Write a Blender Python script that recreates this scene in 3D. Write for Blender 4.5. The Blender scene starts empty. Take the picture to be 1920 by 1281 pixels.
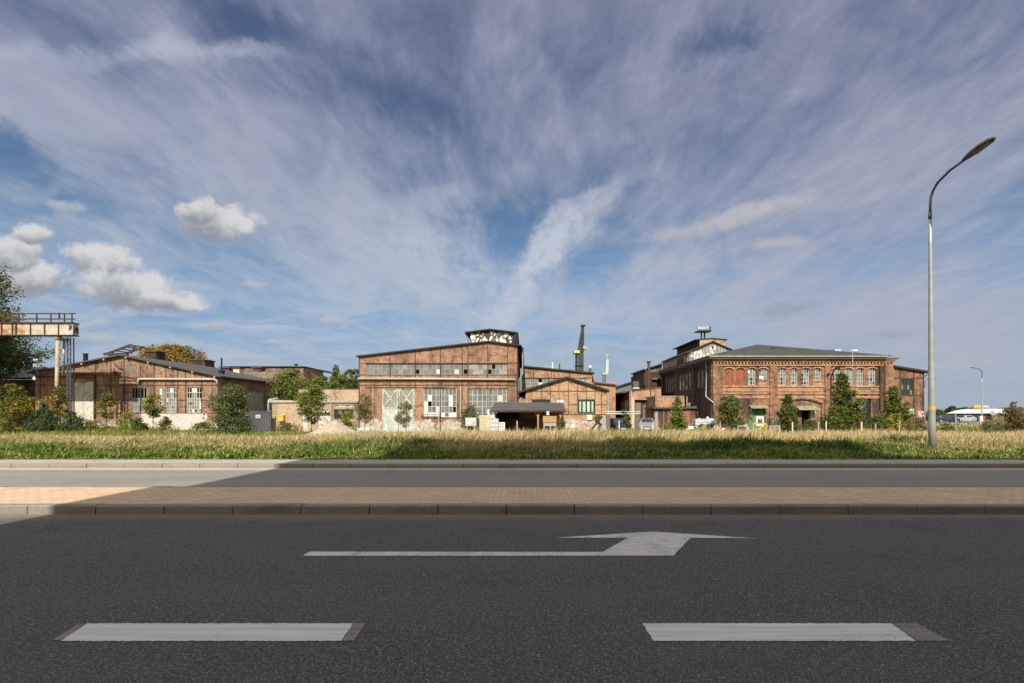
import bpy, math, random
import numpy as np
from mathutils import Vector, Matrix
R = math.radians
rng = np.random.default_rng(7)
random.seed(7)
scene = bpy.context.scene
COL = scene.collection
# measuring aids: focal length and principal point in photo pixels, camera height
FL, PX, HY, CAMH = 907.0, 985.0, 772.0, 1.5
G0, G = 0.10, -0.65            # ground beside the road, and at the halls: the meadow falls away in between
def ground_z(y):
    t = np.clip((np.asarray(y, float) - 17.0) / 22.0, 0, 1); return G0 + (G - G0) * t * t * (3 - 2 * t)
EXPO, SKY_V, FILL_VEIL = 0.25, .8, (.66,.61,.55)  # last one: colour of the cloud layer added overhead to fill the shade
SUN_EL, SUN_AZ = 40.0, 3.5     # the sun stands behind the camera, a little to its left
def wx(x, Y): return (x - PX) * Y / FL
def wz(y, Y): return CAMH + (HY - y) * Y / FL

# ------------------------------------------------------------------ mesh builder
class MB:
    def __init__(s): s.v = []; s.f = []; s.m = []
    def poly(s, pts, mi=0):
        b = len(s.v); s.v += [tuple(p) for p in pts]; s.f.append(tuple(range(b, b + len(pts)))); s.m.append(mi)
    def box(s, x0, x1, y0, y1, z0, z1, mi=0):
        b = len(s.v)
        s.v += [(x0,y0,z0),(x1,y0,z0),(x1,y1,z0),(x0,y1,z0),(x0,y0,z1),(x1,y0,z1),(x1,y1,z1),(x0,y1,z1)]
        for f in ((0,3,2,1),(4,5,6,7),(0,1,5,4),(1,2,6,5),(2,3,7,6),(3,0,4,7)):
            s.f.append(tuple(b + i for i in f)); s.m.append(mi)
    def hexa(s, P, mi=0):           # 8 points: bottom four, top four
        b = len(s.v); s.v += [tuple(p) for p in P]
        for f in ((0,3,2,1),(4,5,6,7),(0,1,5,4),(1,2,6,5),(2,3,7,6),(3,0,4,7)):
            s.f.append(tuple(b + i for i in f)); s.m.append(mi)
    def prism(s, pts, d, mi=0):     # polygon extruded by the vector d
        n = len(pts); b = len(s.v); d = Vector(d)
        s.v += [tuple(p) for p in pts] + [tuple(Vector(p) + d) for p in pts]
        s.f.append(tuple(range(b + n - 1, b - 1, -1))); s.m.append(mi)
        s.f.append(tuple(range(b + n, b + 2 * n))); s.m.append(mi)
        for i in range(n):
            j = (i + 1) % n
            s.f.append((b + i, b + j, b + n + j, b + n + i)); s.m.append(mi)
    def bar(s, p0, p1, w, h=None, mi=0):
        p0 = Vector(p0); p1 = Vector(p1); d = (p1 - p0).normalized(); h = h or w
        a = d.cross(Vector((0,0,1)))
        if a.length < 1e-3: a = Vector((1,0,0))
        a.normalize(); c = a.cross(d).normalized()
        a *= w / 2; c *= h / 2
        s.hexa([p0-a-c, p0+a-c, p0+a+c, p0-a+c, p1-a-c, p1+a-c, p1+a+c, p1-a+c], mi)
    def tube(s, pts, r, n=8, mi=0, cap=True):
        pts = [Vector(p) for p in pts]; k = len(pts)
        rr = r if isinstance(r, (list, tuple)) else [r] * k
        b = len(s.v); up = Vector((0,0,1))
        for i, p in enumerate(pts):
            d = (pts[min(i+1,k-1)] - pts[max(i-1,0)]).normalized()
            a = d.cross(up)
            if a.length < 1e-2: a = d.cross(Vector((0,1,0)))
            a.normalize(); c = d.cross(a)
            for j in range(n):
                t = 2 * math.pi * j / n
                s.v.append(tuple(p + a * (rr[i] * math.cos(t)) + c * (rr[i] * math.sin(t))))
        for i in range(k - 1):
            for j in range(n):
                q = (j + 1) % n
                s.f.append((b+i*n+j, b+i*n+q, b+(i+1)*n+q, b+(i+1)*n+j)); s.m.append(mi)
        if cap:
            s.f.append(tuple(range(b + n - 1, b - 1, -1))); s.m.append(mi)
            s.f.append(tuple(range(b + (k-1)*n, b + k*n))); s.m.append(mi)
    def build(s, name, mats, parent=None, smooth=False, off=None):
        me = bpy.data.meshes.new(name)
        o = bpy.data.objects.new(name, me); COL.objects.link(o)
        base = Vector((0,0,0))
        if parent is not None:
            o.parent = parent; q = parent
            while q is not None: base += q.location; q = q.parent
        if off is not None:
            o.location = Vector(off) - base; base = Vector(off)
        me.from_pydata([tuple(Vector(v) - base) for v in s.v], [], s.f)
        for m in (mats if isinstance(mats, (list, tuple)) else [mats]): me.materials.append(m)
        me.polygons.foreach_set('material_index', s.m)
        if smooth: me.polygons.foreach_set('use_smooth', [True] * len(s.f))
        me.update()
        return o

def tag(o, label=None, cat=None, group=None, kind=None):
    if label: o['label'] = label
    if cat: o['category'] = cat
    if group: o['group'] = group
    if kind: o['kind'] = kind
    return o
def thing(name, loc, label, cat, group=None):
    o = bpy.data.objects.new(name, None); o.location = loc; o.empty_display_size = .3
    COL.objects.link(o); return tag(o, label, cat, group)
def copy_tree(o, loc=None, parent=None):
    c = o.copy(); COL.objects.link(c)
    if parent is not None: c.parent = parent
    if loc is not None: c.location = loc
    for ch in o.children: copy_tree(ch, None, c)
    return c

class Frame:                        # u along the wall, v up, w outwards
    def __init__(s, o, U, N): s.o = Vector(o); s.U = Vector(U); s.N = Vector(N); s.Z = Vector((0,0,1))
    def p(s, u, v, w=0): return s.o + s.U * u + s.Z * v + s.N * w
    def quad(s, mb, u0, u1, v0, v1, w=0, mi=0):
        mb.poly([s.p(u0,v0,w), s.p(u1,v0,w), s.p(u1,v1,w), s.p(u0,v1,w)], mi)
    def box(s, mb, u0, u1, v0, v1, w0, w1, mi=0):
        mb.hexa([s.p(u0,v0,w0), s.p(u1,v0,w0), s.p(u1,v0,w1), s.p(u0,v0,w1),
                 s.p(u0,v1,w0), s.p(u1,v1,w0), s.p(u1,v1,w1), s.p(u0,v1,w1)], mi)
    def poly(s, mb, pts, w=0, mi=0): mb.poly([s.p(u, v, w) for u, v in pts], mi)
    def slab(s, mb, pts, w0, w1, mi=0): mb.prism([s.p(u, v, w0) for u, v in pts], s.N * (w1 - w0), mi)
def front(Y): return Frame((0,Y,0), (1,0,0), (0,-1,0))
def left_side(X): return Frame((X,0,0), (0,1,0), (-1,0,0))
def right_side(X): return Frame((X,0,0), (0,1,0), (1,0,0))

def wall(mb, fr, u0, u1, v0, v1, holes=(), reveal=.2, mi=0):
    us = sorted({u0, u1, *[h[0] for h in holes], *[h[1] for h in holes]})
    vs = sorted({v0, v1, *[h[2] for h in holes], *[h[3] for h in holes]})
    us = [u for u in us if u0 <= u <= u1]; vs = [v for v in vs if v0 <= v <= v1]
    for a, b in zip(us, us[1:]):
        for c, d in zip(vs, vs[1:]):
            um, vm = (a+b)/2, (c+d)/2
            if any(h[0] < um < h[1] and h[2] < vm < h[3] for h in holes): continue
            fr.quad(mb, a, b, c, d, 0, mi)
    for h in holes:
        a, b, c, d = h[:4]
        for (p, q) in (((a,c),(b,c)), ((b,c),(b,d)), ((b,d),(a,d)), ((a,d),(a,c))):
            mb.poly([fr.p(*p), fr.p(*q), fr.p(*q, -reveal), fr.p(*p, -reveal)], mi)
        if len(h) > 4 and h[4]:     # segmental arch: fill the corners above the curve
            ar, n = h[4], 8
            rise = lambda t: d - ar * (2*t - 1) ** 2
            L = [(a + (b-a)*i/n, rise(i/n)) for i in range(n + 1)]
            half = n // 2
            fr.poly(mb, [(a, d)] + L[:half+1][:], 0, mi)
            fr.poly(mb, L[half:] + [(b, d)], 0, mi)
            for p, q in zip(L, L[1:]):
                mb.poly([fr.p(*p), fr.p(*q), fr.p(*q, -reveal), fr.p(*p, -reveal)], mi)

def window(parent, fr, u0, u1, v0, v1, nx, rows, fmat, pmats, pick=None, bar=.05, edge=.07, depth=.1, name='window',
           label=None, arch=0, xs=None):
    """frame with bars as the part, its panes as one sub-part; rows = heights as fractions from the bottom"""
    mb = MB()
    fr.box(mb, u0, u0+edge, v0, v1, -depth-.03, -depth+.032); fr.box(mb, u1-edge, u1, v0, v1, -depth-.03, -depth+.032)
    fr.box(mb, u0, u1, v0, v0+edge, -depth-.027, -depth+.035)
    if arch:
        n = 8
        for i in range(n):
            t0, t1 = i/n, (i+1)/n
            y0 = v1 - arch*(2*t0-1)**2; y1 = v1 - arch*(2*t1-1)**2
            a, b = u0+(u1-u0)*t0, u0+(u1-u0)*t1
            mb.prism([fr.p(a,y0-edge,-depth-.027), fr.p(b,y1-edge,-depth-.027), fr.p(b,y1,-depth-.027), fr.p(a,y0,-depth-.027)], fr.N*.064)
    else:
        fr.box(mb, u0, u1, v1-edge, v1, -depth-.027, -depth+.035)
    us = xs or [u0 + (u1-u0)*i/nx for i in range(nx+1)]
    nx = len(us) - 1
    tot = sum(rows); vs = [v0]
    for r in rows: vs.append(vs[-1] + (v1-v0)*r/tot)
    for u in us[1:-1]: fr.box(mb, u-bar/2, u+bar/2, v0, v1-arch*.2, -depth-.024, -depth+.026)
    for v in vs[1:-1]: fr.box(mb, u0, u1, v-bar/2, v+bar/2, -depth-.02, -depth+.02)
    w = mb.build(name, fmat, parent)
    if label: w['label'] = label
    pb = MB()
    for i in range(nx):
        for j in range(len(rows)):
            mi = pick(i, j) if pick else (int(rng.integers(0, len(pmats))))
            tilt = -depth - .005 + .006 * random.random()
            pb.poly([fr.p(us[i],vs[j],-depth-.003), fr.p(us[i+1],vs[j],tilt), fr.p(us[i+1],vs[j+1],tilt), fr.p(us[i],vs[j+1],-depth-.003)], mi)
    pb.build('pane', pmats, w)
    return w

# ------------------------------------------------------------------ materials
class NT:
    def __init__(s, tree): s.t = tree; tree.nodes.clear()
    def __call__(s, typ, ins=None, **props):
        n = s.t.nodes.new(typ)
        for k, v in props.items(): setattr(n, k, v)
        for k, v in (ins or {}).items():
            if isinstance(v, bpy.types.NodeSocket): s.t.links.new(v, n.inputs[k])
            elif isinstance(v, bpy.types.Node): s.t.links.new(v.outputs[0], n.inputs[k])
            else: n.inputs[k].default_value = v
        return n
    def math(s, op, a, b=0.0, c=None, clamp=False):
        ins = {0: a, 1: b}
        if c is not None: ins[2] = c
        return s('ShaderNodeMath', ins, operation=op, use_clamp=clamp).outputs[0]
    def mix(s, f, a, b, blend='MIX'):
        n = s('ShaderNodeMix', data_type='RGBA', blend_type=blend)
        for i, v in ((0, f), (6, a), (7, b)):
            if isinstance(v, bpy.types.NodeSocket): s.t.links.new(v, n.inputs[i])
            else: n.inputs[i].default_value = v if (i == 0 or len(v) == 4) else (*v, 1)
        return n.outputs[2]
    def noise(s, vec, scale, detail=4, rough=.55, dist=0.0):
        return s('ShaderNodeTexNoise', {'Vector': vec, 'Scale': scale, 'Detail': detail, 'Roughness': rough, 'Distortion': dist}).outputs[0]
    def ramp(s, v, lo, hi, a=0.0, b=1.0):
        return s('ShaderNodeMapRange', {0: v, 1: lo, 2: hi, 3: a, 4: b}, interpolation_type='SMOOTHSTEP', clamp=True).outputs[0]
    def mapping(s, vec, loc=(0,0,0), rot=(0,0,0), scale=(1,1,1)):
        return s('ShaderNodeMapping', {'Vector': vec, 'Location': loc, 'Rotation': rot, 'Scale': scale}).outputs[0]
def c4(c): return (*c, 1.0) if len(c) == 3 else c
def new_mat(name):
    m = bpy.data.materials.new(name); m.use_nodes = True
    n = NT(m.node_tree); out = n('ShaderNodeOutputMaterial'); b = n('ShaderNodeBsdfPrincipled')
    m.node_tree.links.new(b.outputs[0], out.inputs[0])
    return m, n, b
def setc(n, b, sock): n.t.links.new(sock, b.inputs['Base Color'])
def bump(n, b, h, strength=.3, dist=.01):
    bn = n('ShaderNodeBump', {'Height': h, 'Strength': strength, 'Distance': dist})
    n.t.links.new(bn.outputs[0], b.inputs['Normal'])

def mat(name, col, var=.18, scale=4.0, rough=.8, metal=0.0, spec=.3, stretch=(1,1,1), bmp=0):
    m, n, b = new_mat(name)
    pos = n('ShaderNodeNewGeometry').outputs[0]
    v = n.mapping(pos, scale=stretch)
    f = n.noise(v, scale, 5, .6); g = n.noise(v, scale * .17, 3)
    a = n.math('ADD', n.math('MULTIPLY', f, .6), n.math('MULTIPLY', g, .4))
    k = n.ramp(a, .3, .7)
    lo = tuple(c * (1 - var) for c in col); hi = tuple(min(1, c * (1 + var)) for c in col)
    setc(n, b, n.mix(k, lo, hi))
    b.inputs['Roughness'].default_value = rough; b.inputs['Metallic'].default_value = metal
    b.inputs['Specular IOR Level'].default_value = spec
    if bmp: bump(n, b, f, bmp)
    return m
def patchy(name, c1, c2, scale=1.5, thr=.5, soft=.06, rough=.8, stretch=(1,1,1), metal=0.0):
    """paint c1 with patches (rust, dirt, peeled paint) of c2"""
    m, n, b = new_mat(name)
    pos = n('ShaderNodeNewGeometry').outputs[0]
    v = n.mapping(pos, scale=stretch)
    f = n.noise(v, scale, 7, .65, .4); g = n.noise(v, scale * 5, 4)
    k = n.ramp(f, thr - soft, thr + soft)
    base = n.mix(k, c1, c2)
    setc(n, b, n.mix(n.ramp(g, .3, .7, 0, .35), base, (.06, .055, .05)))
    b.inputs['Roughness'].default_value = rough; b.inputs['Metallic'].default_value = metal
    b.inputs['Specular IOR Level'].default_value = .25
    return m

def brick(name, c1, c2, mortar, soot=.35, plaster=None, pcol=(.62,.55,.47), streak=.5, sc=1.0, wear=1.0):
    m, n, b = new_mat(name)
    pos = n('ShaderNodeNewGeometry').outputs[0]
    s = n('ShaderNodeSeparateXYZ', {0: pos})
    u = n.math('ADD', s.outputs[0], s.outputs[1])
    v = n('ShaderNodeCombineXYZ', {0: u, 1: s.outputs[2], 2: 0.0}).outputs[0]
    bt = n('ShaderNodeTexBrick', {'Vector': v, 'Color1': c4(c1), 'Color2': c4(c2), 'Mortar': c4(mortar), 'Scale': 1.0, 'Mortar Size': .010,
        'Mortar Smooth': .3, 'Bias': 0.0, 'Brick Width': .27 * sc, 'Row Height': .085 * sc})
    col = bt.outputs[0]
    ln = n.noise(n.mapping(v, scale=(1.1, 7.0, 1)), 1.0, 5, .7)            # courses that differ in firing
    col = n.mix(n.ramp(ln, .38, .64, 0, streak), col, tuple(min(1, x * 1.5 + .03) for x in c1))
    pt = n.noise(v, 1.7, 6, .7)
    col = n.mix(n.ramp(pt, .47, .66, 0, .75 * wear), col, tuple(x * .42 for x in c2))
    fl = n.noise(n.mapping(v, scale=(1, 2.2, 1)), 5.5, 4, .8)
    col = n.mix(n.ramp(fl, .52, .66, 0, .6 * wear), col, tuple(x * .38 for x in c2))
    col = n.mix(n.ramp(fl, .48, .34, 0, .5 * wear), col, tuple(min(1, x * 1.55 + .04) for x in c1))
    lt = n.noise(n.mapping(v, loc=(7, 3, 0)), 2.6, 6, .75)
    col = n.mix(n.ramp(lt, .55, .68, 0, .6 * wear), col, (.52, .42, .33))
    st = n.noise(n.mapping(v, scale=(1.0, .28, 1)), .55, 6, .65)           # soot and damp
    col = n.mix(n.ramp(n.math('ADD', st, n.math('MULTIPLY', n.math('SUBTRACT', fl, .5), .3)), .43, .64, 0, min(.92, soot * 1.25)), col, (.045, .035, .03))
    if plaster:
        zl, zh, thr = plaster
        pn = n.noise(n.mapping(v, scale=(.8, 1.0, 1)), .9, 7, .62)
        zf = n.math('MULTIPLY', n.ramp(s.outputs[2], zh, zl), .5)
        pn = n.math('ADD', pn, n.math('MULTIPLY', n.math('SUBTRACT', n.noise(v, 4.5, 5, .7), .5), .35)); k = n.ramp(n.math('ADD', pn, zf), thr, thr + .05)
        pc = n.mix(n.ramp(n.noise(v, 2.6, 8, .75), .38, .62), tuple(x * .45 for x in pcol), pcol)
        col = n.mix(k, col, pc)
    setc(n, b, col)
    b.inputs['Roughness'].default_value = .92; b.inputs['Specular IOR Level'].default_value = .15
    bump(n, b, bt.outputs[1], -.25, .006)
    return m

M = {}
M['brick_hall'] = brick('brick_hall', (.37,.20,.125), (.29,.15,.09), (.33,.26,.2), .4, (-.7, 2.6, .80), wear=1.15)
M['brick_left'] = brick('brick_left', (.335,.20,.135), (.255,.145,.095), (.33,.26,.2), .55, (-.7, 1.6, .80), wear=1.25)
M['brick_gable'] = brick('brick_gable', (.46,.29,.165), (.38,.215,.115), (.42,.33,.24), .18, (-.7, 2.2, .70), (.66,.53,.43))
M['brick_arcade'] = brick('brick_arcade', (.30,.15,.088), (.20,.095,.058), (.24,.18,.14), .75, (-.7, 1.4, .86))
M['brick_dark_shaded'] = brick('brick_dark_shaded', (.125,.062,.045), (.08,.042,.032), (.1,.075,.06), .7)  # shade of the side walls put into the colour; dark chimneys too
M['brick_orange'] = brick('brick_orange', (.44,.25,.145), (.34,.18,.1), (.36,.28,.2), .4)
M['brick_trim'] = brick('brick_trim', (.45,.25,.14), (.33,.17,.09), (.3,.23,.17), .3)
M['brick_tan'] = brick('brick_tan', (.43,.325,.215), (.36,.26,.165), (.42,.35,.26), .3, wear=.35)
M['brick_back'] = brick('brick_back', (.30,.17,.12), (.24,.13,.09), (.3,.24,.19), .45)
M['steel'] = mat('steel', (.07,.045,.035), .3, 3, .75)
M['roof_felt'] = mat('roof_felt', (.085,.085,.088), .22, 1.2, .85, bmp=.1)
M['roof_dark'] = mat('roof_dark', (.045,.042,.04), .3, 1.5, .85)
M['roof_green'] = mat('roof_green', (.062,.064,.06), .35, 1.1, .7)
M['fascia'] = mat('fascia', (.13,.12,.10), .2, 2, .7)
M['frame_white'] = mat('frame_white', (.52,.52,.47), .2, 5, .6)
M['frame_grey'] = mat('frame_grey', (.33,.33,.29), .25, 5, .7)
M['frame_green'] = mat('frame_green', (.035,.05,.04), .2, 4, .5)
def glass(name, col, rough=.25, spec=.5):
    return mat(name, col, .3, 1.3, rough, 0, spec)
M['g_grey'] = glass('glass_grey', (.17,.19,.185)); M['g_blue'] = glass('glass_blue', (.135,.16,.165))
M['g_green'] = glass('glass_green', (.185,.205,.175)); M['g_dark'] = glass('glass_dark', (.03,.035,.035))
M['g_pale'] = glass('glass_pale', (.28,.29,.255), .5); M['g_brown'] = glass('glass_brown', (.2,.16,.13), .5)
M['hole'] = mat('dark_hole', (.008,.008,.008), .1, 3, .9, spec=0)
M['board_white'] = mat('board_white', (.68,.68,.66), .15, 2, .7)
M['board_cream'] = mat('board_cream', (.62,.53,.38), .15, 2, .7)
M['g_mint'] = glass('glass_mint', (.42,.52,.40), .45); M['g_ice'] = glass('glass_ice', (.45,.53,.55), .4)
PN = [M['g_grey'], M['g_blue'], M['g_green'], M['g_grey'], M['g_brown'], M['g_pale'], M['hole'], M['board_white'], M['board_cream'], M['g_dark']]
M['cream_pipe'] = mat('cream_pipe', (.52,.44,.34), .2, 3, .6)
M['grey_pipe'] = mat('grey_pipe', (.40,.42,.42), .2, 3, .45, .3)
M['rust_red'] = patchy('rust_red', (.22,.07,.045), (.12,.05,.035), 2, .5, .1)
M['concrete'] = mat('concrete', (.42,.38,.33), .2, 3, .9)
M['white_wash'] = patchy('white_wash', (.68,.64,.57), (.40,.30,.23), 1.6, .6, .05)
M['timber'] = mat('timber', (.40,.21,.105), .25, 5, .8)
M['timber_dark'] = mat('timber_dark', (.075,.045,.03), .35, 3, .9)
M['ply'] = mat('plywood', (.42,.27,.11), .15, 3, .8)
M['stake'] = mat('stake_wood', (.42,.36,.28), .2, 6, .9)
M['white_plastic'] = mat('white_plastic', (.72,.73,.72), .1, 3, .5)
M['black'] = mat('black_metal', (.02,.02,.022), .2, 3, .5)
M['galv'] = mat('galvanised', (.40,.42,.40), .15, 4, .5, .35)
# ------------------------------------------------------------------ ground, roads, kerbs
YK0, YK1, YR1, YK2, YW = 7.07, 7.26, 8.90, 12.83, 14.06
def asphalt(name, base, speck, gr, dust_y=None, dust=(.30,.26,.21)):
    m, n, b = new_mat(name)
    pos = n('ShaderNodeNewGeometry').outputs[0]
    fine = n.noise(pos, 95, 3, .7); mid = n.noise(pos, 38, 3, .7)
    vor = n('ShaderNodeTexVoronoi', {'Vector': pos, 'Scale': 135.0, 'Randomness': 1.0})
    chips = n('ShaderNodeSeparateXYZ', {0: vor.outputs[1]}).outputs[0]
    k = n.ramp(n.math('ADD', n.math('MULTIPLY', fine, .55), n.math('MULTIPLY', mid, .45)), .32, .68)
    col = n.mix(k, tuple(c * (1 - gr) for c in base), tuple(c * (1 + gr) for c in base))
    col = n.mix(n.ramp(chips, .88, .93, 0, .6), col, speck)
    dk = n('ShaderNodeSeparateXYZ', {0: vor.outputs[1]}).outputs[1]
    col = n.mix(n.ramp(dk, .8, .9, 0, .65), col, tuple(c * .35 for c in base))
    big = n.noise(n.mapping(pos, scale=(.35, 1.4, 1)), .7, 5, .6)           # worn tracks along the lane
    col = n.mix(n.ramp(big, .35, .7, 0, .3), col, tuple(c * 1.5 for c in base))
    stain = n.noise(pos, 1.1, 5, .65)
    col = n.mix(n.ramp(stain, .56, .75, 0, .4), col, tuple(c * .45 for c in base))
    if dust_y:
        y = n('ShaderNodeSeparateXYZ', {0: pos}).outputs[1]
        yy = n.math('ADD', y, n.math('MULTIPLY', n.math('SUBTRACT', n.noise(pos, 2.2, 5), .5), dust_y[2]))
        col = n.mix(n.ramp(yy, dust_y[0], dust_y[1], 0, .75), col, dust)
    setc(n, b, col)
    b.inputs['Roughness'].default_value = .88; b.inputs['Specular IOR Level'].default_value = .25
    bump(n, b, n.math('ADD', fine, vor.outputs[0]), .55, .006)
    return m
M['asphalt_near'] = asphalt('asphalt_near', (.100,.097,.098), (.40,.39,.38), .75, (6.55, 7.1, .5), (.26,.225,.2))
M['asphalt_far'] = asphalt('asphalt_far', (.25,.238,.217), (.4,.38,.34), .25, (9.6, 8.7, .5), (.34,.3,.25))

def kerb_mat():
    m, n, b = new_mat('kerb_concrete')
    pos = n('ShaderNodeNewGeometry').outputs[0]
    f = n.noise(pos, 40, 4, .7); g = n.noise(n.mapping(pos, scale=(.6, 1, 2)), 2.2, 5)
    col = n.mix(n.ramp(f, .3, .7), (.21,.185,.155), (.34,.30,.255))
    col = n.mix(n.ramp(g, .45, .75, 0, .55), col, (.14,.11,.09))
    cell = n('ShaderNodeTexWhiteNoise', {'W': n.math('FLOOR', n.math('ADD', n('ShaderNodeSeparateXYZ', {0: pos}).outputs[0], .07))}, noise_dimensions='1D').outputs[0]
    col = n.mix(n.math('MULTIPLY', cell, .3), col, (.19,.17,.15))
    setc(n, b, col); b.inputs['Roughness'].default_value = .9; bump(n, b, f, .3, .004)
    return m
M['kerb'] = kerb_mat()

def paver_mat():
    m, n, b = new_mat('block_paving')
    pos = n('ShaderNodeNewGeometry').outputs[0]
    bt = n('ShaderNodeTexBrick', {'Vector': n.mapping(pos, rot=(0,0,0)), 'Color1': (.72,.52,.325,1), 'Color2': (.59,.415,.26,1), 'Mortar': (.27,.19,.135,1),
        'Scale': 1.0, 'Mortar Size': .006, 'Mortar Smooth': .2, 'Bias': 0.0, 'Brick Width': .2, 'Row Height': .1})
    g = n.noise(pos, 1.3, 5, .6); f = n.noise(pos, 55, 3, .7)
    col = n.mix(n.ramp(g, .4, .7, 0, .35), bt.outputs[0], (.33,.26,.19))
    col = n.mix(n.ramp(f, .3, .7, 0, .3), col, (.6,.47,.33))
    setc(n, b, col); b.inputs['Roughness'].default_value = .9
    bump(n, b, bt.outputs[1], -.6, .012)
    return m
M['paving'] = paver_mat()
M['gutter'] = mat('gutter_concrete', (.42,.375,.32), .18, 9, .9)
M['walk'] = mat('path_concrete', (.38,.36,.33), .16, 14, .92, bmp=.2)

def soil_mat():
    m, n, b = new_mat('field_soil')
    pos = n('ShaderNodeNewGeometry').outputs[0]
    g = n.noise(pos, .5, 6, .65); f = n.noise(pos, 6, 5, .7)
    col = n.mix(n.ramp(g, .4, .62), (.10,.115,.035), (.27,.205,.10))
    col = n.mix(n.ramp(f, .35, .7, 0, .6), col, (.06,.07,.025))
    setc(n, b, col); b.inputs['Roughness'].default_value = 1.0; b.inputs['Specular IOR Level'].default_value = .05
    return m
M['soil'] = soil_mat()

mb = MB()
BIG = 1500
mb.poly([(-BIG,-BIG,-.02),(BIG,-BIG,-.02),(BIG,YW-.05,-.02),(-BIG,YW-.05,-.02)])
ys = [YW-.05, 17, 19, 21, 23, 25, 27, 29, 31, 33, 35, 37, 39, BIG]
prof = [(YW-.05, -.02)] + [(y, float(ground_z(y))) for y in ys]
for (ya, za), (yb, zb) in zip(prof, prof[1:]): mb.poly([(-BIG,ya,za),(BIG,ya,za),(BIG,yb,zb),(-BIG,yb,zb)])
tag(mb.build('ground', M['soil']), kind='structure')
XE = 160
mb = MB(); mb.poly([(-XE,-4.6,0),(XE,-4.6,0),(XE,YK0,0),(-XE,YK0,0)])
road = tag(mb.build('road', M['asphalt_near']), kind='structure')
mb = MB(); mb.poly([(-XE,YR1,0),(XE,YR1,0),(XE,YK2-.44,0),(-XE,YK2-.44,0)])
road2 = tag(mb.build('far_road', M['asphalt_far']), kind='structure')
mb = MB(); mb.poly([(-XE,YK2-.44,.0),(XE,YK2-.44,.0),(XE,YK2,.006),(-XE,YK2,.006)])
tag(mb.build('road_gutter', M['gutter']), kind='structure')
def kerb_row(name, y0, y1, h, step, x_off, cham=.02):
    mb = MB(); x = -60 + x_off; gap = .007
    while x < 60:
        j = random.uniform(-.004, .004); k = random.uniform(-.003, .003)
        a, b = x + gap, x + step - gap
        mb.hexa([(a,y0+k,-.015),(b,y0+k,-.015),(b,y1,-.015),(a,y1,-.015),(a,y0+k,h-cham+j),(b,y0+k,h-cham+j),(b,y1,h-cham+j),(a,y1,h-cham+j)])
        mb.hexa([(a,y0+k,h-cham+j),(b,y0+k,h-cham+j),(b,y1,h-cham+j),(a,y1,h-cham+j),(a,y0+k+cham,h+j),(b,y0+k+cham,h+j),(b,y1,h+j),(a,y1,h+j)])
        x += step
    return tag(mb.build(name, M['kerb']), kind='structure')
kerb_row('kerb', YK0, YK0+.15, .13, 1.0, .72)
kerb_row('far_kerb', YK2, YK2+.15, .115, 1.0, .36)
kerb_row('edge_kerb', YR1-.09, YR1, .125, 1.0, .5)
mb = MB(); mb.box(-XE, XE, YK0+.155, YR1-.093, -.015, .124)
tag(mb.build('paved_median', M['paving']), kind='structure')
mb = MB(); mb.box(-XE, XE, YK2+.155, YW, -.015, .108)
tag(mb.build('footpath', M['walk']), kind='structure')

# painted markings, sheets a few millimetres above the asphalt
def paint_mat(name, c, wear):
    m, n, b = new_mat(name)
    pos = n('ShaderNodeNewGeometry').outputs[0]
    f = n.noise(pos, 85, 4, .75); g = n.noise(pos, 3.0, 4, .6); s = n.noise(n.mapping(pos, scale=(.5, 14, 1)), 1.6, 4)
    w = n.math('ADD', n.math('MULTIPLY', f, .7), n.math('MULTIPLY', g, .3))
    k = n.ramp(w, wear - .05, wear + .05)
    tone = n.mix(n.ramp(s, .3, .7), tuple(x * .78 for x in c), c)
    setc(n, b, n.mix(k, tone, (.095,.092,.09))); b.inputs['Roughness'].default_value = .7
    bump(n, b, f, .3, .004)
    return m
M['paint'] = paint_mat('road_paint', (.76,.75,.73), .62)
M['paint_worn'] = paint_mat('worn_road_paint', (.74,.72,.69), .565)
M['paint_old'] = paint_mat('old_road_paint', (.29,.262,.235), .53)
def sheet(name, pts, m, z=.004, label=None, parent=road):
    P = []                                  # edges a little ragged where the paint ran into the chippings
    for a, b in zip(pts, pts[1:] + pts[:1]):
        k = max(1, int(math.hypot(b[0]-a[0], b[1]-a[1]) / .018))
        for i in range(k):
            t = i / k; j = 0 if i == 0 else .0045
            P.append((a[0]+(b[0]-a[0])*t + random.uniform(-j,j), a[1]+(b[1]-a[1])*t + random.uniform(-j,j)))
    mb = MB(); mb.poly([(x, y, z) for x, y in P]); o = mb.build(name, m, parent)
    if label: o['label'] = label
    return o
Y0, Y1 = 3.157, 3.42
d = sheet('lane_dash', [(-3.03,Y0),(-1.20,Y0),(-1.22,Y1),(-3.10,Y1)], M['paint'], label='white painted lane dash at the left end of the near lane')
sheet('worn_paint', [(-3.10,Y0+.01),(-3.035,Y0+.01),(-3.105,Y1-.01),(-3.15,Y1-.02)], M['paint_old'], parent=d)
sheet('worn_paint', [(-1.195,Y0+.005),(-1.12,Y0+.005),(-1.13,Y1),(-1.215,Y1)], M['paint_old'], parent=d)
d = sheet('lane_dash', [(.838,Y0),(2.55,Y0),(2.585,Y1),(.826,Y1)], M['paint'], label='white painted lane dash with a faded brown end')
sheet('worn_paint', [(2.555,Y0),(2.78,Y0),(2.765,Y1),(2.59,Y1)], M['paint_old'], parent=d)
sheet('turn_arrow', [(-2.313,5.02),(1.55,5.03),(1.56,5.066),(1.96,5.74),(2.73,5.715),(1.583,6.036),(.352,5.74),(1.215,5.74),(.827,5.16),(-2.31,5.173)],
      M['paint_worn'], label='white left turn arrow painted on the asphalt')

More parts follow.
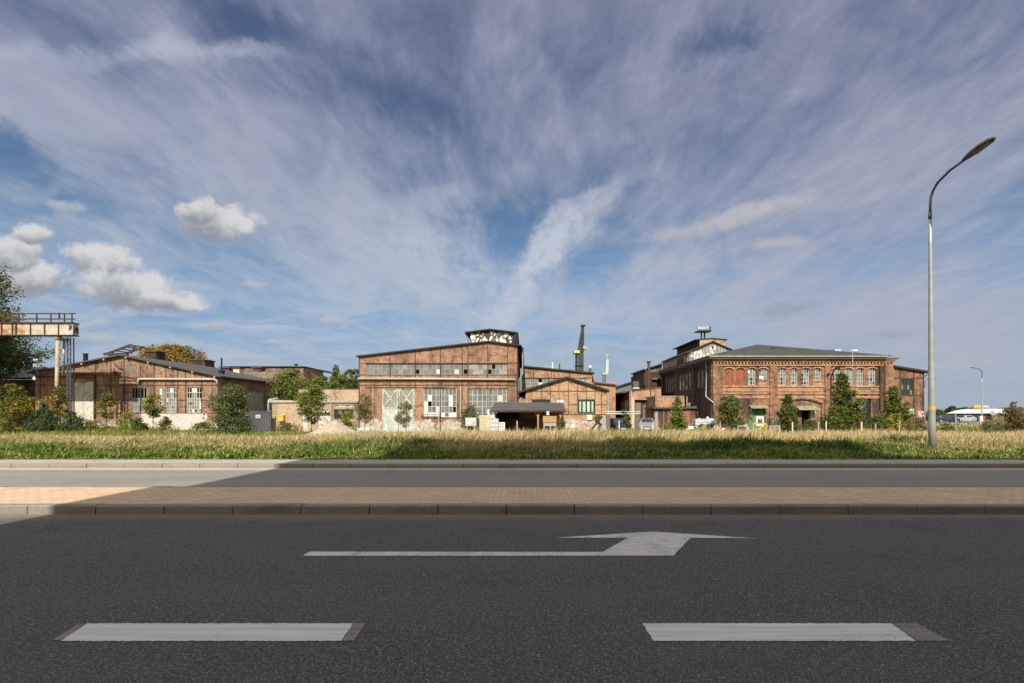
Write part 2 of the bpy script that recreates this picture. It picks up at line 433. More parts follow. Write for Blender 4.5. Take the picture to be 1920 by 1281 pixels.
# ------------------------------------------------------------------ the office block whose shade lies over the road (behind the camera)
tan_el, tan_az = math.tan(R(SUN_EL)), math.tan(R(SUN_AZ))
YB = -6.0
def edge_x(xs, ys): return xs - (ys - YB) * tan_az      # shadow edge at (xs, ys) -> building corner at YB
xl = edge_x(-6.93, 7.2); xm0 = edge_x(-4.4, 16); xm1 = edge_x(11.4, 17)
h_low = (14.45 - YB) * tan_el + .1; h_mid = (19.2 - YB) * tan_el + .1
blk = thing('office_block', (10, YB, 0), 'tall plain office block behind the road, casting its shade over the asphalt', 'office block')
M['render_grey'] = mat('render_grey', (.5,.48,.45), .08, 1, .9)
mb = MB(); fr = Frame((0,YB,0), (1,0,0), (0,1,0)); bb = MB()
hs = []
for fl in range(5):
    for i in range(16):
        u = xl + 1.4 + i * 3.2; v = 1.2 + fl * 3.25
        hs.append((u, u + 1.7, v, v + 1.7))
wall(mb, fr, xl, 46, -.02, h_low, hs, .2)
mb.poly([(xl,YB-14,-.02),(xl,YB,-.02),(xl,YB,h_low),(xl,YB-14,h_low)]); mb.poly([(46,YB-14,-.02),(46,YB,-.02),(46,YB,h_low),(46,YB-14,h_low)])
mb.poly([(xl,YB-14,-.02),(46,YB-14,-.02),(46,YB-14,h_low),(xl,YB-14,h_low)]); mb.poly([(xl,YB,h_low),(46,YB,h_low),(46,YB-14,h_low),(xl,YB-14,h_low)])
mb.box(xm0, xm1, YB-10, YB-.003, h_low, h_mid)
mb.build('wall', M['render_grey'], blk)
for h in hs: window(blk, fr, *h, 2, [1], M['frame_white'], [M['g_dark']])
# ------------------------------------------------------------------ building pieces shared by several halls
def roof_slab(mb, a, b, c, d, t=.18, mi=0):      # a b c d: top corners, thickness downwards
    P = [Vector(p) for p in (a, b, c, d)]; dz = Vector((0,0,-t))
    mb.hexa([p + dz for p in P] + P, mi)
def pick_mix(black=(), white=(), cream=(), pale=()):
    def f(i, j):
        if (i, j) in black: return 6
        if (i, j) in white: return 7
        if (i, j) in cream: return 8
        if (i, j) in pale: return 5
        return int(rng.choice([0,1,2,3,4,3,0,5], p=[.3,.2,.2,.12,.05,.06,.05,.02]))
    return f
def mbar(mb, fr, u0, u1, v0, v1, w1=.03, w0=-.02, mi=0): fr.box(mb, u0, u1, v0, v1, w0, w1, mi)

# ================================================================== central brick hall with the roof lantern
Y = 50.0; fr = front(Y); X = lambda p: wx(p, Y); Z = lambda p: wz(p, Y)
hall = thing('brick_hall', (X(820), Y, G), 'tall red brick hall with a long window strip, white double gate and graffitied roof lantern', 'brick hall')
xl, xr = X(672.5), X(970.8); zl, zp, zr = Z(667), Z(642), Z(648.5); xp = X(915); DB = 26
strip = [685.7,731.4,778.6,825.6,877.5,914.6,951]
holes = [(X(a), X(b), Z(702.4), Z(681.8)) for a, b in zip(strip, strip[1:])]
hw = [(X(794), X(825), Z(782.4), Z(728.4)), (X(826.4), X(856), Z(782.4), Z(728.4)), (X(877), X(913.6), Z(783), Z(728.4)), (X(915), X(951), Z(783), Z(728.4))]
gate_h = (X(716.3), X(776.9), G, Z(727))
mb = MB(); wall(mb, fr, xl, xr, G-.05, zl-.3, holes + hw + [gate_h], .22)
fr.poly(mb, [(xl,zl-.3),(xr,zl-.3),(xr,zr),(xp,zp),(xl,zl)])
mb.build('wall', M['brick_hall'], hall)
mb = MB()
for f2, x in ((left_side(xl), xl), (right_side(xr), xr)):
    f2.quad(mb, Y, Y+DB, G-.05, zl if x == xl else zr)
mb.poly([(xl,Y+DB,G),(xr,Y+DB,G),(xr,Y+DB,zr),(xp,Y+DB,zp),(xl,Y+DB,zl)])
mb.build('side_wall', M['brick_dark_shaded'], hall)
mb = MB(); f0 = Y-.28; f1 = Y+DB
roof_slab(mb, (xl-.2,f0,zl-.02), (xp,f0,zp+.14), (xp,f1,zp+.14), (xl-.2,f1,zl-.02), .13)
roof_slab(mb, (xp+.002,f0,zp+.14), (xr+.45,f0,zr+.06), (xr+.45,f1,zr+.06), (xp+.002,f1,zp+.14), .13)
mb.build('roof', M['roof_dark'], hall)
mb = MB(); mb.tube([(xr+.52,f0,zr-.1),(xr+.52,f1,zr-.1)], .09, 8); mb.tube([(xr+.5,Y+.4,zr-.15),(xr+.5,Y+.4,Z(700)),(xr+.12,Y+.4,Z(712)),(xr+.12,Y+.4,G)], .06, 8)
mb.build('gutter', M['grey_pipe'], hall)
# steel skeleton
mb = MB()
top = lambda u: (zl + (zp-zl)*(u-xl)/(xp-xl) if u < xp else zp + (zr-zp)*(u-xp)/(xr-xp)) - .12
for p, w in ((673.6,1.5),(731.4,1.3),(778.6,1.3),(825.6,1.6),(877.5,1.3),(914.6,1.6),(951.8,1.3),(970,1.6)):
    hw2 = w * Y / FL / 2; vb = Z(727) if p in (731.4, 778.6) else G
    mbar(mb, fr, X(p)-hw2, X(p)+hw2, vb, top(X(p)), .05)
for p, w in ((681.2,.9),(703,1.2),(716.2,1.2),(722.3,1.3)):
    mbar(mb, fr, xl, xr, Z(p)-w*Y/FL/2, Z(p)+w*Y/FL/2, .035)
mbar(mb, fr, X(684), X(836), Z(727.6), Z(726.2), .042); mbar(mb, fr, X(792), X(866), Z(784.3), Z(783), .042)
mbar(mb, fr, X(858), X(859.2), Z(783), Z(722), .041)
mb.build('steel_frame', M['steel'], hall)
mb = MB()
pr = .11
mb.tube([(xl, Y-.2, Z(710.3)), (X(800),Y-.2,Z(710.6)), (X(965), Y-.2, Z(712))], pr, 10)
for p in (700, 750, 800, 850, 900, 950): mb.bar((X(p),Y-.2,Z(711)),(X(p),Y+.02,Z(711)), .08)
mb.build('heating_pipe', M['cream_pipe'], hall, True)
for p, a, b in ((700,728,792),(864.3,724,798)):
    mb = MB(); mb.tube([(X(p),Y-.1,Z(b)),(X(p),Y-.1,Z(a))], .055, 8)
    for v in np.linspace(Z(b)+.3, Z(a)-.2, 4): mb.bar((X(p),Y-.12,v),(X(p),Y+.02,v), .1, .05)
    mb.build('wall_pipe', M['cream_pipe'], hall)
mb = MB(); mb.tube([(X(866.5),Y-.06,Z(798)),(X(866.5),Y-.06,Z(650))], .03, 6); mb.build('conduit', M['steel'], hall)
# upper strip
P6 = [pick_mix(), pick_mix(), pick_mix(black={(0,0)}, white={(5,0)}), pick_mix(cream={(3,0)}, black={(5,0)}), lambda i, j: 5 if (i+j) % 3 else 4, pick_mix(black={(0,0),(1,1)}, pale={(4,0),(4,1),(3,0)})]
for i, h in enumerate(holes): window(hall, fr, *h, 6 if i < 4 else 4 + (i == 5), [1, 1], M['frame_grey'], PN, P6[i], .045, .06, .12)
white_low = {(0,0),(1,0),(2,0),(3,0),(0,1),(3,1)}
window(hall, fr, *hw[0], 4, [.8,1,.9,1.05,1.1], M['frame_white'], PN, pick_mix(white={(0,0),(1,0),(2,0),(3,0),(0,1),(3,1),(0,2),(1,3)}, black={(1,2)}), .05, .07, .12, label='tall window with white boards in its lower panes')
window(hall, fr, *hw[1], 4, [.8,1,.9,1.05,1.1], M['frame_white'], PN, pick_mix(white={(0,0),(2,0),(3,0),(2,2),(2,3)}, black={(3,1)}), .05, .07, .12)
window(hall, fr, *hw[2], 4, [.8,1,.9,1.05,1.1], M['frame_white'], PN, pick_mix(), .05, .07, .12)
window(hall, fr, *hw[3], 4, [.8,1,.9,1.05,1.1], M['frame_white'], PN, pick_mix(cream={(2,3)}, white={(0,0),(1,1)}), .05, .07, .12)
# safety rail at the boarded window
mb = MB()
for v in (Z(777.5), Z(781)): mb.tube([(X(791),Y-.25,v),(X(826),Y-.25,v)], .03, 6)
for u in (791, 803, 815, 826): mb.bar((X(u),Y-.25,Z(783.5)),(X(u),Y-.25,Z(776)), .05)
mb.build('window_rail', M['steel'], hall)
# the double gate
M['gate_paint'] = patchy('gate_paint', (.58,.60,.52), (.36,.39,.34), 1.3, .55, .08, stretch=(1,1,.4))
M['gate_low'] = patchy('gate_low', (.50,.60,.54), (.66,.66,.62), 1.1, .5, .05)
M['gate_planks'] = patchy('gate_planks', (.36,.38,.31), (.24,.26,.22), 1.6, .52, .1, stretch=(6,1,.3))
gx0, gx1, gz1 = gate_h[0], gate_h[1], gate_h[3]; gm = X(747)
for a, b in ((gx0, gm-.02), (gm+.02, gx1)):
    lf = MB(); zb = Z(765)
    fr.box(lf, a, b, G+.03, gz1, -.16, -.11)
    leaf = lf.build('gate_leaf', M['gate_planks'], hall)
    lo = MB(); fr.box(lo, a+.05, b-.05, G+.06, zb, -.11, -.085); lo.build('lower_panel', M['gate_low'], leaf)
    br = MB()
    for u in (a, b-.16): mbar(br, fr, u, u+.16, G+.03, gz1+.12, -.04, -.108)
    for v in (gz1-.16, zb-.1, G+.05): mbar(br, fr, a, b, v, v+.15, -.043, -.107)
    for (p, q) in (((a+.1,zb),(b-.1,gz1-.1)), ((a+.1,gz1-.1),(b-.1,zb))):
        br.bar(fr.p(*p,-.075), fr.p(*q,-.072), .05, .14)
    br.build('brace', M['gate_paint'], leaf)
# roof lantern with graffiti
def graffiti_mat(name, ground, ink, sc, dens, stretch=(1,1,1)):
    m, n, b = new_mat(name)
    pos = n('ShaderNodeNewGeometry').outputs[0]
    v = n.mapping(pos, scale=stretch)
    wv = n('ShaderNodeMix', {0: .35, 4: v, 5: n('ShaderNodeTexNoise', {'Vector': v, 'Scale': sc * .8, 'Detail': 2.0}).outputs[1]}, data_type='VECTOR')
    vo = n('ShaderNodeTexVoronoi', {'Vector': wv.outputs[1], 'Scale': sc}, feature='DISTANCE_TO_EDGE')
    v2 = n('ShaderNodeTexVoronoi', {'Vector': wv.outputs[1], 'Scale': sc * 1.0})
    k = n.ramp(vo.outputs[0], .06 * dens, .10 * dens, 1, 0)
    cell = n('ShaderNodeSeparateXYZ', {0: v2.outputs[1]}).outputs[0]
    k2 = n.math('MAXIMUM', k, n.ramp(cell, .78, .80))
    g = n.noise(pos, 2.0, 5)
    setc(n, b, n.mix(k2, n.mix(n.ramp(g,.3,.7), tuple(c*.8 for c in ground), ground), ink)); b.inputs['Roughness'].default_value = .75
    return m
M['graffiti'] = graffiti_mat('graffiti_bw', (.70,.69,.66), (.045,.04,.04), 3.4, 1.35, (1,1,.7))
YL = Y + .7; fl = front(YL); XL = lambda p: wx(p, YL); ZL = lambda p: wz(p, YL)
a, b, m_ = XL(882), XL(961), XL(919); za, zm, zb = ZL(625), ZL(621), ZL(625.5); zbot = zr - .1; dl = 9
lan = MB(); fl.poly(lan, [(a,zbot),(b,zbot),(b,zb),(m_,zm),(a,za)])
lantern = lan.build('roof_lantern', M['graffiti'], hall); lantern['label'] = 'white boarded roof lantern covered in black graffiti'
sd = MB(); left_side(a).quad(sd, YL, YL+dl, zbot, za); right_side(b).quad(sd, YL, YL+dl, zbot, zb)
sd.poly([(a,YL+dl,zbot),(b,YL+dl,zbot),(b,YL+dl,zb),(m_,YL+dl,zm),(a,YL+dl,za)]); sd.build('lantern_side', M['timber_dark'], lantern)
lr = MB(); ya, yb = YL-.35, YL+dl+.5
roof_slab(lr, (a-.55,ya,za+.10), (m_,ya,zm+.22), (m_,yb,zm+.22), (a-.55,yb,za+.10), .13)
roof_slab(lr, (m_+.002,ya,zm+.22), (b+.6,ya,zb+.10), (b+.6,yb,zb+.10), (m_+.002,yb,zm+.22), .13)
# slanting wind boards under the eaves
lr.prism([(a-.55,ya+.02,za), (a-.5,ya+.02,za-.02), (a-.01,ya+.5,zbot+.25), (a-.06,ya+.5,zbot+.25)], (0,.05,0))
lr.hexa([(b+.02,YL-.02,zbot),(b+.62,YL+.2,zbot-.15),(b+.62,YL+dl,zbot-.15),(b+.02,YL+dl,zbot),(b+.02,YL-.02,zb),(b+.52,YL-.4,zb-.02),(b+.52,YL+dl,zb-.02),(b+.02,YL+dl,zb)])
lr.build('lantern_roof', M['roof_dark'], lantern)
# floodlight at the left corner
mb = MB(); mb.bar((xl,Y+.5,Z(700)),(xl-.3,Y+.5,Z(699)), .06); mb.bar((xl-.3,Y+.5,Z(712)),(xl-.3,Y+.5,Z(690)), .05)
mb.hexa([(xl-.55,Y+.2,Z(698)),(xl-.15,Y+.2,Z(700)),(xl-.1,Y+.6,Z(700)),(xl-.5,Y+.6,Z(698)),(xl-.6,Y+.2,Z(691)),(xl-.2,Y+.2,Z(693)),(xl-.15,Y+.6,Z(693)),(xl-.55,Y+.6,Z(691))])
M['navy'] = mat('navy_paint', (.025,.03,.07), .2, 3, .5); mb.build('floodlight', M['navy'], hall)

# ================================================================== small gabled workshop
Y = 47.0; fr = front(Y); X = lambda p: wx(p, Y); Z = lambda p: wz(p, Y)
shop = thing('gabled_workshop', (X(1062), Y, G), 'small orange brick gabled workshop with a dark green framed window', 'workshop')
xl, xr, xp = X(985.7), X(1137.7), X(1062); ze, zp = Z(732), Z(708); DB = 15
hw = [(X(1083), X(1116), Z(776), Z(749.2)), (X(997), X(1031.5), Z(776), Z(749)), (X(1043), X(1058.4), Z(768), Z(747.5))]
mb = MB(); wall(mb, fr, xl, xr, G-.05, ze-.3, hw, .2)
fr.poly(mb, [(xl,ze-.3),(xr,ze-.3),(xr,ze),(xp,zp),(xl,ze)]); mb.build('wall', M['brick_gable'], shop)
mb = MB(); left_side(xl).quad(mb, Y, Y+DB, G-.05, ze); right_side(xr).quad(mb, Y, Y+DB, G-.05, ze)
mb.poly([(xl,Y+DB,G),(xr,Y+DB,G),(xr,Y+DB,ze),(xp,Y+DB,zp),(xl,Y+DB,ze)]); mb.build('side_wall', M['brick_dark_shaded'], shop)
mb = MB(); f0, f1 = Y-.35, Y+DB; zo = lambda u: zp + .1 - abs(u-xp) * (zp-ze)/(xp-xl)
roof_slab(mb, (xl-.72,f0,zo(xl-.72)), (xp,f0,zo(xp)), (xp,f1,zo(xp)), (xl-.72,f1,zo(xl-.72)), .16)
roof_slab(mb, (xp+.002,f0,zo(xp)), (xr+.22,f0,zo(xr+.22)), (xr+.22,f1,zo(xr+.22)), (xp+.002,f1,zo(xp)), .16)
mb.build('roof', M['roof_dark'], shop)
mb = MB()
tp = lambda u: zp - abs(u-xp) * (zp-ze)/(xp-xl) - .1
for p in (997.3,1015.6,1031.8,1048,1065.6,1083.2,1100,1115.6,1128):
    lo = Z(749) if p in (1015.6,1100) else Z(777)
    mbar(mb, fr, X(p)-.03, X(p)+.03, lo, tp(X(p)), .033)
for p, a, b in ((733.6,xl,xr),(759,X(1065.6),X(1082.6)),(759,X(1116.4),xr),(777.3,X(1031),xr)):
    mbar(mb, fr, a, b, Z(p)-.035, Z(p)+.035, .025)
mb.build('steel_frame', M['steel'], shop)
window(shop, fr, *hw[0], 4, [1], M['frame_green'], [M['g_mint']], None, .16, .17, .1, label='window with dark green frame and four pale panes')
window(shop, fr, *hw[1], 5, [1,.25], M['frame_green'], [M['g_ice'], M['g_dark']], lambda i, j: j, .08, .1, .1)
window(shop, fr, *hw[2], 1, [1], M['frame_grey'], [M['board_white']], None, .05, .06, .1, label='window opening closed with a white board')
mb = MB(); mb.tube([(xr+.3,Y-.1,Z(731)),(xr+.12,Y-.12,Z(736)),(xr+.12,Y-.12,G)], .06, 8); mb.build('downpipe', M['grey_pipe'], shop)
mb = MB(); mb.box(X(973), xl-.01, Y+.3, Y+.45, Z(756), Z(748)); mb.box(X(972), xl-.01, Y+.2, Y+2, G, Z(750)); mb.build('side_annex', M['brick_orange'], shop)
sg = MB(); mbar(sg, fr, X(1100.5), X(1109.5), Z(787.5), Z(778), .05); so = sg.build('wall_sign', M['board_white'], shop)
sg = MB(); mbar(sg, fr, X(1100.5), X(1109.5), Z(789), Z(787.6), .06); sg.build('sign_ledge', M['black'], so)

# ================================================================== brick hall behind the workshop
Y = 64.0; fr = front(Y); X = lambda p: wx(p, Y); Z = lambda p: wz(p, Y)
bh = thing('rear_hall', (X(1040), Y, G), 'brick hall with sloping roof line seen behind the gabled workshop', 'brick hall')
xl, xr = X(978), X(1110); zl, zr = Z(687), Z(699.5)
hs = [(X(980), X(1000), Z(724), Z(709.5)), (X(1001), X(1033), Z(724), Z(709.5)), (X(1035), X(1066), Z(724), Z(709.5)), (X(1085.7), X(1102), Z(724), Z(709.5))]
mb = MB(); wall(mb, fr, xl, xr, G, zr-.3, hs, .2); fr.poly(mb, [(xl,zr-.3),(xr,zr-.3),(xr,zr),(xl,zl)])
mb.build('wall', M['brick_orange'], bh)
mb = MB(); right_side(xr).quad(mb, Y, Y+20, G, zr); mb.poly([(xl,Y+20,G),(xr,Y+20,G),(xr,Y+20,zr),(xl,Y+20,zl)]); left_side(xl).quad(mb, Y, Y+20, G, zl)
mb.build('side_wall', M['brick_dark_shaded'], bh)
mb = MB(); roof_slab(mb, (xl,Y-.3,zl+.1), (xr+.3,Y-.3,zr+.06), (xr+.3,Y+20,zr+.06), (xl,Y+20,zl+.1), .18); mb.build('roof', M['roof_dark'], bh)
mb = MB()
for p in (1000.5,1034,1067.7): mbar(mb, fr, X(p)-.05, X(p)+.05, Z(724), Z(691 + (p-982)*.09), .04)
mbar(mb, fr, xl, xr, Z(709.3), Z(708.3), .03); mb.build('steel_frame', M['steel'], bh)
for i, h in enumerate(hs): window(bh, fr, *h, 4, [1,1.2], M['frame_white'], PN, pick_mix(white={(1,0)} if i == 1 else {(9,9)}, black={(1,1)} if i == 1 else ()), .05, .06)
# stepped low annex at its right
mb = MB(); mb.box(X(1110.5), X(1116), Y+1, Y+8, G, Z(709)); mb.box(X(1116.05), X(1158), Y+1.5, Y+16, G, Z(716)); mb.box(X(1111), X(1115), Y+1.4, Y+2.6, Z(709), Z(703))
an = mb.build('low_annex', M['brick_orange'], bh)
mb = MB(); roof_slab(mb, (X(1115),Y+1.2,Z(714.8)), (X(1160),Y+1.2,Z(720)), (X(1160),Y+16,Z(720)), (X(1115),Y+16,Z(714.8)), .15); mb.build('annex_roof', M['rust_red'], an)
# ================================================================== left hall with the low gable
Y = 56.0; fr = front(Y); X = lambda p: wx(p, Y); Z = lambda p: wz(p, Y)
lh = thing('gabled_hall', (X(237), Y, G), 'wide low brick hall with shallow gable, white barred windows and white washed plinth', 'brick hall')
xl, xr, xp = X(66), X(408), X(230); zl, zr, zp = Z(699), Z(705.5), Z(667); DB = 16.6
W = {'w1': (X(246), X(275), Z(772), Z(727)), 'w2': (X(298), X(307), Z(772), Z(727)), 'w3': (X(311), X(331), Z(774), Z(726.5)), 'w4': (X(350), X(377.5), Z(774), Z(726.5))}
door = (X(135.3), X(175), G, Z(712)); lv = (X(234.5), X(250.5), Z(697), Z(684.5))
mb = MB(); wall(mb, fr, xl, xr, G-.05, zr-.6, [*W.values(), door], .22)
fr.poly(mb, [(xl,zr-.6),(xr,zr-.6),(xr,zr),(xp,zp),(xl,zl)]); mb.build('wall', M['brick_left'], lh)
sf = right_side(xr); yd0, yd1 = 62.3, 65.9
mb = MB(); wall(mb, sf, Y, Y+DB, G-.05, zr, [(yd0, yd1, G, 4.1)], .15); left_side(xl).quad(mb, Y, Y+DB, G-.05, zl)
mb.poly([(xl,Y+DB,G),(xr,Y+DB,G),(xr,Y+DB,zr),(xp,Y+DB,zp),(xl,Y+DB,zl)]); mb.build('side_wall', M['brick_left'], lh)
mb = MB()
sf.box(mb, yd0, (yd0+yd1)/2-.02, G+.02, 4.1, -.12, -.05); sf.box(mb, (yd0+yd1)/2+.02, yd1, G+.02, 4.1, -.12, -.05)
mb.build('side_door', M['frame_grey'], lh)
mb = MB(); f0, f1 = Y-.45, Y+DB+.2; sl = (zp-zl)/(xp-xl); sr = (zp-zr)/(xr-xp)
roof_slab(mb, (xl-.5,f0,zl-.5*sl+.14), (xp,f0,zp+.14), (xp,f1,zp+.14), (xl-.5,f1,zl-.5*sl+.14), .16)
roof_slab(mb, (xp+.002,f0,zp+.14), (xr+.6,f0,zr-.6*sr+.14), (xr+.6,f1,zr-.6*sr+.14), (xp+.002,f1,zp+.14), .16)
rf = mb.build('roof', M['roof_felt'], lh)
tp = lambda u: (zl + (u-xl)*sl if u < xp else zp - (u-xp)*sr)
for k in range(9):                                     # purlin ends under the verge
    u = xl + .6 + k * 2.55; mb = MB(); mb.bar((u,Y-.42,tp(u)-.12),(u,Y+.05,tp(u)-.12), .18); mb.build('purlin', M['stake'], lh)
mb = MB()
for p in (75.5,179.7,208,233,263,289,311,333.4,348,378,398): 
    lo = Z(775) if p > 260 else Z(785)
    if p in (311,): lo = Z(726)
    mbar(mb, fr, X(p)-.045, X(p)+.045, lo, tp(X(p))-.1, .035)
for p, a, b in ((722.5,xl,X(135)),(722.5,X(176),xr),(750.5,X(176),X(245)),(750.5,X(332),X(349)),(750.5,X(379),xr),(707,X(66),X(134)),(775,X(176),xr)):
    mbar(mb, fr, a, b, Z(p)-.045, Z(p)+.045, .027)
mb.build('steel_frame', M['steel'], lh)
mb = MB(); fr.box(mb, X(265), X(389), G, Z(775.6), -.02, .06); mb.build('plinth', M['white_wash'], lh)
# pipes along the gable
mb = MB(); mb.tube([(X(262),Y-.22,Z(718)),(X(262.5),Y-.22,Z(712)),(X(266),Y-.22,Z(711)),(X(404),Y-.22,Z(711.5)),(X(409),Y-.2,Z(714)),(X(409),Y-.2,Z(722))], .13, 10)
mb.build('heating_pipe', M['cream_pipe'], lh, True)
mb = MB(); mb.tube([(X(135),Y-.3,Z(701)),(X(178),Y-.3,Z(701.5)),(X(179),Y-.3,Z(703))], .1, 8)
mb.tube([(X(66),Y-.15,Z(706)),(X(120),Y-.15,Z(706.5)),(X(176),Y-.15,Z(702)),(X(220),Y-.15,Z(704)),(X(262),Y-.15,Z(710))], .045, 6)
mb.tube([(X(179.5),Y-.18,Z(785)),(X(179.5),Y-.18,Z(702))], .06, 6)
mb.build('wall_pipe', M['rust_red'], lh, True)
# louvred vent and lamp bracket
mb = MB(); mbar(mb, fr, lv[0], lv[1], lv[2], lv[3], .04); v = mb.build('vent_panel', M['frame_grey'], lh)
mb = MB()
for k in range(5):
    z = lv[2] + .06 + k*(lv[3]-lv[2])/5; mbar(mb, fr, lv[0]+.05, lv[1]-.05, z, z+.08, .07, .03)
mb.build('slat', M['fascia'], v)
mb = MB(); mb.bar((X(217),Y,Z(686)),(X(222),Y-.5,Z(684)), .07); mb.bar((X(222),Y-.5,Z(684)),(X(233),Y-.2,Z(692)), .07)
mb.bar((X(219),Y-.3,Z(690)),(X(219),Y-.3,Z(702)), .06); mb.box(X(217.5),X(221.5),Y-.45,Y-.1,Z(703),Z(697)); mb.build('pipe_bracket', M['steel'], lh)
def barred(i, j):
    return int(rng.choice([5,7,0,9,2], p=[.3,.1,.25,.15,.2]))
window(lh, fr, *W['w1'], 5, [1,1,1.6], M['frame_grey'], PN, lambda i, j: 6 if j == 2 else barred(i, j), .06, .07, .1, label='window with black empty upper panes')
window(lh, fr, *W['w2'], 2, [1]*7, M['frame_white'], PN, barred, .06, .06)
up = lambda i, j: (6 if i in (0,1,4,5) else (7 if j % 2 else 2)) if j >= 4 else barred(i, j)
window(lh, fr, *W['w3'], 6, [1,1,1,1,1.6,1.4], M['frame_white'], PN, up, .06, .06)
window(lh, fr, *W['w4'], 6, [1,1,1,1,1.6,1.4], M['frame_white'], PN, up, .06, .06)
# white sliding door
mb = MB(); fr.box(mb, door[0]+.02, (door[0]+door[1])/2-.015, G+.02, door[3], -.15, -.06); fr.box(mb, (door[0]+door[1])/2+.015, door[1]-.02, G+.02, door[3], -.15, -.06)
M['door_white'] = patchy('door_white', (.66,.65,.56), (.48,.44,.34), 1.0, .58, .1)
d = mb.build('door', M['door_white'], lh); d['label'] = 'white double sliding door of the left hall'
mb = MB(); mbar(mb, fr, X(146), X(160), Z(718), Z(708.5), .04); mb.build('brick_patch', M['brick_orange'], d)
mb = MB(); mb.tube([(X(134),Y-.12,Z(708.5)),(X(178),Y-.12,Z(708.5))], .05, 6); mb.build('door_track', M['steel'], d)
# things on the roof
zr_at = lambda u: zp + .14 - (u-xp)*sr
def on_roof(name, px0, px1, yy, ytop, m, Yq, cap=None, label=None):
    u0, u1 = wx(px0, Yq), wx(px1, Yq); mb = MB(); zt = wz(ytop, Yq)
    mb.box(u0, u1, Yq, Yq + (u1-u0), zr_at(u1)-.3, zt); o = mb.build(name, m, rf)
    if cap: mb = MB(); mb.box(u0-.15, u1+.15, Yq-.15, Yq+(u1-u0)+.15, zt, zt+.14); mb.build('cap', cap, o)
    return o
on_roof('chimney', 271.5, 293.5, 0, 660, M['brick_dark_shaded'], 68, M['rust_red'])
on_roof('chimney', 356, 384, 0, 676, M['brick_dark_shaded'], 71, M['rust_red'])
on_roof('roof_hatch', 437, 449, 0, 691, M['board_cream'], 71.5, M['rust_red'])
mb = MB(); Yq = 60; u = wx(415.5, Yq)
mb.box(u-.25, u+.25, Yq-.25, Yq+.25, zr_at(u)-.3, wz(694, Yq)); mb.tube([(u,Yq,wz(694,Yq)),(u,Yq,wz(671,Yq))], .1, 8); mb.build('stove_pipe', M['black'], rf)
mb = MB(); Yq = 60; u = wx(160.5, Yq); mb.tube([(u,Yq,6.8),(u,Yq,wz(664,Yq))], .24, 10); mb.tube([(u,Yq,wz(664,Yq)),(u,Yq,wz(663,Yq))], .32, 10); mb.build('vent_pipe', M['black'], rf)
# glazed ridge light, one pane flap standing open
mb = MB(); Yq = 66; q = lambda x, y, dy=0: (wx(x, Yq), Yq+dy, wz(y, Yq))
for dy in (0, 2.2):
    mb.bar(q(196,665,dy), q(245,647,dy), .2, .25); mb.bar(q(245,647,dy), q(263,657,dy), .2, .25); mb.bar(q(252,651,dy), q(246,664,dy), .12)
for t in np.linspace(0,1,6): 
    x, y = 196+49*t, 665-18*t; mb.bar(q(x,y,0), q(x,y,2.2), .12)
mb.bar(q(195,664), q(240,664), .3)
mb.build('ridge_skylight', M['steel'], rf)

# ================================================================== shed with the metal roof at the far left
Y = 60.0; fr = front(Y); X = lambda p: wx(p, Y); Z = lambda p: wz(p, Y)
sh = thing('metal_roof_shed', (X(20), Y, G), 'brick shed with shade painted on its wall and shiny metal sheet roof behind the spreading tree', 'shed')
xl, xr = X(-60), X(63); ze = Z(712)
hs = [(X(2), X(16), Z(775), Z(722)), (X(30), X(44), Z(775), Z(722))]
mb = MB(); wall(mb, fr, xl, xr, G, ze, [(*h, .5) for h in hs], .25); right_side(xr).quad(mb, Y, Y+9, G, ze); mb.build('wall', M['brick_dark_shaded'], sh)  # tree shade is put into this wall's brick colour
for h in hs: window(sh, fr, *h, 3, [1,1,1], M['steel'], [M['g_dark'], M['hole']], None, .07, .08, .15, arch=.5)
M['tin'] = patchy('tin_sheet', (.30,.30,.30), (.17,.15,.13), 1.1, .5, .08, .35, (1,1,1), .5)
Yt = Y + 7
mb = MB(); roof_slab(mb, (xl,Y-.5,ze+.25), (xr+.2,Y-.5,ze+.25), (wx(83,Yt),Yt,wz(690,Yt)), (xl,Yt,wz(690,Yt)), .15)
u = xl
while u < xr:
    mb.bar((u,Y-.5,ze+.27), (u+.05,Yt,wz(690,Yt)+.02), .06); u += .8
mb.build('roof', M['tin'], sh)
mb = MB(); mb.bar((xl,Y-.52,ze+.12),(xr+.2,Y-.52,ze+.12), .25); mb.box(xl, wx(83,Yt), Yt, Yt+.4, wz(692,Yt), wz(688.5,Yt)); mb.build('fascia', M['roof_dark'], sh)
mb = MB(); Yq = 72; u = wx(67.5, Yq); mb.tube([(u,Yq,G),(u,Yq,wz(672,Yq))], .28, 10); sp = mb.build('steam_pipe', M['white_plastic'], None, True)
tag(sp, 'white vertical pipe rising behind the metal roofed shed', 'pipe')
mb = MB(); mb.tube([(u,Yq,wz(672,Yq)),(u,Yq,wz(664,Yq))], .33, 10); mb.build('cap', M['rust_red'], sp)

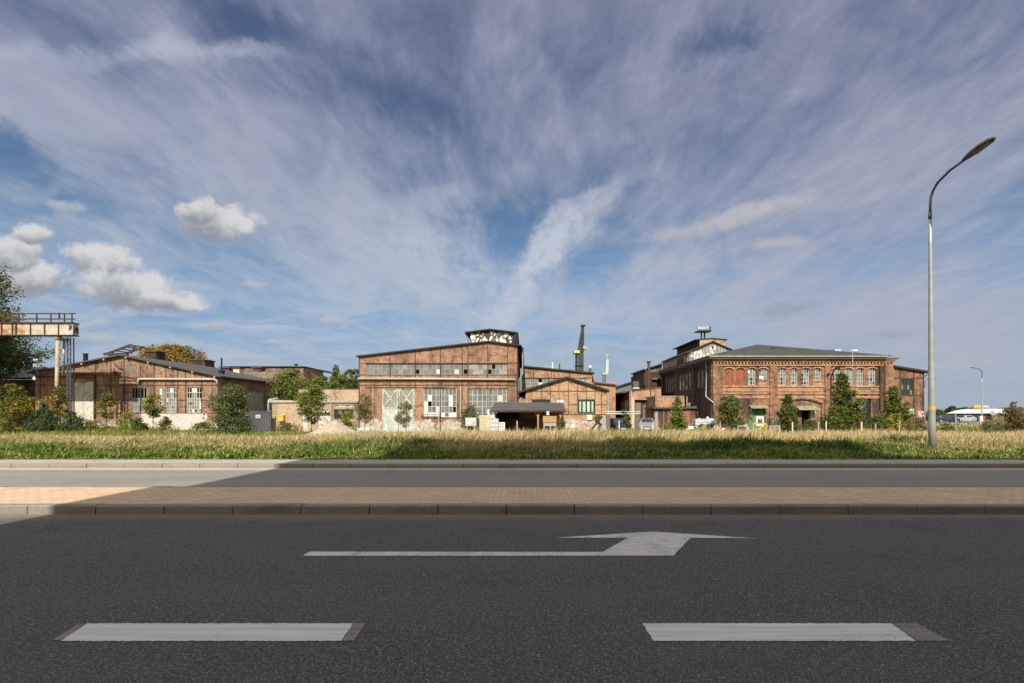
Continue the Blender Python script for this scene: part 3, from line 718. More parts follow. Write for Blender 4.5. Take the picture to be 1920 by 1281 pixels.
# ================================================================== long flat back building and low tan building
Y = 86.0; fr = front(Y); X = lambda p: wx(p, Y); Z = lambda p: wz(p, Y)
bk = thing('flat_roof_hall', (X(500), Y, G), 'long flat roofed brick building far behind the left hall', 'brick building')
mb = MB(); xl, xr = X(424), X(568.7)
hs = [(X(a), X(a+12), Z(706), Z(696)) for a in range(432, 560, 17)]
wall(mb, fr, xl, xr, G, Z(688.5), hs, .2); mb.poly([(xr,Y,G),(X(579.5),Y+6,G),(X(579.5),Y+6,Z(692.5)),(xr,Y,Z(688.5))])
left_side(xl).quad(mb, Y, Y+12, G, Z(688.5)); mb.build('wall', M['brick_back'], bk)
for h in hs: window(bk, fr, *h, 4, [1,1], M['frame_grey'], PN, pick_mix())
mb = MB(); mb.box(xl-.3, xr+.25, Y-.3, Y+12, Z(688.5)+.01, Z(687)); mb.hexa([(xr,Y-.3,Z(688.5)),(X(581),Y+6,Z(693)),(X(581),Y+12,Z(693)),(xr,Y+12,Z(688.5)),(xr,Y-.3,Z(687)),(X(581),Y+6,Z(691.7)),(X(581),Y+12,Z(691.7)),(xr,Y+12,Z(687))])
mb.build('roof', M['roof_dark'], bk)
for a, b in ((440,455),(498,512)):
    mb = MB(); mb.box(X(a), X(b), Y-4, Y-2.5, Z(699), Z(694)); mb.box(X(a)-.2, X(b)+.2, Y-4.2, Y-2.3, Z(694), Z(692)); o = mb.build('roof_vent', M['rust_red'], bk)
mb = MB(); mb.tube([(X(545),Y+2,Z(688)),(X(545),Y+2,Z(681))], .06, 6); mb.box(X(543.5),X(547),Y+1.6,Y+2.4,Z(683.5),Z(680.5)); mb.build('roof_lamp', M['black'], bk)

Y = 51.5; fr = front(Y); X = lambda p: wx(p, Y); Z = lambda p: wz(p, Y)
tn = thing('tan_storehouse', (X(590), Y, G), 'low tan brick storehouse with concrete coping, white door and dark window', 'storehouse')
xl, xr = X(510), X(672) ; zt = Z(755)
dr = (X(596), X(619.5), G, Z(775.5)); wn = (X(626), X(662), Z(786), Z(767.5)); wu = (X(627), X(668), Z(764.5), Z(759))
mb = MB(); wall(mb, fr, xl, xr, G-.05, zt, [dr, wn, wu], .2); left_side(xl).quad(mb, Y, Y+4.5, G, zt); mb.build('wall', M['brick_tan'], tn)
Yu = Y + 4.5; fu = front(Yu)
mb = MB(); fu.quad(mb, wx(560,Yu), wx(676,Yu), zt-.3, wz(730,Yu)); left_side(wx(560,Yu)).quad(mb, Yu, Yu+5, zt-.3, wz(730,Yu)); mb.build('upper_wall', M['brick_tan'], tn)
mb = MB(); mb.box(wx(559,Yu), wx(676,Yu), Yu-.06, Yu+5, wz(730,Yu)+.002, wz(729,Yu)); mb.build('roof', M['roof_felt'], tn)
mb = MB(); mb.box(xl-.12, X(588), Y-.15, Yu-.003, zt, Z(750.5)); mb.box(X(588)+.003, xr, Y-.147, Yu-.003, zt, Z(751.3)); mb.build('coping', M['concrete'], tn)
mb = MB(); fr.box(mb, X(559), X(618.5), Z(773.3), Z(771.6), -.02, .35); mb.build('door_canopy', M['board_white'], tn)
mb = MB(); fr.box(mb, dr[0], X(607.6), G, dr[3], -.15, -.1); fr.box(mb, X(608), dr[1], G, dr[3], -.15, -.1); mb.build('door', M['white_wash'], tn)
mb = MB(); fr.box(mb, X(568), X(577), G, Z(776), -.02, .05); mb.build('white_pier', M['white_wash'], tn)
window(tn, fr, *wn, 5, [1,1], M['steel'], [M['g_dark'], M['g_blue'], M['hole']], None, .07, .1); window(tn, fr, *wu, 6, [1], M['frame_grey'], [M['board_cream'], M['g_pale']])
mb = MB(); mb.tube([(xl-.25,Y-.15,Z(750)),(xl-.28,Y-.15,Z(756)),(xl-.28,Y-.15,G)], .12, 10); mb.tube([(X(513.5),Y+.6,Z(734)),(X(513.5),Y+.6,Z(747)),(xl-.25,Y-.1,Z(750))], .11, 10)
mb.build('downpipe', M['grey_pipe'], tn, True)
mb = MB(); mb.tube([(X(622),Y-.1,G),(X(622),Y-.1,Z(752))], .07, 8); mb.build('corner_pipe', M['grey_pipe'], tn)
mb = MB(); mb.bar((wx(625,Yu),Yu-.05,wz(737,Yu)),(wx(633,Yu),Yu-.05,wz(747,Yu)), .06); mb.build('slanted_rail', M['rust_red'], tn)
M['yellow'] = mat('yellow_paint', (.60,.42,.06), .15, 3, .5)
mb = MB(); mb.box(X(524), X(534), Y-.35, Y-.002, Z(790), Z(780.2)); mb.prism([(X(523.6),Y-.4,Z(780.2)),(X(534.4),Y-.4,Z(780.2)),(X(534.4),Y,Z(778.6)),(X(523.6),Y,Z(778.6))], (0,0,.05))
gb = mb.build('gas_box', M['yellow']); tag(gb, 'yellow gas meter box on the tan brick storehouse wall', 'gas box')
mb = MB(); mb.box(X(524.6), X(533.4), Y-.362, Y-.352, Z(789), Z(781)); mb.build('box_door', M['yellow'], gb)
mb = MB(); mb.box(X(526), X(535), Y-.3, Y-.02, Z(791.6), Z(790)-.004); mb.build('box_foot', M['black'], gb)

# dark steel yard gate
Y = 50.6; X = lambda p: wx(p, Y); Z = lambda p: wz(p, Y)
yg = thing('yard_gate', (X(480), Y, G), 'dark grey sheet metal yard gate between the bush and tan storehouse', 'gate')
M['gate_dark'] = mat('gate_dark', (.075,.08,.09), .15, 1.2, .6)
mb = MB(); mb.box(X(440), X(506.5), Y, Y+.05, G+.04, Z(773)); u = X(441)
while u < X(506): mb.box(u, u+.06, Y-.03, Y-.002, G+.04, Z(773)); u += .25
mb.build('panel', M['gate_dark'], yg)
mb = MB(); mb.box(X(506.8), X(508.4), Y-.05, Y+.1, G, Z(769)); mb.tube([(X(440),Y,Z(772)),(X(508),Y,Z(772))], .05, 8); mb.build('gate_frame', M['gate_dark'], yg)
for a, b, c, d in ((480,488.5,784,778),(461,464.2,779.5,776)):
    mb = MB(); mb.box(X(a), X(b), Y-.06, Y-.032, Z(c), Z(d)); s = mb.build('notice', M['board_white'], yg)
    mb = MB()
    for k in range(3):
        z = Z(c) + (Z(d)-Z(c))*(.25+.25*k); mb.box(X(a)+.06, X(b)-.06, Y-.068, Y-.061, z-.02, z+.02)
    mb.build('print_line', M['black'], s)
# ================================================================== large arcaded brick hall on the right
Y = 50.0; fr = front(Y); X = lambda p: wx(p, Y); Z = lambda p: wz(p, Y)
ah = thing('arcaded_hall', (X(1500), Y, G), 'large two storey brick hall with arched windows, dentil cornice and graffitied glass monitor', 'brick hall')
xl, xr = X(1335.5), X(1674.5); DB = 18.6; zc = Z(674)
w4 = [(1359.3,1374.4,722.5),(1380,1395.7,722.5),(1402,1416.8,722.5),(1423.3,1438.8,712.5)]
w4 += [(1459,1474,722.5),(1481.2,1495.8,722.5),(1503,1517.6,722.5),(1525.2,1540,713.8)]
w4 += [(1561.7,1575.6,723),(1583,1598.2,723),(1605.2,1619.3,723),(1627.3,1642.2,723)]
ar = .18
holes = [(X(a), X(b), Z(c), Z(690.3), ar) for a, b, c in w4]
door1 = (X(1404), X(1434.5), G, Z(766.8)); arch2 = (X(1465), X(1541), G, Z(749), .45); arch3 = (X(1605), X(1633), G, Z(737), .7)
mb = MB(); wall(mb, fr, xl, xr, G-.05, zc, holes + [door1, arch2, arch3], .25)
ah_wall = mb.build('wall', M['brick_arcade'], ah)
# left side wall with tall window groups between pilasters
sf = left_side(xl); zwl, zwh = 4.15, 6.05
groups = [(51.3, 54.6, 3), (56.3, 61.0, 4), (62.0, 67.0, 5)]
sh_ = []
for a, b, n_ in groups:
    s = (b - a) / n_
    sh_ += [(a + s*k + .14, a + s*(k+1) - .14, zwl, zwh) for k in range(n_)]
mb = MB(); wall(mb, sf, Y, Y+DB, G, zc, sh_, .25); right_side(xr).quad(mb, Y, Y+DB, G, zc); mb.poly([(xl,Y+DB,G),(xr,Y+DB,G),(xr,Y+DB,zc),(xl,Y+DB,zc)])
mb.build('side_wall', M['brick_dark_shaded'], ah)
for h in sh_: window(ah, sf, *h, 2, [1,1,1,.6], M['frame_grey'], [M['g_brown'], M['g_grey'], M['g_dark'], M['g_pale'], M['board_cream']], None, .05, .06, .12)
mb = MB()
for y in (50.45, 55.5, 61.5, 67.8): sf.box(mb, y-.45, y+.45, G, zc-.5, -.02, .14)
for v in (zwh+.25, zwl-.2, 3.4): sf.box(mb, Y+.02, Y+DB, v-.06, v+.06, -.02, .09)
mb.build('side_pilaster', M['brick_dark_shaded'], ah)
mb = MB(); sf.box(mb, Y-.1, Y+DB, zc-.45, zc-.2, -.02, .2); sf.box(mb, Y-.3, Y+DB, zc-.2, zc, -.02, .42); mb.build('side_cornice', M['brick_dark_shaded'], ah)
mb = MB(); mb.tube([(xl-.25,Y+1,zc-.2),(xl-.25,Y+1,Z(743)),(xl-.15,Y-.12,Z(752)),(X(1337),Y-.25,Z(756)),(X(1337),Y-.25,Z(790))], .075, 8); mb.build('downpipe', M['grey_pipe'], ah, True)
# front pilasters, strings and cornice
for a, b in ((1336,1354),(1442.2,1457),(1546,1556.3),(1648.3,1655),(1658.3,1674)):
    mb = MB(); fr.box(mb, X(a), X(b), G, Z(686), -.02, .13); mb.build('pilaster', M['brick_arcade'], ah)
mb = MB()
for a, b in ((1354.3,1442),(1457.3,1545.7),(1556.6,1648)):
    for p, h, w_ in ((724.6,.09,.1),(733,.08,.06),(737.5,.09,.055),(744.8,.13,.07)): fr.box(mb, X(a), X(b), Z(p)-h, Z(p)+h, -.02, w_)
    fr.box(mb, X(a), X(b), Z(729.3)-.12, Z(729.3)+.12, -.02, .03)
mb.build('string_course', M['brick_trim'], ah)
mb = MB()
fr.box(mb, xl, X(1674), Z(686.5), Z(683.5), -.02, .16); fr.box(mb, xl-.05, X(1675), Z(679), Z(676.5), -.02, .26); fr.box(mb, xl-.1, X(1676), Z(676.5), zc, -.02, .36)
u = xl + .05
while u < xr - .1:
    fr.box(mb, u, u+.17, Z(683.4), Z(679.1), -.02, .22); u += .34
mb.build('cornice', M['brick_trim'], ah)
# brick hoods over the arched windows
for (a, b, c, d, r_) in holes:
    mb = MB(); n = 8; w_ = b - a
    P = [(a - .09 + (w_+.18)*i/n, d + .02 - ar*1.1*(2*i/n-1)**2) for i in range(n+1)]
    for p, q in zip(P, P[1:]): mb.prism([fr.p(*p,-.02), fr.p(*q,-.02), fr.p(q[0],q[1]+.16,-.02), fr.p(p[0],p[1]+.16,-.02)], fr.N*.08)
    fr.box(mb, a-.06, b+.06, c-.1, c, -.02, .09)
    mb.build('window_surround', M['brick_trim'], ah)
M['shutter'] = patchy('red_board', (.36,.11,.055), (.26,.085,.05), 1.3, .52, .12)
for i, h in enumerate(holes):
    if i < 2:
        mb = MB(); fr.box(mb, h[0], h[1], h[2], h[3], -.2, -.1); mb.box(h[0]+.35, h[0]+.43, Y+.08, Y+.099, Z(703), Z(696)); o = mb.build('window_board', M['shutter'], ah); o['label'] = 'red brown board closing an arched window'
    else:
        wnd = window(ah, fr, *h[:4], 3, [1,1,1,1.2] if i not in (3,7) else [1,1,1.1], M['frame_white'], PN,
               lambda a_, b_: int(rng.choice([0,1,2,5,9,3,7], p=[.30,.2,.2,.06,.16,.07,.01])), .045, .06, .14, arch=ar)
for i in (3, 7):                                   # brick filling below the two shorter windows
    mb = MB(); fr.box(mb, holes[i][0]-.05, holes[i][1]+.05, Z(723.5), holes[i][2]-.11, -.02, .012); mb.build('brick_infill', M['brick_orange'], ah)
mb = MB(); fr.box(mb, X(1423), X(1431), Z(711), Z(706), -.05, .06); mb.build('notice', M['board_white'], ah)
mb = MB()
for k in range(12):
    p = Vector((X(1436)+random.uniform(-.2,.8), Y-.1-random.uniform(0,.3), Z(711)+random.uniform(-.5,.25))); mb.bar(p, p+Vector((random.uniform(-.25,.25),random.uniform(-.15,.1),random.uniform(-.1,.25))), .03)
mb.build('wall_weed', M['timber_dark'], ah)
# green door with poster, canopy
M['door_green'] = patchy('door_green', (.12,.24,.11), (.16,.30,.15), 1.4, .5, .1); M['canopy_green'] = patchy('canopy_green', (.32,.37,.22), (.24,.24,.18), 2, .52, .1)
mb = MB(); fr.box(mb, door1[0], (door1[0]+door1[1])/2-.015, G, door1[3], -.22, -.14); fr.box(mb, (door1[0]+door1[1])/2+.015, door1[1], G, door1[3], -.22, -.14); gd = mb.build('door', M['door_green'], ah); gd['label'] = 'green double door under a sloping canopy'
mb = MB(); fr.box(mb, X(1418.6), X(1433.2), Z(799), Z(780.5), -.139, -.11); po = mb.build('poster', M['board_white'], gd)
M['poster_pic'] = patchy('poster_picture', (.05,.05,.06), (.42,.36,.34), 1.6, .55, .05)
mb = MB(); fr.box(mb, X(1422), X(1430), Z(795), Z(785.5), -.109, -.1); mb.build('picture', M['poster_pic'], po)
def canopy(a, b, ptop, pbot, out):
    mb = MB(); mb.hexa([fr.p(X(a),Z(ptop)-.1,-.02), fr.p(X(b),Z(ptop)-.1,-.02), fr.p(X(b)+.1,Z(pbot)-.06,out), fr.p(X(a)-.1,Z(pbot)-.06,out),
        fr.p(X(a),Z(ptop),-.02), fr.p(X(b),Z(ptop),-.02), fr.p(X(b)+.1,Z(pbot),out), fr.p(X(a)-.1,Z(pbot),out)]); return mb.build('canopy', M['canopy_green'], ah)
canopy(1405, 1435, 760, 765, .7)
# wide shallow arch, bricked up round an open doorway
mb = MB(); ff = front(Y+.17); X2 = lambda p: wx(p, Y+.17); Z2 = lambda p: wz(p, Y+.17)
wall(mb, ff, arch2[0]-.1, arch2[1]+.1, G, arch2[3]+.05, [(X2(1503), X2(1519), G, Z2(768.5)), (X2(1519.4), X2(1531.5), Z2(785), Z2(768.5))], .3); mb.build('arch_infill', M['brick_arcade'], ah)
mb = MB(); ff.quad(mb, X2(1502), X2(1533), G, Z2(767), -.29); mb.build('open_doorway', M['hole'], ah)
mb = MB(); ff.box(mb, X2(1519.4), X2(1531.5), Z2(785), Z2(768.5), -.2, -.1); pl = mb.build('side_panel', M['board_cream'], ah)
mb = MB(); ff.box(mb, X2(1525), X2(1526), Z2(785), Z2(768.5), -.1, -.07); ff.box(mb, X2(1519.4), X2(1531.5), Z2(777.5), Z2(776.5), -.1, -.073); mb.build('glazing_bar', M['frame_grey'], pl)
canopy(1493, 1530, 761, 768, .75)
mb = MB()
for k in range(16):
    t0, t1 = k/16, (k+1)/16; q = lambda t: fr.p(arch2[0]-.15+(arch2[1]-arch2[0]+.3)*t, arch2[3]+.1-.5*(2*t-1)**2, -.02)
    mb.prism([q(t0), q(t1), q(t1)+Vector((0,0,.2)), q(t0)+Vector((0,0,.2))], fr.N*.08)
mb.build('arch_ring', M['brick_trim'], ah)
# painted doorway with a round mural
M['mural'] = patchy('mural_paint', (.34,.34,.40), (.10,.11,.13), 1.0, .52, .06)
mb = MB(); fr.box(mb, arch3[0], arch3[1], G, arch3[3], -.24, -.16); dm = mb.build('mural_door', M['mat_dark'] if 'mat_dark' in M else M['black'], ah); dm['label'] = 'black doorway panel with a pale round mural'
mb = MB(); cx, cz, r_ = X(1614), Z(752), .62
mb.prism([(cx + r_*1.05*math.cos(2*math.pi*k/28), Y+.159, cz + r_*1.3*math.sin(2*math.pi*k/28)) for k in range(28)], (0,-.02,0)); mb.build('round_mural', M['mural'], dm)
mb = MB(); fr.box(mb, X(1609), X(1632), Z(736.5), Z(726), -.02, .05); mb.build('fuse_cabinet', M['fascia'], ah)
# wall lamp arm and dark downpipe
mb = MB(); mb.tube([(X(1556),Y-.2,Z(770)),(X(1556),Y-.2,Z(708)),(X(1558),Y-.4,Z(697)),(X(1561),Y-.6,Z(691))], .05, 6); mb.box(X(1560),X(1565),Y-.9,Y-.5,Z(692.5),Z(689.5)); mb.box(X(1549),X(1553),Y-.3,Y-.1,Z(704),Z(700)); mb.build('wall_lamp', M['black'], ah)
mb = MB(); mb.tube([(X(1656.6),Y-.14,Z(800)),(X(1656.6),Y-.14,Z(675))], .09, 8); mb.build('dark_downpipe', M['timber_dark'], ah)
# hipped roof with a low front ridge
za = wz(646, Y+10) ; xm = wx(1420, Y+10); e0 = Y-.55; zf = Z(667.5); ex0, ex1 = xl-.5, X(1655)
mb = MB(); zb_ = zc + .005
mb.box(ex0, ex1, e0, Y+DB, zb_, zf-.005)
mb.build('eaves_fascia', M['fascia'], ah)
mb = MB(); mb.box(ex0-.05, ex1+.05, e0-.13, e0-.003, zf-.17, zf-.04); mb.build('eaves_gutter', M['frame_grey'], ah)
mb = MB(); mb.box(X(1655)+.003, X(1680), e0+.1, Y+DB, zb_, zb_+.14); mb.build('eaves_end', M['fascia'], ah)
mb = MB(); A = (ex0-.05,e0-.05,zf); B_ = (ex1+.6,e0-.05,zf-.02); C_ = (xm,Y+10,za); D_ = (xm,Y+DB,za); E_ = (ex0-.05,Y+DB,zf); F_ = (ex1+.6,Y+DB,zf-.02)
mb.poly([A,B_,C_]); mb.poly([B_,F_,D_,C_]); mb.poly([A,C_,D_,E_]); mb.poly([A,E_,F_,B_]); mb.poly([E_,D_,F_])
rf = mb.build('roof', M['roof_green'], ah)
mb = MB(); yq = 55; q = lambda x, y, d=0: (wx(x,yq), yq+d, wz(y,yq))
mb.prism([q(1440,655.5), q(1455,655.5), q(1451,651.5)], (0,1.5,.1)); mb.build('dormer_vent', M['roof_dark'], rf)
mb = MB(); yq = 57; mb.hexa([q(1557,660,-.8), q(1569,660,-.8), q(1569,659,.8), q(1557,659,.8), q(1557,656.5,-.8), q(1569,656.8,-.8), q(1569,655,.8), q(1557,655,.8)]); mb.build('skylight', M['g_ice'], rf)
# glazed monitor with graffiti, its gable towards the road
M['clad'] = patchy('clad_grey_green', (.24,.25,.22), (.33,.28,.22), 1.2, .54, .08, stretch=(1.4,1.4,.3))
M['clad_tan'] = patchy('clad_tan', (.42,.37,.26), (.30,.24,.17), 1.1, .52, .1, stretch=(1.6,1.6,.25))
Ym = 58.0; fm = front(Ym); XM = lambda p: wx(p, Ym); ZM = lambda p: wz(p, Ym)
a, b, m_ = XM(1291.5), XM(1380), XM(1336); zb0 = zc-.2
mb = MB(); fm.poly(mb, [(a,zb0),(b,zb0),(b,ZM(661)),(m_,ZM(641.5)),(a,ZM(661))]); mon = mb.build('roof_monitor', M['clad'], ah); mon['label'] = 'grey green clad roof monitor with white graffiti letters'
mb = MB(); left_side(a).quad(mb, Ym, Ym+11, zb0, ZM(661)); right_side(b).quad(mb, Ym, Ym+11, zb0, ZM(661)); mb.build('monitor_side', M['clad_tan'], mon)
mb = MB(); ls = left_side(a); ls.box(mb, 60.0, 62.4, ZM(661)-1.25, ZM(661)-.35, -.02, .05); mb.build('red_panel', M['rust_red'], mon)
mb = MB()
for k in range(12): ls.box(mb, Ym+.4+k*.9, Ym+.47+k*.9, zb0, ZM(661)-.1, -.02, .03)
for p in (1306,1313,1320,1325.5,1331,1341,1348,1353,1359,1366,1373):
    zt = ZM(641.5 + abs(p-1336)*.443)-.1; fm.box(mb, XM(p)-.03, XM(p)+.03, zb0, zt, -.02, .03)
mb.build('cladding_bar', M['frame_white'], mon)
mb = MB(); y0, y1 = Ym-.25, Ym+11; s = (ZM(641.5)-ZM(661))/(m_-a)
roof_slab(mb, (a-.25,y0,ZM(661)-.25*s+.12), (m_,y0,ZM(641.5)+.12), (m_,y1,ZM(641.5)+.12), (a-.25,y1,ZM(661)-.25*s+.12), .12)
roof_slab(mb, (m_+.002,y0,ZM(641.5)+.12), (b+.3,y0,ZM(661)-.3*s+.12), (b+.3,y1,ZM(661)-.3*s+.12), (m_+.002,y1,ZM(641.5)+.12), .12)
mb.build('monitor_roof', M['roof_dark'], mon)
M['spray'] = mat('white_spray_paint', (.70,.70,.68), .15, 4, .7)
def strokes(mb, fr_, segs, u0, v0, su, sv, w, skew=0):
    for seg in segs:
        for (p, q) in zip(seg, seg[1:]):
            A_ = (u0+p[0]*su, v0+p[1]*sv+p[0]*skew); B2 = (u0+q[0]*su, v0+q[1]*sv+q[0]*skew)
            mb.bar(fr_.p(*A_,.012), fr_.p(*B2,.012), .02, w)
ring = lambda cx, cy, rx, ry: [(cx+rx*math.cos(t*math.pi/6), cy+ry*math.sin(t*math.pi/6)) for t in range(13)]
L = [[(0,0),(0,1),(.65,1)], [(0,.52),(.5,.52)], ring(1.25,.45,.38,.45), ring(2.15,.45,.36,.42), [(2.8,1),(2.8,.1),(3.3,.1)], [(3.6,1),(3.6,.2),(3.9,.05),(4.2,.2),(4.2,1)], [(4.6,0),(4.6,1),(5.1,.9),(5.05,.55),(4.6,.5),(5.2,0)]]
mb = MB(); strokes(mb, fm, L, XM(1295), ZM(676.5), .52, 1.0, .2, .16); strokes(mb, fm, [[(0,0),(.3,.5),(.5,.1)], [(.7,0),(.8,.5)]], XM(1331), ZM(656), .8, .9, .2)
mb.build('graffiti', M['spray'], mon)
# rusty ridge lantern on the monitor
Yr = 60.0; fq = front(Yr); XR = lambda p: wx(p, Yr); ZR = lambda p: wz(p, Yr)
M['rusty'] = patchy('rusty_sheet', (.56,.42,.24), (.40,.16,.05), 1.1, .5, .07, .8)
a, b, m_ = XR(1312), XR(1358.5), XR(1336)
mb = MB(); fq.poly(mb, [(a,ZR(664)),(b,ZR(664)),(b,ZR(636)),(m_,ZR(634.3)),(a,ZR(636))]); rl = mb.build('ridge_lantern', M['rusty'], ah); rl['label'] = 'rusty sheet metal lantern on top of the monitor'
mb = MB(); left_side(a).quad(mb, Yr, Yr+9, ZR(664), ZR(636)); right_side(b).quad(mb, Yr, Yr+9, ZR(664), ZR(636)); mb.build('lantern_side', M['timber_dark'], rl)
mb = MB(); roof_slab(mb, (a-.55,Yr-.1,ZR(636.3)), (m_,Yr-.1,ZR(633.8)), (m_,Yr+9.3,ZR(633.8)), (a-.55,Yr+9.3,ZR(636.3)), .1); roof_slab(mb, (m_+.002,Yr-.1,ZR(633.8)), (b+.35,Yr-.1,ZR(636.3)), (b+.35,Yr+9.3,ZR(636.3)), (m_+.002,Yr+9.3,ZR(633.8)), .1); mb.build('lantern_roof', M['roof_dark'], rl)
# floodlight platform on two legs
Yp = 66; q = lambda x, y, d=0: (wx(x,Yp), Yp+d, wz(y,Yp)); fp = thing('light_platform', q(1318,633), 'floodlight platform on two legs above the rusty roof lantern', 'floodlight platform')
mb = MB()
for x in (1315, 1321): mb.bar(q(x,636), q(x,622), .16)
mb.build('leg', M['black'], fp)
mb = MB(); mb.box(wx(1305,Yp), wx(1331,Yp), Yp-.7, Yp+.7, wz(623,Yp), wz(621.4,Yp)); mb.build('deck', M['black'], fp)
mb = MB()
for y in (619, 616.5): mb.bar(q(1305,y,-.7), q(1331,y,-.7), .04)
for x in range(1305, 1332, 5): mb.bar(q(x,622,-.7), q(x,616.5,-.7), .04)
mb.build('railing', M['galv'], fp)
for x in (1309,1314,1319,1325,1329):
    mb = MB(); c = Vector(q(x,617,-.2)); mb.hexa([c+Vector(v) for v in ((-.16,-.25,-.2),(.16,-.25,-.2),(.16,.1,-.2),(-.16,.1,-.2),(-.2,-.2,.25),(.2,-.2,.25),(.16,.15,.2),(-.16,.15,.2))]); mb.bar(c+Vector((0,0,-.35)), c+Vector((0,0,-.15)), .05); mb.build('floodlight', M['galv'] if x != 1329 else M['black'], fp)

# lean-to at the right end
lt = thing('brick_lean_to', (X(1706), Y, G), 'brick lean-to with sloping dark roof at the right end of the arcaded hall', 'lean-to')
a, b = xr+.003, X(1731.5); za_, zb2 = Z(687.5), Z(697)
wn = (X(1690), X(1712.3), Z(741), Z(711.3))
mb = MB(); wall(mb, fr, a, b, G-.05, zb2-.3, [wn], .25); fr.poly(mb, [(a,zb2-.3),(b,zb2-.3),(b,zb2),(a,za_)]); mb.build('wall', M['brick_arcade'], lt)
mb = MB(); right_side(b).quad(mb, Y, Y+14, G, zb2); mb.build('side_wall', M['brick_dark_shaded'], lt)
mb = MB(); roof_slab(mb, (a-.05,Y-.3,za_+.12), (X(1741.5),Y-.3,Z(696.2)), (X(1741.5),Y+14,Z(696.2)), (a-.05,Y+14,za_+.12), .18); mb.build('roof', M['roof_dark'], lt)
mb = MB()
for p, l, h in ((1688,G,691),(1713.3,G,695),(1731,G,698)): mbar(mb, fr, X(p)-.05, X(p)+.03, l, Z(h), .04)
mbar(mb, fr, a, b, Z(709.6)-.045, Z(709.6)+.045, .03); mbar(mb, fr, a, b, Z(741.5)-.045, Z(741.5)+.045, .03); mb.build('steel_frame', M['steel'], lt)
window(lt, fr, *wn, 4, [1,1,1], M['frame_green'], [M['g_dark'], M['g_dark'], M['g_blue'], M['g_green']], lambda i, j: 0 if j == 2 else int(rng.integers(0,4)), .05, .06)
mb = MB(); fr.box(mb, X(1703), X(1713), Z(778), Z(766), -.02, .06); mb.build('green_hatch', M['g_mint'], lt)
mb = MB(); fr.box(mb, X(1720.7), X(1731.2), Z(781), Z(771.5), -.02, .05); sg = mb.build('wall_sign', M['board_white'], lt); sg['label'] = 'white wall sign with red letters'
M['red'] = mat('red_paint', (.52,.045,.04), .1, 3, .5)
mb = MB(); strokes(mb, Frame((0,Y-.05,0),(1,0,0),(0,-1,0)), [[(0,1),(0,0),(.5,0)], [(.7,1),(1.3,1)], [(1,1),(1,0)], [(1.6,0),(1.6,1),(2.2,0),(2.2,1)]], X(1721.8), Z(779.3), .2, .34, .075); mb.build('lettering', M['red'], sg)
mb = MB(); mb.tube([(b+.1,Y+.1,Z(700)),(b+.1,Y+.1,G)], .05, 6); mb.tube([(X(1738),Y-.2,Z(697)),(X(1738),Y-.2,Z(701)),(b+.1,Y,Z(706))], .05, 6); mb.build('downpipe', M['timber_dark'], lt)

# ================================================================== low buildings in the lane
Yc = 54.0; fr = front(Yc); X = lambda p: wx(p, Yc); Z = lambda p: wz(p, Yc)
lb = thing('low_lane_shed', (X(1275), Yc, G), 'low flat roofed brick shed between the lane and the arcaded hall', 'shed')
xa, xb = X(1226), wx(1335.5, 50) - .3
hs = [(X(1228), X(1234), G, Z(770)), (X(1237), X(1243), G, Z(770)), (X(1245.5), X(1251), G, Z(770)), (X(1307), X(1325), Z(785), Z(770.5))]
mb = MB(); wall(mb, fr, xa, xb, G-.05, Z(766.5), hs, .2); left_side(xa).quad(mb, Yc, Yc+3.9, G, Z(766.5)); mb.build('wall', M['brick_arcade'], lb)
mb = MB(); mb.box(xa-.15, X(1286), Yc-.35, Yc+4.05, Z(766.4), Z(763.5)); mb.box(X(1286)+.003, xb, Yc-.3, Yc+4, Z(766.2), Z(762)); mb.build('roof', M['roof_felt'], lb)
for h in hs[:3]:
    mb = MB(); fr.box(mb, h[0], h[1], G, h[3], -.15, -.1); mb.build('door', M['frame_grey'] if h is hs[0] else M['timber_dark'], lb)
window(lb, fr, *hs[3], 3, [1,1], M['frame_white'], PN, pick_mix(), .05, .06)
mb = MB(); mb.tube([(X(1293.5),Yc+1,Z(763)),(X(1293.5),Yc+1,Z(743))], .07, 8); mb.tube([(X(1298),Yc+1,Z(763)),(X(1298),Yc+1,Z(758))], .09, 8); mb.tube([(X(1298),Yc+1,Z(758)),(X(1298),Yc+1,Z(755.5))], .16, 8); mb.build('roof_pipe', M['galv'], lb)
Yd = 58.0; X = lambda p: wx(p, Yd); Z = lambda p: wz(p, Yd); fr = front(Yd)
up = thing('brick_block', (X(1255), Yd, G), 'plain orange brick block rising behind the low lane shed', 'brick block')
mb = MB(); mb.box(X(1228.5), wx(1335.5, 50)-.2, Yd, Yd+3.9, G, Z(744)); mb.build('wall', M['brick_orange'], up)
mb = MB(); mb.box(X(1228), wx(1335.5, 50)-.18, Yd-.06, Yd+3.95, Z(744)+.002, Z(742.6)); mb.build('coping', M['concrete'], up)
mb = MB(); fr.box(mb, X(1227.5), X(1230.5), G, Z(740), -.02, .25); mb.build('corner_pier', M['brick_trim'], up)
Ye = 62.0; X = lambda p: wx(p, Ye); Z = lambda p: wz(p, Ye); fr = front(Ye)
an = thing('brick_annex', (X(1210), Ye, G), 'orange brick annex with a big dark doorway beside the lane', 'annex')
xa, xb = X(1180), X(1239.5); bay = (X(1190), X(1225), G, Z(750))
mb = MB(); wall(mb, fr, xa, xb, G, Z(732.5), [bay], .5); fr.poly(mb, [(xa,Z(732.5)),(xb,Z(732.5)),(xb,Z(726))]); mb.build('wall', M['brick_orange'], an)
sl_ = left_side(xa); hs = [(63+2.6*k, 65.1+2.6*k, 1.2, 3.0) for k in range(5)]
mb = MB(); wall(mb, sl_, Ye, Ye+15, G, Z(734), hs, .15); right_side(xb).quad(mb, Ye, Ye+15, G, Z(726)); mb.build('side_wall', M['brick_dark_shaded'], an)
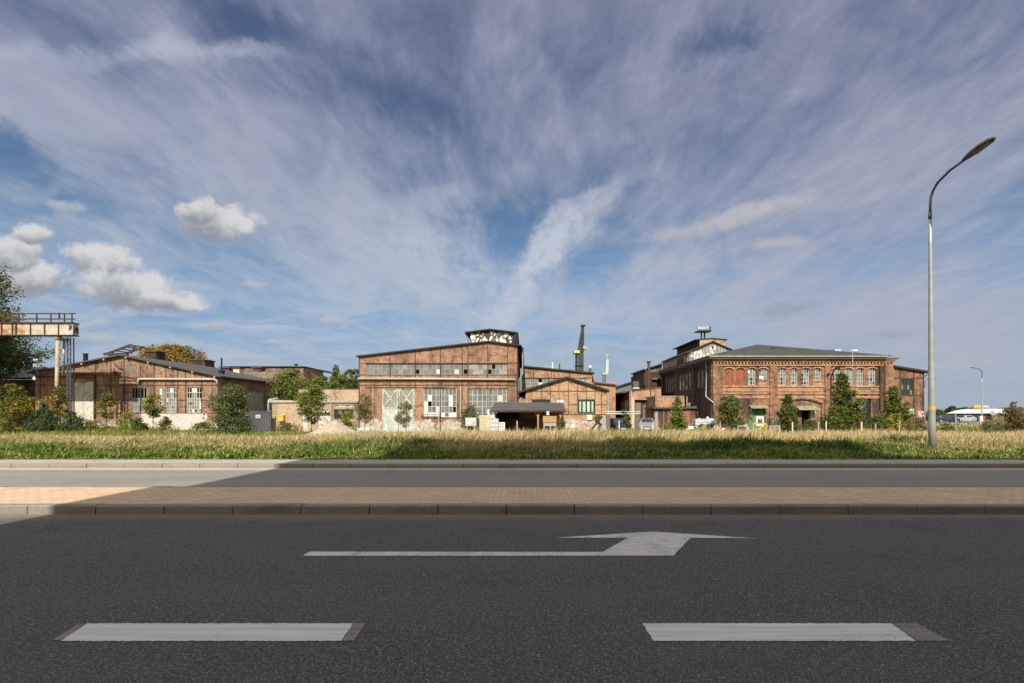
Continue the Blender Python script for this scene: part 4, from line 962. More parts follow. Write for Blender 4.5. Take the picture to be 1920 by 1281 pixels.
for h in hs: window(an, sl_, *h, 4, [1,1], M['frame_grey'], PN, None, .05, .06)
mb = MB(); roof_slab(mb, (xa-.9,Ye-.1,Z(735)), (xa+.0,Ye-.1,Z(731.8)), (xa+.0,Ye+15,Z(731.8)), (xa-.9,Ye+15,Z(735)), .18); roof_slab(mb, (xa+.003,Ye-.12,Z(731.8)), (xb,Ye-.12,Z(725.3)), (xb,Ye+15,Z(725.3)), (xa+.003,Ye+15,Z(731.8)), .12); mb.build('roof', M['roof_felt'], an)
mb = MB(); fr.quad(mb, bay[0]-.05, bay[1]+.05, G, bay[3]+.05, -.48); bd = mb.build('bay_door', M['timber_dark'], an)
mb = MB()
for a_, b_, c_, d_ in ((1193,1203,775,754),(1196,1201,790,779),(1207,1222,797,760),(1212,1219,757,752)): fr.box(mb, X(a_), X(b_), Z(c_), Z(d_), -.47, -.42)
mb.build('door_panel', M['g_brown'], bd)
mb = MB(); mb.tube([(X(1182),Ye-.2,Z(733)),(X(1183),Ye-.2,Z(738)),(X(1183),Ye-.2,G)], .08, 8); fr.box(mb, X(1184), X(1188.5), G, Z(745), -.02, .3); mb.build('downpipe', M['cream_pipe'], an)
mb = MB(); mb.tube([(X(1219.5),Ye-.1,Z(798)),(X(1219.5),Ye-.1,Z(726))], .05, 6); mb.build('conduit', M['steel'], an)
# dark shed and stacks on the roofs behind
Yh = 72.0; X = lambda p: wx(p, Yh); Z = lambda p: wz(p, Yh); fr = front(Yh)
ds = thing('dark_clad_shed', (X(1222), Yh, G), 'dark clad shed with tall rusty stack behind the annex', 'shed')
mb = MB(); mb.box(X(1208), X(1241.5), Yh, Yh+9, G, Z(699)); mb.build('wall', M['timber_dark'], ds)
mb = MB(); roof_slab(mb, (X(1207),Yh-.4,Z(692)), (X(1242),Yh-.4,Z(681)), (X(1242),Yh+9,Z(681)), (X(1207),Yh+9,Z(692)), .2); mb.hexa([(X(1209),Yh-.02,Z(699)),(X(1241),Yh-.02,Z(699)),(X(1241),Yh+8,Z(699)),(X(1209),Yh+8,Z(699)),(X(1209),Yh-.02,Z(692.5)),(X(1241),Yh-.02,Z(682.5)),(X(1241),Yh+8,Z(682.5)),(X(1209),Yh+8,Z(692.5))]); mb.build('roof', M['roof_dark'], ds)
mb = MB()
for x in range(1211, 1241, 4): fr.box(mb, X(x), X(x+2.6), Z(698), Z(692), -.02, .05)
fr.box(mb, X(1222), X(1241), Z(712), Z(709.5), -.02, .5); mb.build('shed_window', M['g_brown'], ds)
mb = MB(); ys = 68; mb.tube([(wx(1216.5,ys),ys,4),(wx(1216.5,ys),ys,wz(680,ys))], .2, 10); mb.tube([(wx(1216.5,ys),ys,wz(680,ys)),(wx(1216.5,ys),ys,wz(677.3,ys))], .3, 10); st = mb.build('rusty_stack', M['rust_red'], ds)
mb = MB(); mb.tube([(wx(1212,ys),ys,wz(690.5,ys)),(wx(1210,ys),ys,wz(690.5,ys)),(wx(1209.8,ys),ys,wz(694,ys))], .09, 8); mb.build('vent_elbow', M['galv'], ds)
Yi = 80.0; X = lambda p: wx(p, Yi); Z = lambda p: wz(p, Yi); fr = front(Yi)
gr = thing('grey_shed', (X(1170), Yi, G), 'low grey shed with pitched roof and brick chimney at the end of the lane', 'shed')
mb = MB(); mb.box(X(1138), X(1215), Yi, Yi+8, G, Z(730)); fr.poly(mb, [(X(1138),Z(730)),(X(1215),Z(730)),(X(1215),Z(711)),(X(1202),Z(711)),(X(1140),Z(729))], .01); mb.build('wall', M['g_grey'], gr)
mb = MB(); roof_slab(mb, (X(1138),Yi-.3,Z(730)), (X(1203),Yi-.3,Z(710)), (X(1203),Yi+8,Z(710)), (X(1138),Yi+8,Z(730)), .25); mb.build('roof', M['roof_dark'], gr)
mb = MB(); mb.box(X(1194.3), X(1200.3), Yi-1.2, Yi-.5, Z(715), Z(700)); mb.box(X(1193.8), X(1200.8), Yi-1.25, Yi-.45, Z(700)+.002, Z(698)); mb.build('chimney', M['brick_dark_shaded'], gr)
Yv = 66; mb = MB(); mb.box(wx(1187.5,Yv), wx(1198,Yv), Yv, Yv+1.2, wz(727,Yv), wz(715,Yv)); av = mb.build('air_unit', M['fascia']); tag(av, 'boxy grey ventilation unit standing on the annex roof', 'ventilation unit')
mb = MB(); mb.box(wx(1187,Yv), wx(1198.5,Yv), Yv-.05, Yv+1.25, wz(729,Yv), wz(727,Yv)-.002); mb.build('base', M['board_white'], av)
# ================================================================== street lamps
lamp_head_m = mat('lamp_housing', (.10,.10,.095), .15, 4, .5, .2)
M['lens'] = mat('lamp_lens', (.16,.14,.09), .15, 6, .2)
M['band_yellow'] = mat('yellow_band', (.65,.47,.03), .08, 3, .5)
def street_lamp(loc, h, label, r0=.115, r1=.047, lean=-.08, arm=None, band=None, foot=True, group=None):
    """arm: list of (dx, dy, z) from the pole's axis; the last two points carry the lamp head"""
    x, y, z0 = loc; o = thing('street_lamp', loc, label, 'street lamp', group)
    ztop = arm[0][2]
    mb = MB(); n = 8; P = [(x + lean*k/n, y, z0 + (ztop-z0)*k/n) for k in range(n+1)]
    mb.tube(P, [r0 + (r1-r0)*k/n for k in range(n+1)], 16); mb.build('pole', M['galv'], o, True)
    A = [Vector((x + lean + dx, y + dy, z)) for dx, dy, z in arm]
    mb = MB(); mb.tube([A[0]-Vector((0,0,.12)), A[0]+Vector((0,0,.1))], r1*1.15, 12); mb.tube(A[:-1], r1*.85, 10); ao = mb.build('arm', M['steel_grey'], o, True)
    p, q = A[-2], A[-1]; d = (q-p).normalized(); L = (q-p).length; s = d.cross(Vector((0,0,1))).normalized(); u = s.cross(d)
    st = [(-.12,.03,.03),(0,.07,.06),(L*.25,.13,.085),(L*.6,.16,.09),(L*.88,.12,.07),(L,.05,.03)]
    mb = MB(); rings = []
    for t, w, hh in st:
        c = p + d*t; rings.append([c-s*w, c-s*w*.75+u*hh, c+s*w*.75+u*hh, c+s*w, c+s*w*.8-u*.02, c-s*w*.8-u*.02])
    for a, b in zip(rings, rings[1:]):
        for k in range(6): mb.poly([a[k], a[(k+1)%6], b[(k+1)%6], b[k]])
    mb.poly(rings[0]); mb.poly(rings[-1][::-1]); hd = mb.build('lamp_head', lamp_head_m, o, True)
    mb = MB(); c0, c1 = p + d*(L*.3), p + d*(L*.88)
    mb.hexa([c0-s*.09-u*.05, c0+s*.09-u*.05, c1+s*.08-u*.05, c1-s*.08-u*.05, c0-s*.1-u*.015, c0+s*.1-u*.015, c1+s*.09-u*.015, c1-s*.09-u*.015]); mb.build('lens', M['lens'], hd)
    if band:
        xb = x + lean*(band-z0)/(ztop-z0); rb = r0 + (r1-r0)*(band-z0)/(ztop-z0) + .004
        mb = MB(); mb.tube([(xb,y,band-.06),(xb,y,band+.06)], rb, 16); mb.build('warning_band', M['band_yellow'], o)
    if foot:
        mb = MB(); mb.tube([(x,y,z0-.1),(x,y,z0+.14)], r0+.008, 16); mb.tube([(x,y,z0-.02),(x,y,z0+.02)], r0*1.8, 12); mb.build('foot', M['black'], o)
    return o
M['steel_grey'] = mat('arm_steel', (.10,.11,.12), .15, 4, .5, .2)
Yl = 17.0; lx = wx(1748, Yl)
street_lamp((lx, Yl, G0), 11, 'tall tapering street lamp with yellow band, nearest to the road', arm=[(0,0,8.38),(0,-.03,9.0),(.0,-.12,9.2),(.0,-.32,9.4),(.0,-.80,9.58),(.0,-1.35,9.66),(0,-2.35,9.80)], band=wz(765.5, Yl))
def lamp_at(Y, px, ytop, dxhead, label, dy=0):
    x = wx(px, Y); zt = wz(ytop, Y); s = Y/FL
    street_lamp((x, Y, G), 0, label, .11, .07, 0, [(0,0,zt-20*s*.9),(0,0,zt-9*s),(dxhead*.08,dy*.1,zt-4*s),(dxhead*.35,dy*.35,zt-1.5*s),(dxhead*.6,dy*.6,zt-.8*s),(dxhead,dy,zt)], foot=False, group='street lamps along the far road')
lamp_at(85, 1841, 689.5, -2.1, 'slim street lamp with bent arm beside the white roofed car wash')
lamp_at(105, 1734, 709, 2.7, 'far street lamp half hidden by the near lamp pole')

# slender pole lamp in front of the arcaded hall
Y = 47.5; x = wx(1598.5, Y)
o = thing('pole_lamp', (x, Y, G), 'thin white pole lamp with flat head before the arcaded hall', 'lamp')
mb = MB(); mb.tube([(x,Y,G),(x,Y,wz(658,Y))], .036, 8); mb.build('pole', M['galv'], o)
mb = MB(); mb.hexa([(x-.1,Y-.12,wz(658.5,Y)),(x+.45,Y-.12,wz(658.5,Y)),(x+.45,Y+.12,wz(658.5,Y)),(x-.1,Y+.12,wz(658.5,Y)),(x,Y-.08,wz(656,Y)),(x+.4,Y-.08,wz(656,Y)),(x+.4,Y+.08,wz(656,Y)),(x,Y+.08,wz(656,Y))]); mb.build('lamp_head', M['white_plastic'], o)

# ================================================================== gantry crane at the left
Y = 48.5; X = lambda p, d=0: wx(p, Y) ; Z = lambda p: wz(p, Y)
ga = thing('gantry_crane', (X(115), Y, G), 'rusty cream gantry crane bridge standing on pipe and lattice legs', 'gantry crane')
M['girder'] = patchy('girder_paint', (.60,.57,.48), (.46,.38,.27), 1.2, .57, .12)
M['girder_rust'] = patchy('girder_rust', (.40,.18,.07), (.58,.51,.38), 1.3, .5, .12)
zb, zt = Z(628), Z(606.5); xr = wx(147, Y+.6); xa = X(-330)
mb = MB(); mb.box(X(46.5), xr, Y, Y+.6, zb, zt); mb.build('girder', M['girder'], ga)
mb = MB(); mb.box(xa, X(46.5)-.003, Y, Y+.6, zb, zt); gr_ = mb.build('rusty_girder', M['girder_rust'], ga); gr_['label'] = 'rust covered left half of the girder'
mb = MB(); mb.box(xa, xr+.03, Y-.16, Y+.72, zt+.002, zt+.1); mb.box(xa, xr+.03, Y-.12, Y+.7, zb-.08, zb-.002)
p = -318
for p in [24, 31, 58, 84.5, 110.5] + list(range(-320, 10, 27)): mb.box(X(p)-.035, X(p)+.035, Y-.09, Y-.002, zb, zt)
for y0_, z0_, y1_, z1_ in ((.1,.3,.5,.3),(.1,.75,.5,.75),(.12,.3,.12,.75),(.48,.3,.48,.75),(.12,.3,.48,.75)): mb.bar((xr+.04,Y+y0_,zb+z0_),(xr+.04,Y+y1_,zb+z1_), .07)
for a, b, c, d in ((131,619,135,610),(131,610,135,616)): mb.bar((X(a),Y-.1,Z(b)),(X(c),Y-.1,Z(d)), .07)
for k in range(3): mb.bar((X(27),Y-.14,zb+.25+.3*k),(X(31),Y-.14,zb+.25+.3*k), .05)
mb.build('flange', M['steel'], ga)
Y2 = Y + 2.4; xr2 = wx(146, Y2)
mb = MB(); mb.box(xa, xr2, Y2, Y2+.12, zb+.35, zt-.1); mb.box(xa, xr2-.3, Y+.45, Y2-.003, zt-.12, zt-.06); mb.build('rear_girder', M['girder'], ga)
mb = MB()
zr0, zr1 = Z(598), Z(588)
for z in (zr0, zr1): mb.tube([(xa,Y+.05,z),(X(140),Y+.05,z)], .06, 6)
for p in list(range(-316, 30, 27)) + [34.5, 68, 94.5, 120, 134]: mb.bar((X(p),Y+.05,zt+.1),(X(p),Y+.05,zr1), .08)
mb.bar((X(110),Y+.05,Z(598)),(X(110),Y+.05,Z(586)), .1); mb.build('railing', M['steel'], ga)
mb = MB(); XG = lambda p: wx(p, Y+.3); mb.tube([(XG(104.2),Y+.3,G-.1),(XG(108.8),Y+.3,zb-.45)], [.15,.17], 14); mb.tube([(XG(108.8),Y+.3,zb-.5),(XG(108.8),Y+.3,zb-.09)], [.18,.32], 14)
M['leg_paint'] = patchy('leg_paint', (.58,.47,.30), (.42,.35,.24), .9, .5, .15)
mb.build('pipe_leg', M['leg_paint'], ga, True)
ysl = Y + 1.4; XS = lambda p: wx(p, ysl); YLt = Y + .9; XL_ = lambda p: wx(p, YLt)
mb = MB(); mb.tube([(XS(118.5),ysl,Z(702)),(XS(121),ysl,zb-.1)], .12, 12); mb.box(XS(116),XS(124),ysl-.25,ysl+.25,zb-.4,zb-.1); mb.build('short_leg', M['grey_pipe'], ga, True)
for px_ in (-318, -300):                         # the far pair of legs, beyond the left edge of the picture
    mb = MB(); mb.tube([(X(px_)-.3,Y+.3,G-.1),(X(px_),Y+.3,zb-.09)], [.15,.17], 12); mb.build('pipe_leg', M['leg_paint'], ga, True)
mb = MB(); za = G-.1
for p0, p1 in ((127,126.2),(133,132.2)):
    for dy in (0, .35): mb.bar((XL_(p0),YLt+dy,za),(XL_(p1),YLt+dy,zb-.12), .08)
k = 0; z = -.4
while z < zb-.6:
    a, b = (XL_(126.7), XL_(132.7)) if k % 2 else (XL_(132.7), XL_(126.7))
    mb.bar((a,YLt,z),(b,YLt,z+.45), .04); mb.bar((XL_(126.7),YLt,z+.45),(XL_(132.7),YLt,z+.45), .05)
    mb.bar((XL_(126.7),YLt,z),(XL_(126.7),YLt+.35,z+.45), .04); z += .5; k += 1
mb.bar((XL_(133),YLt,Z(655)),(XL_(141),YLt,Z(654)), .05); mb.build('lattice_leg', M['steel_grey'], ga)
mb = MB(); z = Z(728)
while z < zb-.2:
    mb.bar((XG(110),Y+.35,z),(XS(117),ysl-.2,z+.15*((k%3)-1)), .055); z += .62; k += 1
mb.build('cross_brace', M['steel'], ga)

# ================================================================== carport with the grey roof
Y = 43.0; X = lambda p: wx(p, Y); Z = lambda p: wz(p, Y)
cp = thing('timber_carport', (X(990), Y, G), 'long open timber carport with grey felt roof and brown forked posts', 'carport')
yr = Y + 2.6; yb = Y + 5.2; ze = Z(769.5); zr = wz(755, yr)
xl, xr = X(918.5), X(1060)
mb = MB(); mb.poly([(xl,Y,ze),(xr,Y,ze),(wx(1056.5,yr),yr,zr),(wx(929,yr),yr,zr)]); mb.poly([(xr,yb,ze),(xl,yb,ze),(wx(929,yr),yr,zr),(wx(1056.5,yr),yr,zr)]); mb.poly([(xl,Y,ze),(wx(929,yr),yr,zr),(xl,yb,ze)]); mb.poly([(xr,Y,ze),(wx(1056.5,yr),yr,zr),(xr,yb,ze)])
mb.poly([(xl,Y,ze-.01),(xr,Y,ze-.01),(xr,yb,ze-.01),(xl,yb,ze-.01)]); mb.build('roof', M['roof_felt'], cp)
mb = MB(); mb.box(xl-.02, xr+.02, Y-.06, Y-.003, ze-.16, ze+.01); mb.box(xl-.06, xl-.003, Y, yb, ze-.16, ze+.01); mb.box(xr+.003, xr+.06, Y, yb, ze-.16, ze+.01); mb.build('fascia', M['timber_dark'], cp)
mb = MB(); mb.box(xl+.35, X(1008), yb-.5, yb-.4, G, ze-.05); mb.box(xl+.35, xl+.45, Y+1.2, yb-.501, G+.02, ze-.3)
u = xl+.4
while u < X(1006): mb.box(u, u+.16, yb-.53, yb-.503, G, ze-.06); u += .2
mb.build('back_wall', M['timber_dark'], cp)
mb = MB(); mb.box(X(948), X(1008), Y+2.2, Y+2.3, G, Z(786)); mb.box(X(936), X(1008), Y+2.1, Y+2.35, Z(786)+.002, Z(784.5)); u = X(949)
while u < X(1006): mb.box(u, u+.05, Y+2.16, Y+2.198, G, Z(786)-.02); u += .14
mb.build('slatted_partition', M['timber_dark'], cp)
for p in (1009, 1051.5):
    mb = MB(); zf = Z(781); mb.bar((X(p),Y+.3,G-.05),(X(p),Y+.3,ze-.1), .15)
    for s in (-1, 1): mb.bar((X(p),Y+.3,zf),(X(p)+s*.38,Y+.3,zf+.42), .09)
    mb.bar((X(p),Y+.3,zf),(X(p),Y+.75,zf+.42), .09); mb.build('forked_post', M['timber'], cp)
for p, m in ((925.5, 'white_plastic'), (928.5, 'timber_dark')):
    mb = MB(); mb.bar((X(p)-.1,Y+.25,G),(X(p)+.04,Y+.25,ze-.05), .1); mb.build('post', M[m], cp)
mb = MB(); mb.bar((xl+.3,yb-.35,ze-.12),(xr-.2,yb-.35,ze-.12), .14); mb.bar((xl+.2,Y+.3,ze-.12),(xr-.15,Y+.3,ze-.12), .14); mb.build('beam', M['timber_dark'], cp)
for p in (1056,):
    mb = MB(); mb.bar((X(p),yb-.35,G),(X(p),yb-.35,ze-.1), .14); mb.build('post', M['timber_dark'], cp)
# what stands in and beside it
def boxthing(name, cat, label, x0, x1, y0, y1, z0, z1, m, group=None):
    mb = MB(); c = .02
    mb.hexa([(x0,y0,z0),(x1,y0,z0),(x1,y1,z0),(x0,y1,z0),(x0,y0,z1-c),(x1,y0,z1-c),(x1,y1,z1-c),(x0,y1,z1-c)])
    mb.hexa([(x0,y0,z1-c),(x1,y0,z1-c),(x1,y1,z1-c),(x0,y1,z1-c),(x0+c,y0+c,z1),(x1-c,y0+c,z1),(x1-c,y1-c,z1),(x0+c,y1-c,z1)])
    return tag(mb.build(name, m), label, cat, group)
Yq = 42.4; X = lambda p: wx(p, Yq); Z = lambda p: wz(p, Yq)
tb = thing('notice_stand', (X(1030), Yq, G), 'tan plywood board on grey legs at the front of the carport', 'board')
mb = MB(); mb.box(X(1018), X(1043.5), Yq, Yq+.05, Z(792), Z(780.5)); mb.build('board', M['ply'], tb)
mb = MB(); mb.box(X(1019), X(1042), Yq+.06, Yq+.5, Z(799), Z(792)-.005); mb.build('plinth', M['grey_pipe'], tb)
for p in (1020, 1032, 1042):
    mb = MB(); mb.bar((X(p),Yq+.08,G),(X(p),Yq+.08,Z(780)), .09); mb.build('leg', M['stake'], tb)
mb = MB(); mb.box(X(1024.5), X(1030), Yq+.1, Yq+.4, Z(780)+.05, Z(771)); o = tag(mb.build('grey_cabinet', M['grey_pipe']), 'small pale grey cabinet hung above the plywood board', 'cabinet')
mb = MB(); mb.box(X(1025.2), X(1029.3), Yq+.085, Yq+.098, Z(778), Z(772)); mb.build('cabinet_door', M['white_plastic'], o)
Yq = 42.0; X = lambda p: wx(p, Yq); Z = lambda p: wz(p, Yq)
sb = thing('sign_board', (X(883), Yq, G), 'white paint splashed board on short legs in front of the grey shrub', 'board')
M['splash'] = patchy('splashed_board', (.66,.66,.60), (.28,.30,.30), 1.9, .57, .05)
mb = MB(); mb.box(X(872.5), X(893), Yq, Yq+.06, Z(797), Z(783.3)); mb.build('panel', M['splash'], sb)
mb = MB(); mb.box(X(872.3), X(893.2), Yq-.03, Yq+.09, Z(798.4), Z(797)-.002); mb.build('rail', M['board_cream'], sb)
for p in (876, 889):
    mb = MB(); mb.bar((X(p),Yq+.04,G),(X(p),Yq+.04,Z(798)), .06); mb.build('leg', M['stake'], sb)
# translucent liquid container in its wire cage
def ibc(xa, xb, ya, za, zb, label, m, name='liquid_container'):
    o = thing(name, ((xa+xb)/2, ya, G), label, 'container')
    mb = MB(); mb.box(xa+.03, xb-.03, ya+.03, ya+1.0, za+.14, zb-.02); mb.tube([((xa+xb)/2,ya+.5,zb-.03),((xa+xb)/2,ya+.5,zb+.05)], .11, 12); mb.build('tank', m, o)
    mb = MB(); n = 5
    for k in range(n+1):
        u = xa + (xb-xa)*k/n; mb.bar((u,ya,za+.1),(u,ya,zb), .03)
    for k in range(5):
        z = za+.14+(zb-za-.14)*k/4; mb.bar((xa,ya-.004,z),(xb,ya-.004,z), .03); mb.bar((xa,ya,z),(xa,ya+1.03,z), .03); mb.bar((xb,ya,z),(xb,ya+1.03,z), .03)
    mb.build('cage', M['galv'], o)
    mb = MB(); mb.box(xa, xb, ya, ya+1.03, za+.06, za+.11)
    for u in (xa, (xa+xb)/2-.06, xb-.12): mb.box(u, u+.12, ya, ya+1.03, za, za+.06)
    mb.build('pallet', M['stake'], o)
    return o
M['ibc_white'] = mat('milky_plastic', (.66,.70,.70), .15, 2, .4)
ibc(X(920), X(935), Yq-.2, G, Z(785), 'milky white caged liquid container beside the carport post', M['ibc_white'])
bw = boxthing('white_box', 'box', 'small white box with dark holes right of the caged container', X(935.8), X(947), Yq-.3, Yq+.3, G, Z(792), M['board_white'])
mb = MB()
for a, b in ((937.5,939.5),(942.5,944.5)):
    for v in (794, 799): mb.box(X(a), X(b), Yq-.312, Yq-.302, Z(v+2), Z(v))
mb.build('hole', M['hole'], bw)
M['ply_paint'] = patchy('painted_ply', (.62,.52,.30), (.62,.63,.58), 1.5, .5, .08)
pp = thing('painted_panel', (X(910), Yq+1.2, G), 'cream and tan painted panel leaning between shrub and carport', 'panel')
Yw = Yq+1.2; mb = MB(); mb.box(wx(899,Yw), wx(921,Yw), Yw, Yw+.05, G, wz(778.5,Yw)); mb.build('sheet', M['ply_paint'], pp)
mb = MB(); mb.box(wx(914,Yw), wx(923,Yw), Yw+.06, Yw+.12, G, wz(768,Yw)); mb.build('white_strip', M['board_white'], pp)
# white planks under the saplings
Yq = 46.5; X = lambda p: wx(p, Yq); Z = lambda p: wz(p, Yq)
st = thing('plank_stack', (X(674), Yq, G), 'low stack of white planks behind the gravel heap', 'plank stack')
for k, (a, b) in enumerate(((655,694),(656,692),(657,693))):
    mb = MB(); z0 = G + .2 + k*.13; mb.box(X(a), X(b), Yq+.02*k, Yq+.5, z0, z0+.1); mb.build('plank', M['board_white'], st)
for p in (660, 688):
    mb = MB(); mb.box(X(p), X(p+3), Yq, Yq+.5, G, G+.198); mb.build('trestle', M['stake'], st)
mb = MB(); a, b = wx(772, 46), wx(822, 46); mb.box(a, b, 46, 46.14, G, G+.16); tag(mb.build('timber_beam', M['yellow']), 'pale yellow timber beam lying before the brick hall', 'beam')
# pipe frame over the lane with a dry thatch bundle
Y = 42.5; X = lambda p: wx(p, Y); Z = lambda p: wz(p, Y)
pf = thing('pipe_frame', (X(1168), Y, G), 'grey goal shaped pipe frame with two white top rails across the lane', 'pipe frame')
mb = MB()
for v in (772.5, 776.2): mb.tube([(X(1136.5),Y,Z(v)),(X(1200.5),Y,Z(v))], .05, 8)
mb.build('top_rail', M['galv'], pf)
for p in (1140, 1194):
    mb = MB(); mb.box(X(p)-.17, X(p)+.17, Y-.05, Y+.1, G-.1, Z(777)); mb.build('post', M['fascia'], pf)
mb = MB(); mb.bar((X(1098),Y-.6,G+.05),(X(1130),Y+.2,Z(781)), .13); mb.bar((X(1116),Y-.2,Z(790)),(X(1128),Y+.6,Z(796)), .1); tag(mb.build('leaning_log', M['timber_dark']), 'dark brown log leaning diagonally before the workshop plinth', 'log')
# stacked sheets beside the post
boxthing('sheet_pile', 'sheet pile', 'pale grey sheet pile left of the pipe frame post', X(1128), X(1138), Y+1, Y+2, G, Z(784), M['grey_pipe'])
# small plate on a stick
def stick_sign(p, ytop, Yq, label, m='board_white', w=.32, h=.3):
    x = wx(p, Yq); zt = wz(ytop, Yq); o = thing('stick_sign', (x, Yq, G), label, 'sign', 'small plates on sticks in the grass')
    mb = MB(); mb.bar((x,Yq,G),(x,Yq,zt-h+.05), .045); mb.build('stick', M['stake'], o)
    mb = MB(); mb.box(x-w/2, x+w/2, Yq-.035, Yq-.023, zt-h, zt); mb.build('plate', M[m], o); return o
stick_sign(1074, 795, 38, 'small white plate on a stick before the workshop corner')
stick_sign(1295.5, 799.5, 36, 'wide low white plate between the lane shed and white tank', w=.4, h=.2)
stick_sign(1356, 802.5, 36, 'small white plate at the foot of the first clipped tree', w=.22, h=.2)
# fence stakes in the long grass
def stake(p, ytop, Yq, label, m='stake', w=.07):
    x = wx(p, Yq); mb = MB(); zt = wz(ytop, Yq); l = random.uniform(-.05,.05)
    mb.hexa([(x-w/2,Yq,G-.1),(x+w/2,Yq,G-.1),(x+w/2,Yq+w,G-.1),(x-w/2,Yq+w,G-.1),(x-w/2+l,Yq,zt),(x+w/2+l,Yq,zt),(x+w/2+l,Yq+w,zt-.03),(x-w/2+l,Yq+w,zt-.03)])
    tag(mb.build('fence_stake', M[m], None, off=(x,Yq,G)), label, 'stake', 'stakes standing in the long grass')
stake(823, 765, 40, 'tallest stake, before the middle of the brick hall')
stake(970.5, 789, 40, 'pale stake in front of the carport partition', w=.1)
stake(1161, 789, 37, 'white stake before the dark car in the lane', 'board_white')
stake(1203, 790, 37, 'stake beside the silver car in the lane')
stake(1225, 793, 37, 'yellowish stake right of the silver car', 'board_cream')
stake(1350, 792, 37, 'brownish stake left of the first clipped tree')
stake(1486, 791.5, 37, 'yellowish stake right of the second clipped tree', 'board_cream', .09)
stake(1534, 791.5, 37, 'brownish stake left of the largest clipped tree', 'stake', .09)
stake(1549.5, 790.5, 36, 'thin white stake under the largest clipped tree', 'board_white')
stake(1615.5, 791, 36, 'yellowish stake right of the largest clipped tree', 'board_cream', .1)
stake(1643, 794, 36, 'pale stake between the two right clipped trees')
stake(1686, 788, 36, 'stake below the yellow flowering shrub')
stake(1741, 790, 36, 'stake just left of the near lamp pole')
stake(1792, 775, 45, 'white topped dark stake right of the near lamp pole', 'galv')
# yellow barrier and the pallet beside it
Y = 37.5; X = lambda p: wx(p, Y); Z = lambda p: wz(p, Y)
ba = thing('yellow_barrier', (X(1425), Y, G), 'yellow steel barrier frame with a diagonal bar in the grass', 'barrier')
for p in (1412.5, 1437.5):
    mb = MB(); mb.tube([(X(p),Y,G-.1),(X(p),Y,Z(795.5)),(X(p)+(.12 if p<1420 else -.12),Y,Z(794))], .055, 8); mb.build('post', M['yellow'], ba)
mb = MB(); mb.tube([(X(1414),Y,Z(794.3)),(X(1436.5),Y,Z(794.3))], .05, 8); mb.tube([(X(1421),Y,Z(807)),(X(1435),Y,Z(796))], .05, 8); mb.build('rail', M['yellow'], ba)
pa = thing('wooden_pallet', (X(1457), Y, G), 'weathered pallet standing on edge beside the yellow barrier', 'pallet')
for v in (798.2, 802, 805.5):
    mb = MB(); mb.box(X(1447), X(1467), Y+.3, Y+.33, Z(v+1.7), Z(v)); mb.build('board', M['stake'], pa)
for p in (1448, 1457, 1466):
    mb = MB(); mb.box(X(p)-.05, X(p)+.05, Y+.333, Y+.43, G-.05, Z(798.3)); mb.build('stringer', M['stake'], pa)
mb = MB(); mb.tube([(X(1393),Y+1,Z(800)),(X(1412),Y+1,Z(800))], .04, 6); mb.bar((X(1394),Y+1,G),(X(1394),Y+1,Z(800)), .05); mb.bar((X(1410),Y+1,G),(X(1410),Y+1,Z(800)), .05); tag(mb.build('low_rail', M['galv']), 'low grey rail left of the yellow barrier', 'rail')
# tanks beside the lane shed
Y = 47.0; X = lambda p: wx(p, Y); Z = lambda p: wz(p, Y)
ibc(X(1304), X(1325.5), Y, G+.1, Z(785.2), 'white caged tank at the corner of the arcaded hall', M['white_plastic'])
tk = thing('round_tank', (X(1334), Y, G), 'pale teal round tank beside the white caged tank', 'tank')
M['teal'] = patchy('teal_paint', (.40,.52,.50), (.60,.63,.60), 1.5, .55, .06)
mb = MB(); c = X(1333.5); r_ = .42; z_ = Z(792.5)
mb.tube([(c-.42,Y+.45,z_),(c-.36,Y+.45,z_),(c+.36,Y+.45,z_),(c+.42,Y+.45,z_)], [.3,r_,r_,.3], 16); mb.build('shell', M['teal'], tk, True)
for s in (-.25,.25):
    mb = MB(); mb.box(c+s-.05, c+s+.05, Y+.15, Y+.75, G, z_-r_+.12); mb.build('cradle', M['steel'], tk)
mb = MB(); mb.tube([(c-.2,Y+.4,z_+r_-.02),(c-.2,Y+.4,Z(781.5))], .12, 10); mb.build('filler', M['board_white'], tk)
mb = MB()
for k in range(14):
    a, b = random.uniform(1442, 1470), random.uniform(783, 797); c = (wx(a,49.2), 49.2+random.uniform(-.4,.3), wz(b,49.2)); s = random.uniform(.12,.3); mb.box(c[0], c[0]+s, c[1], c[1]+s, G, max(G+.1, c[2]))
tag(mb.build('scrap_heap', patchy('scrap', (.10,.10,.09), (.42,.42,.38), 2.2, .58, .05)), 'heap of dark and white scrap against the pier right of the green door', 'scrap heap')

# gravel heap
Y = 38.5; cx = wx(624, Y); zt = wz(787.5, Y)
n = 36; m_ = 14; V = []; Fc = []
for i in range(m_ + 1):
    t = i / m_
    for j in range(n):
        a = 2*math.pi*j/n; r_ = t * (1 + .12*math.sin(2*a+1) + .08*math.sin(5*a)); h = (1-t)**1.05*(zt-G) + random.uniform(-.03,.03)*(t < 1)
        V.append((cx + 2.6*r_*math.cos(a) + .12*(1-t), Y + 2.2*r_*math.sin(a), G - .03 + h))
for i in range(m_):
    for j in range(n): Fc.append((i*n+j, i*n+(j+1)%n, (i+1)*n+(j+1)%n, (i+1)*n+j))
mb = MB(); mb.v = V; mb.f = Fc; mb.m = [0]*len(Fc)
M['gravel'] = mat('gravel', (.42,.35,.28), .35, 22, 1.0, bmp=1.0)
gh = tag(mb.build('gravel_heap', M['gravel'], None, True), 'heap of pinkish gravel in the dry grass', 'gravel heap')

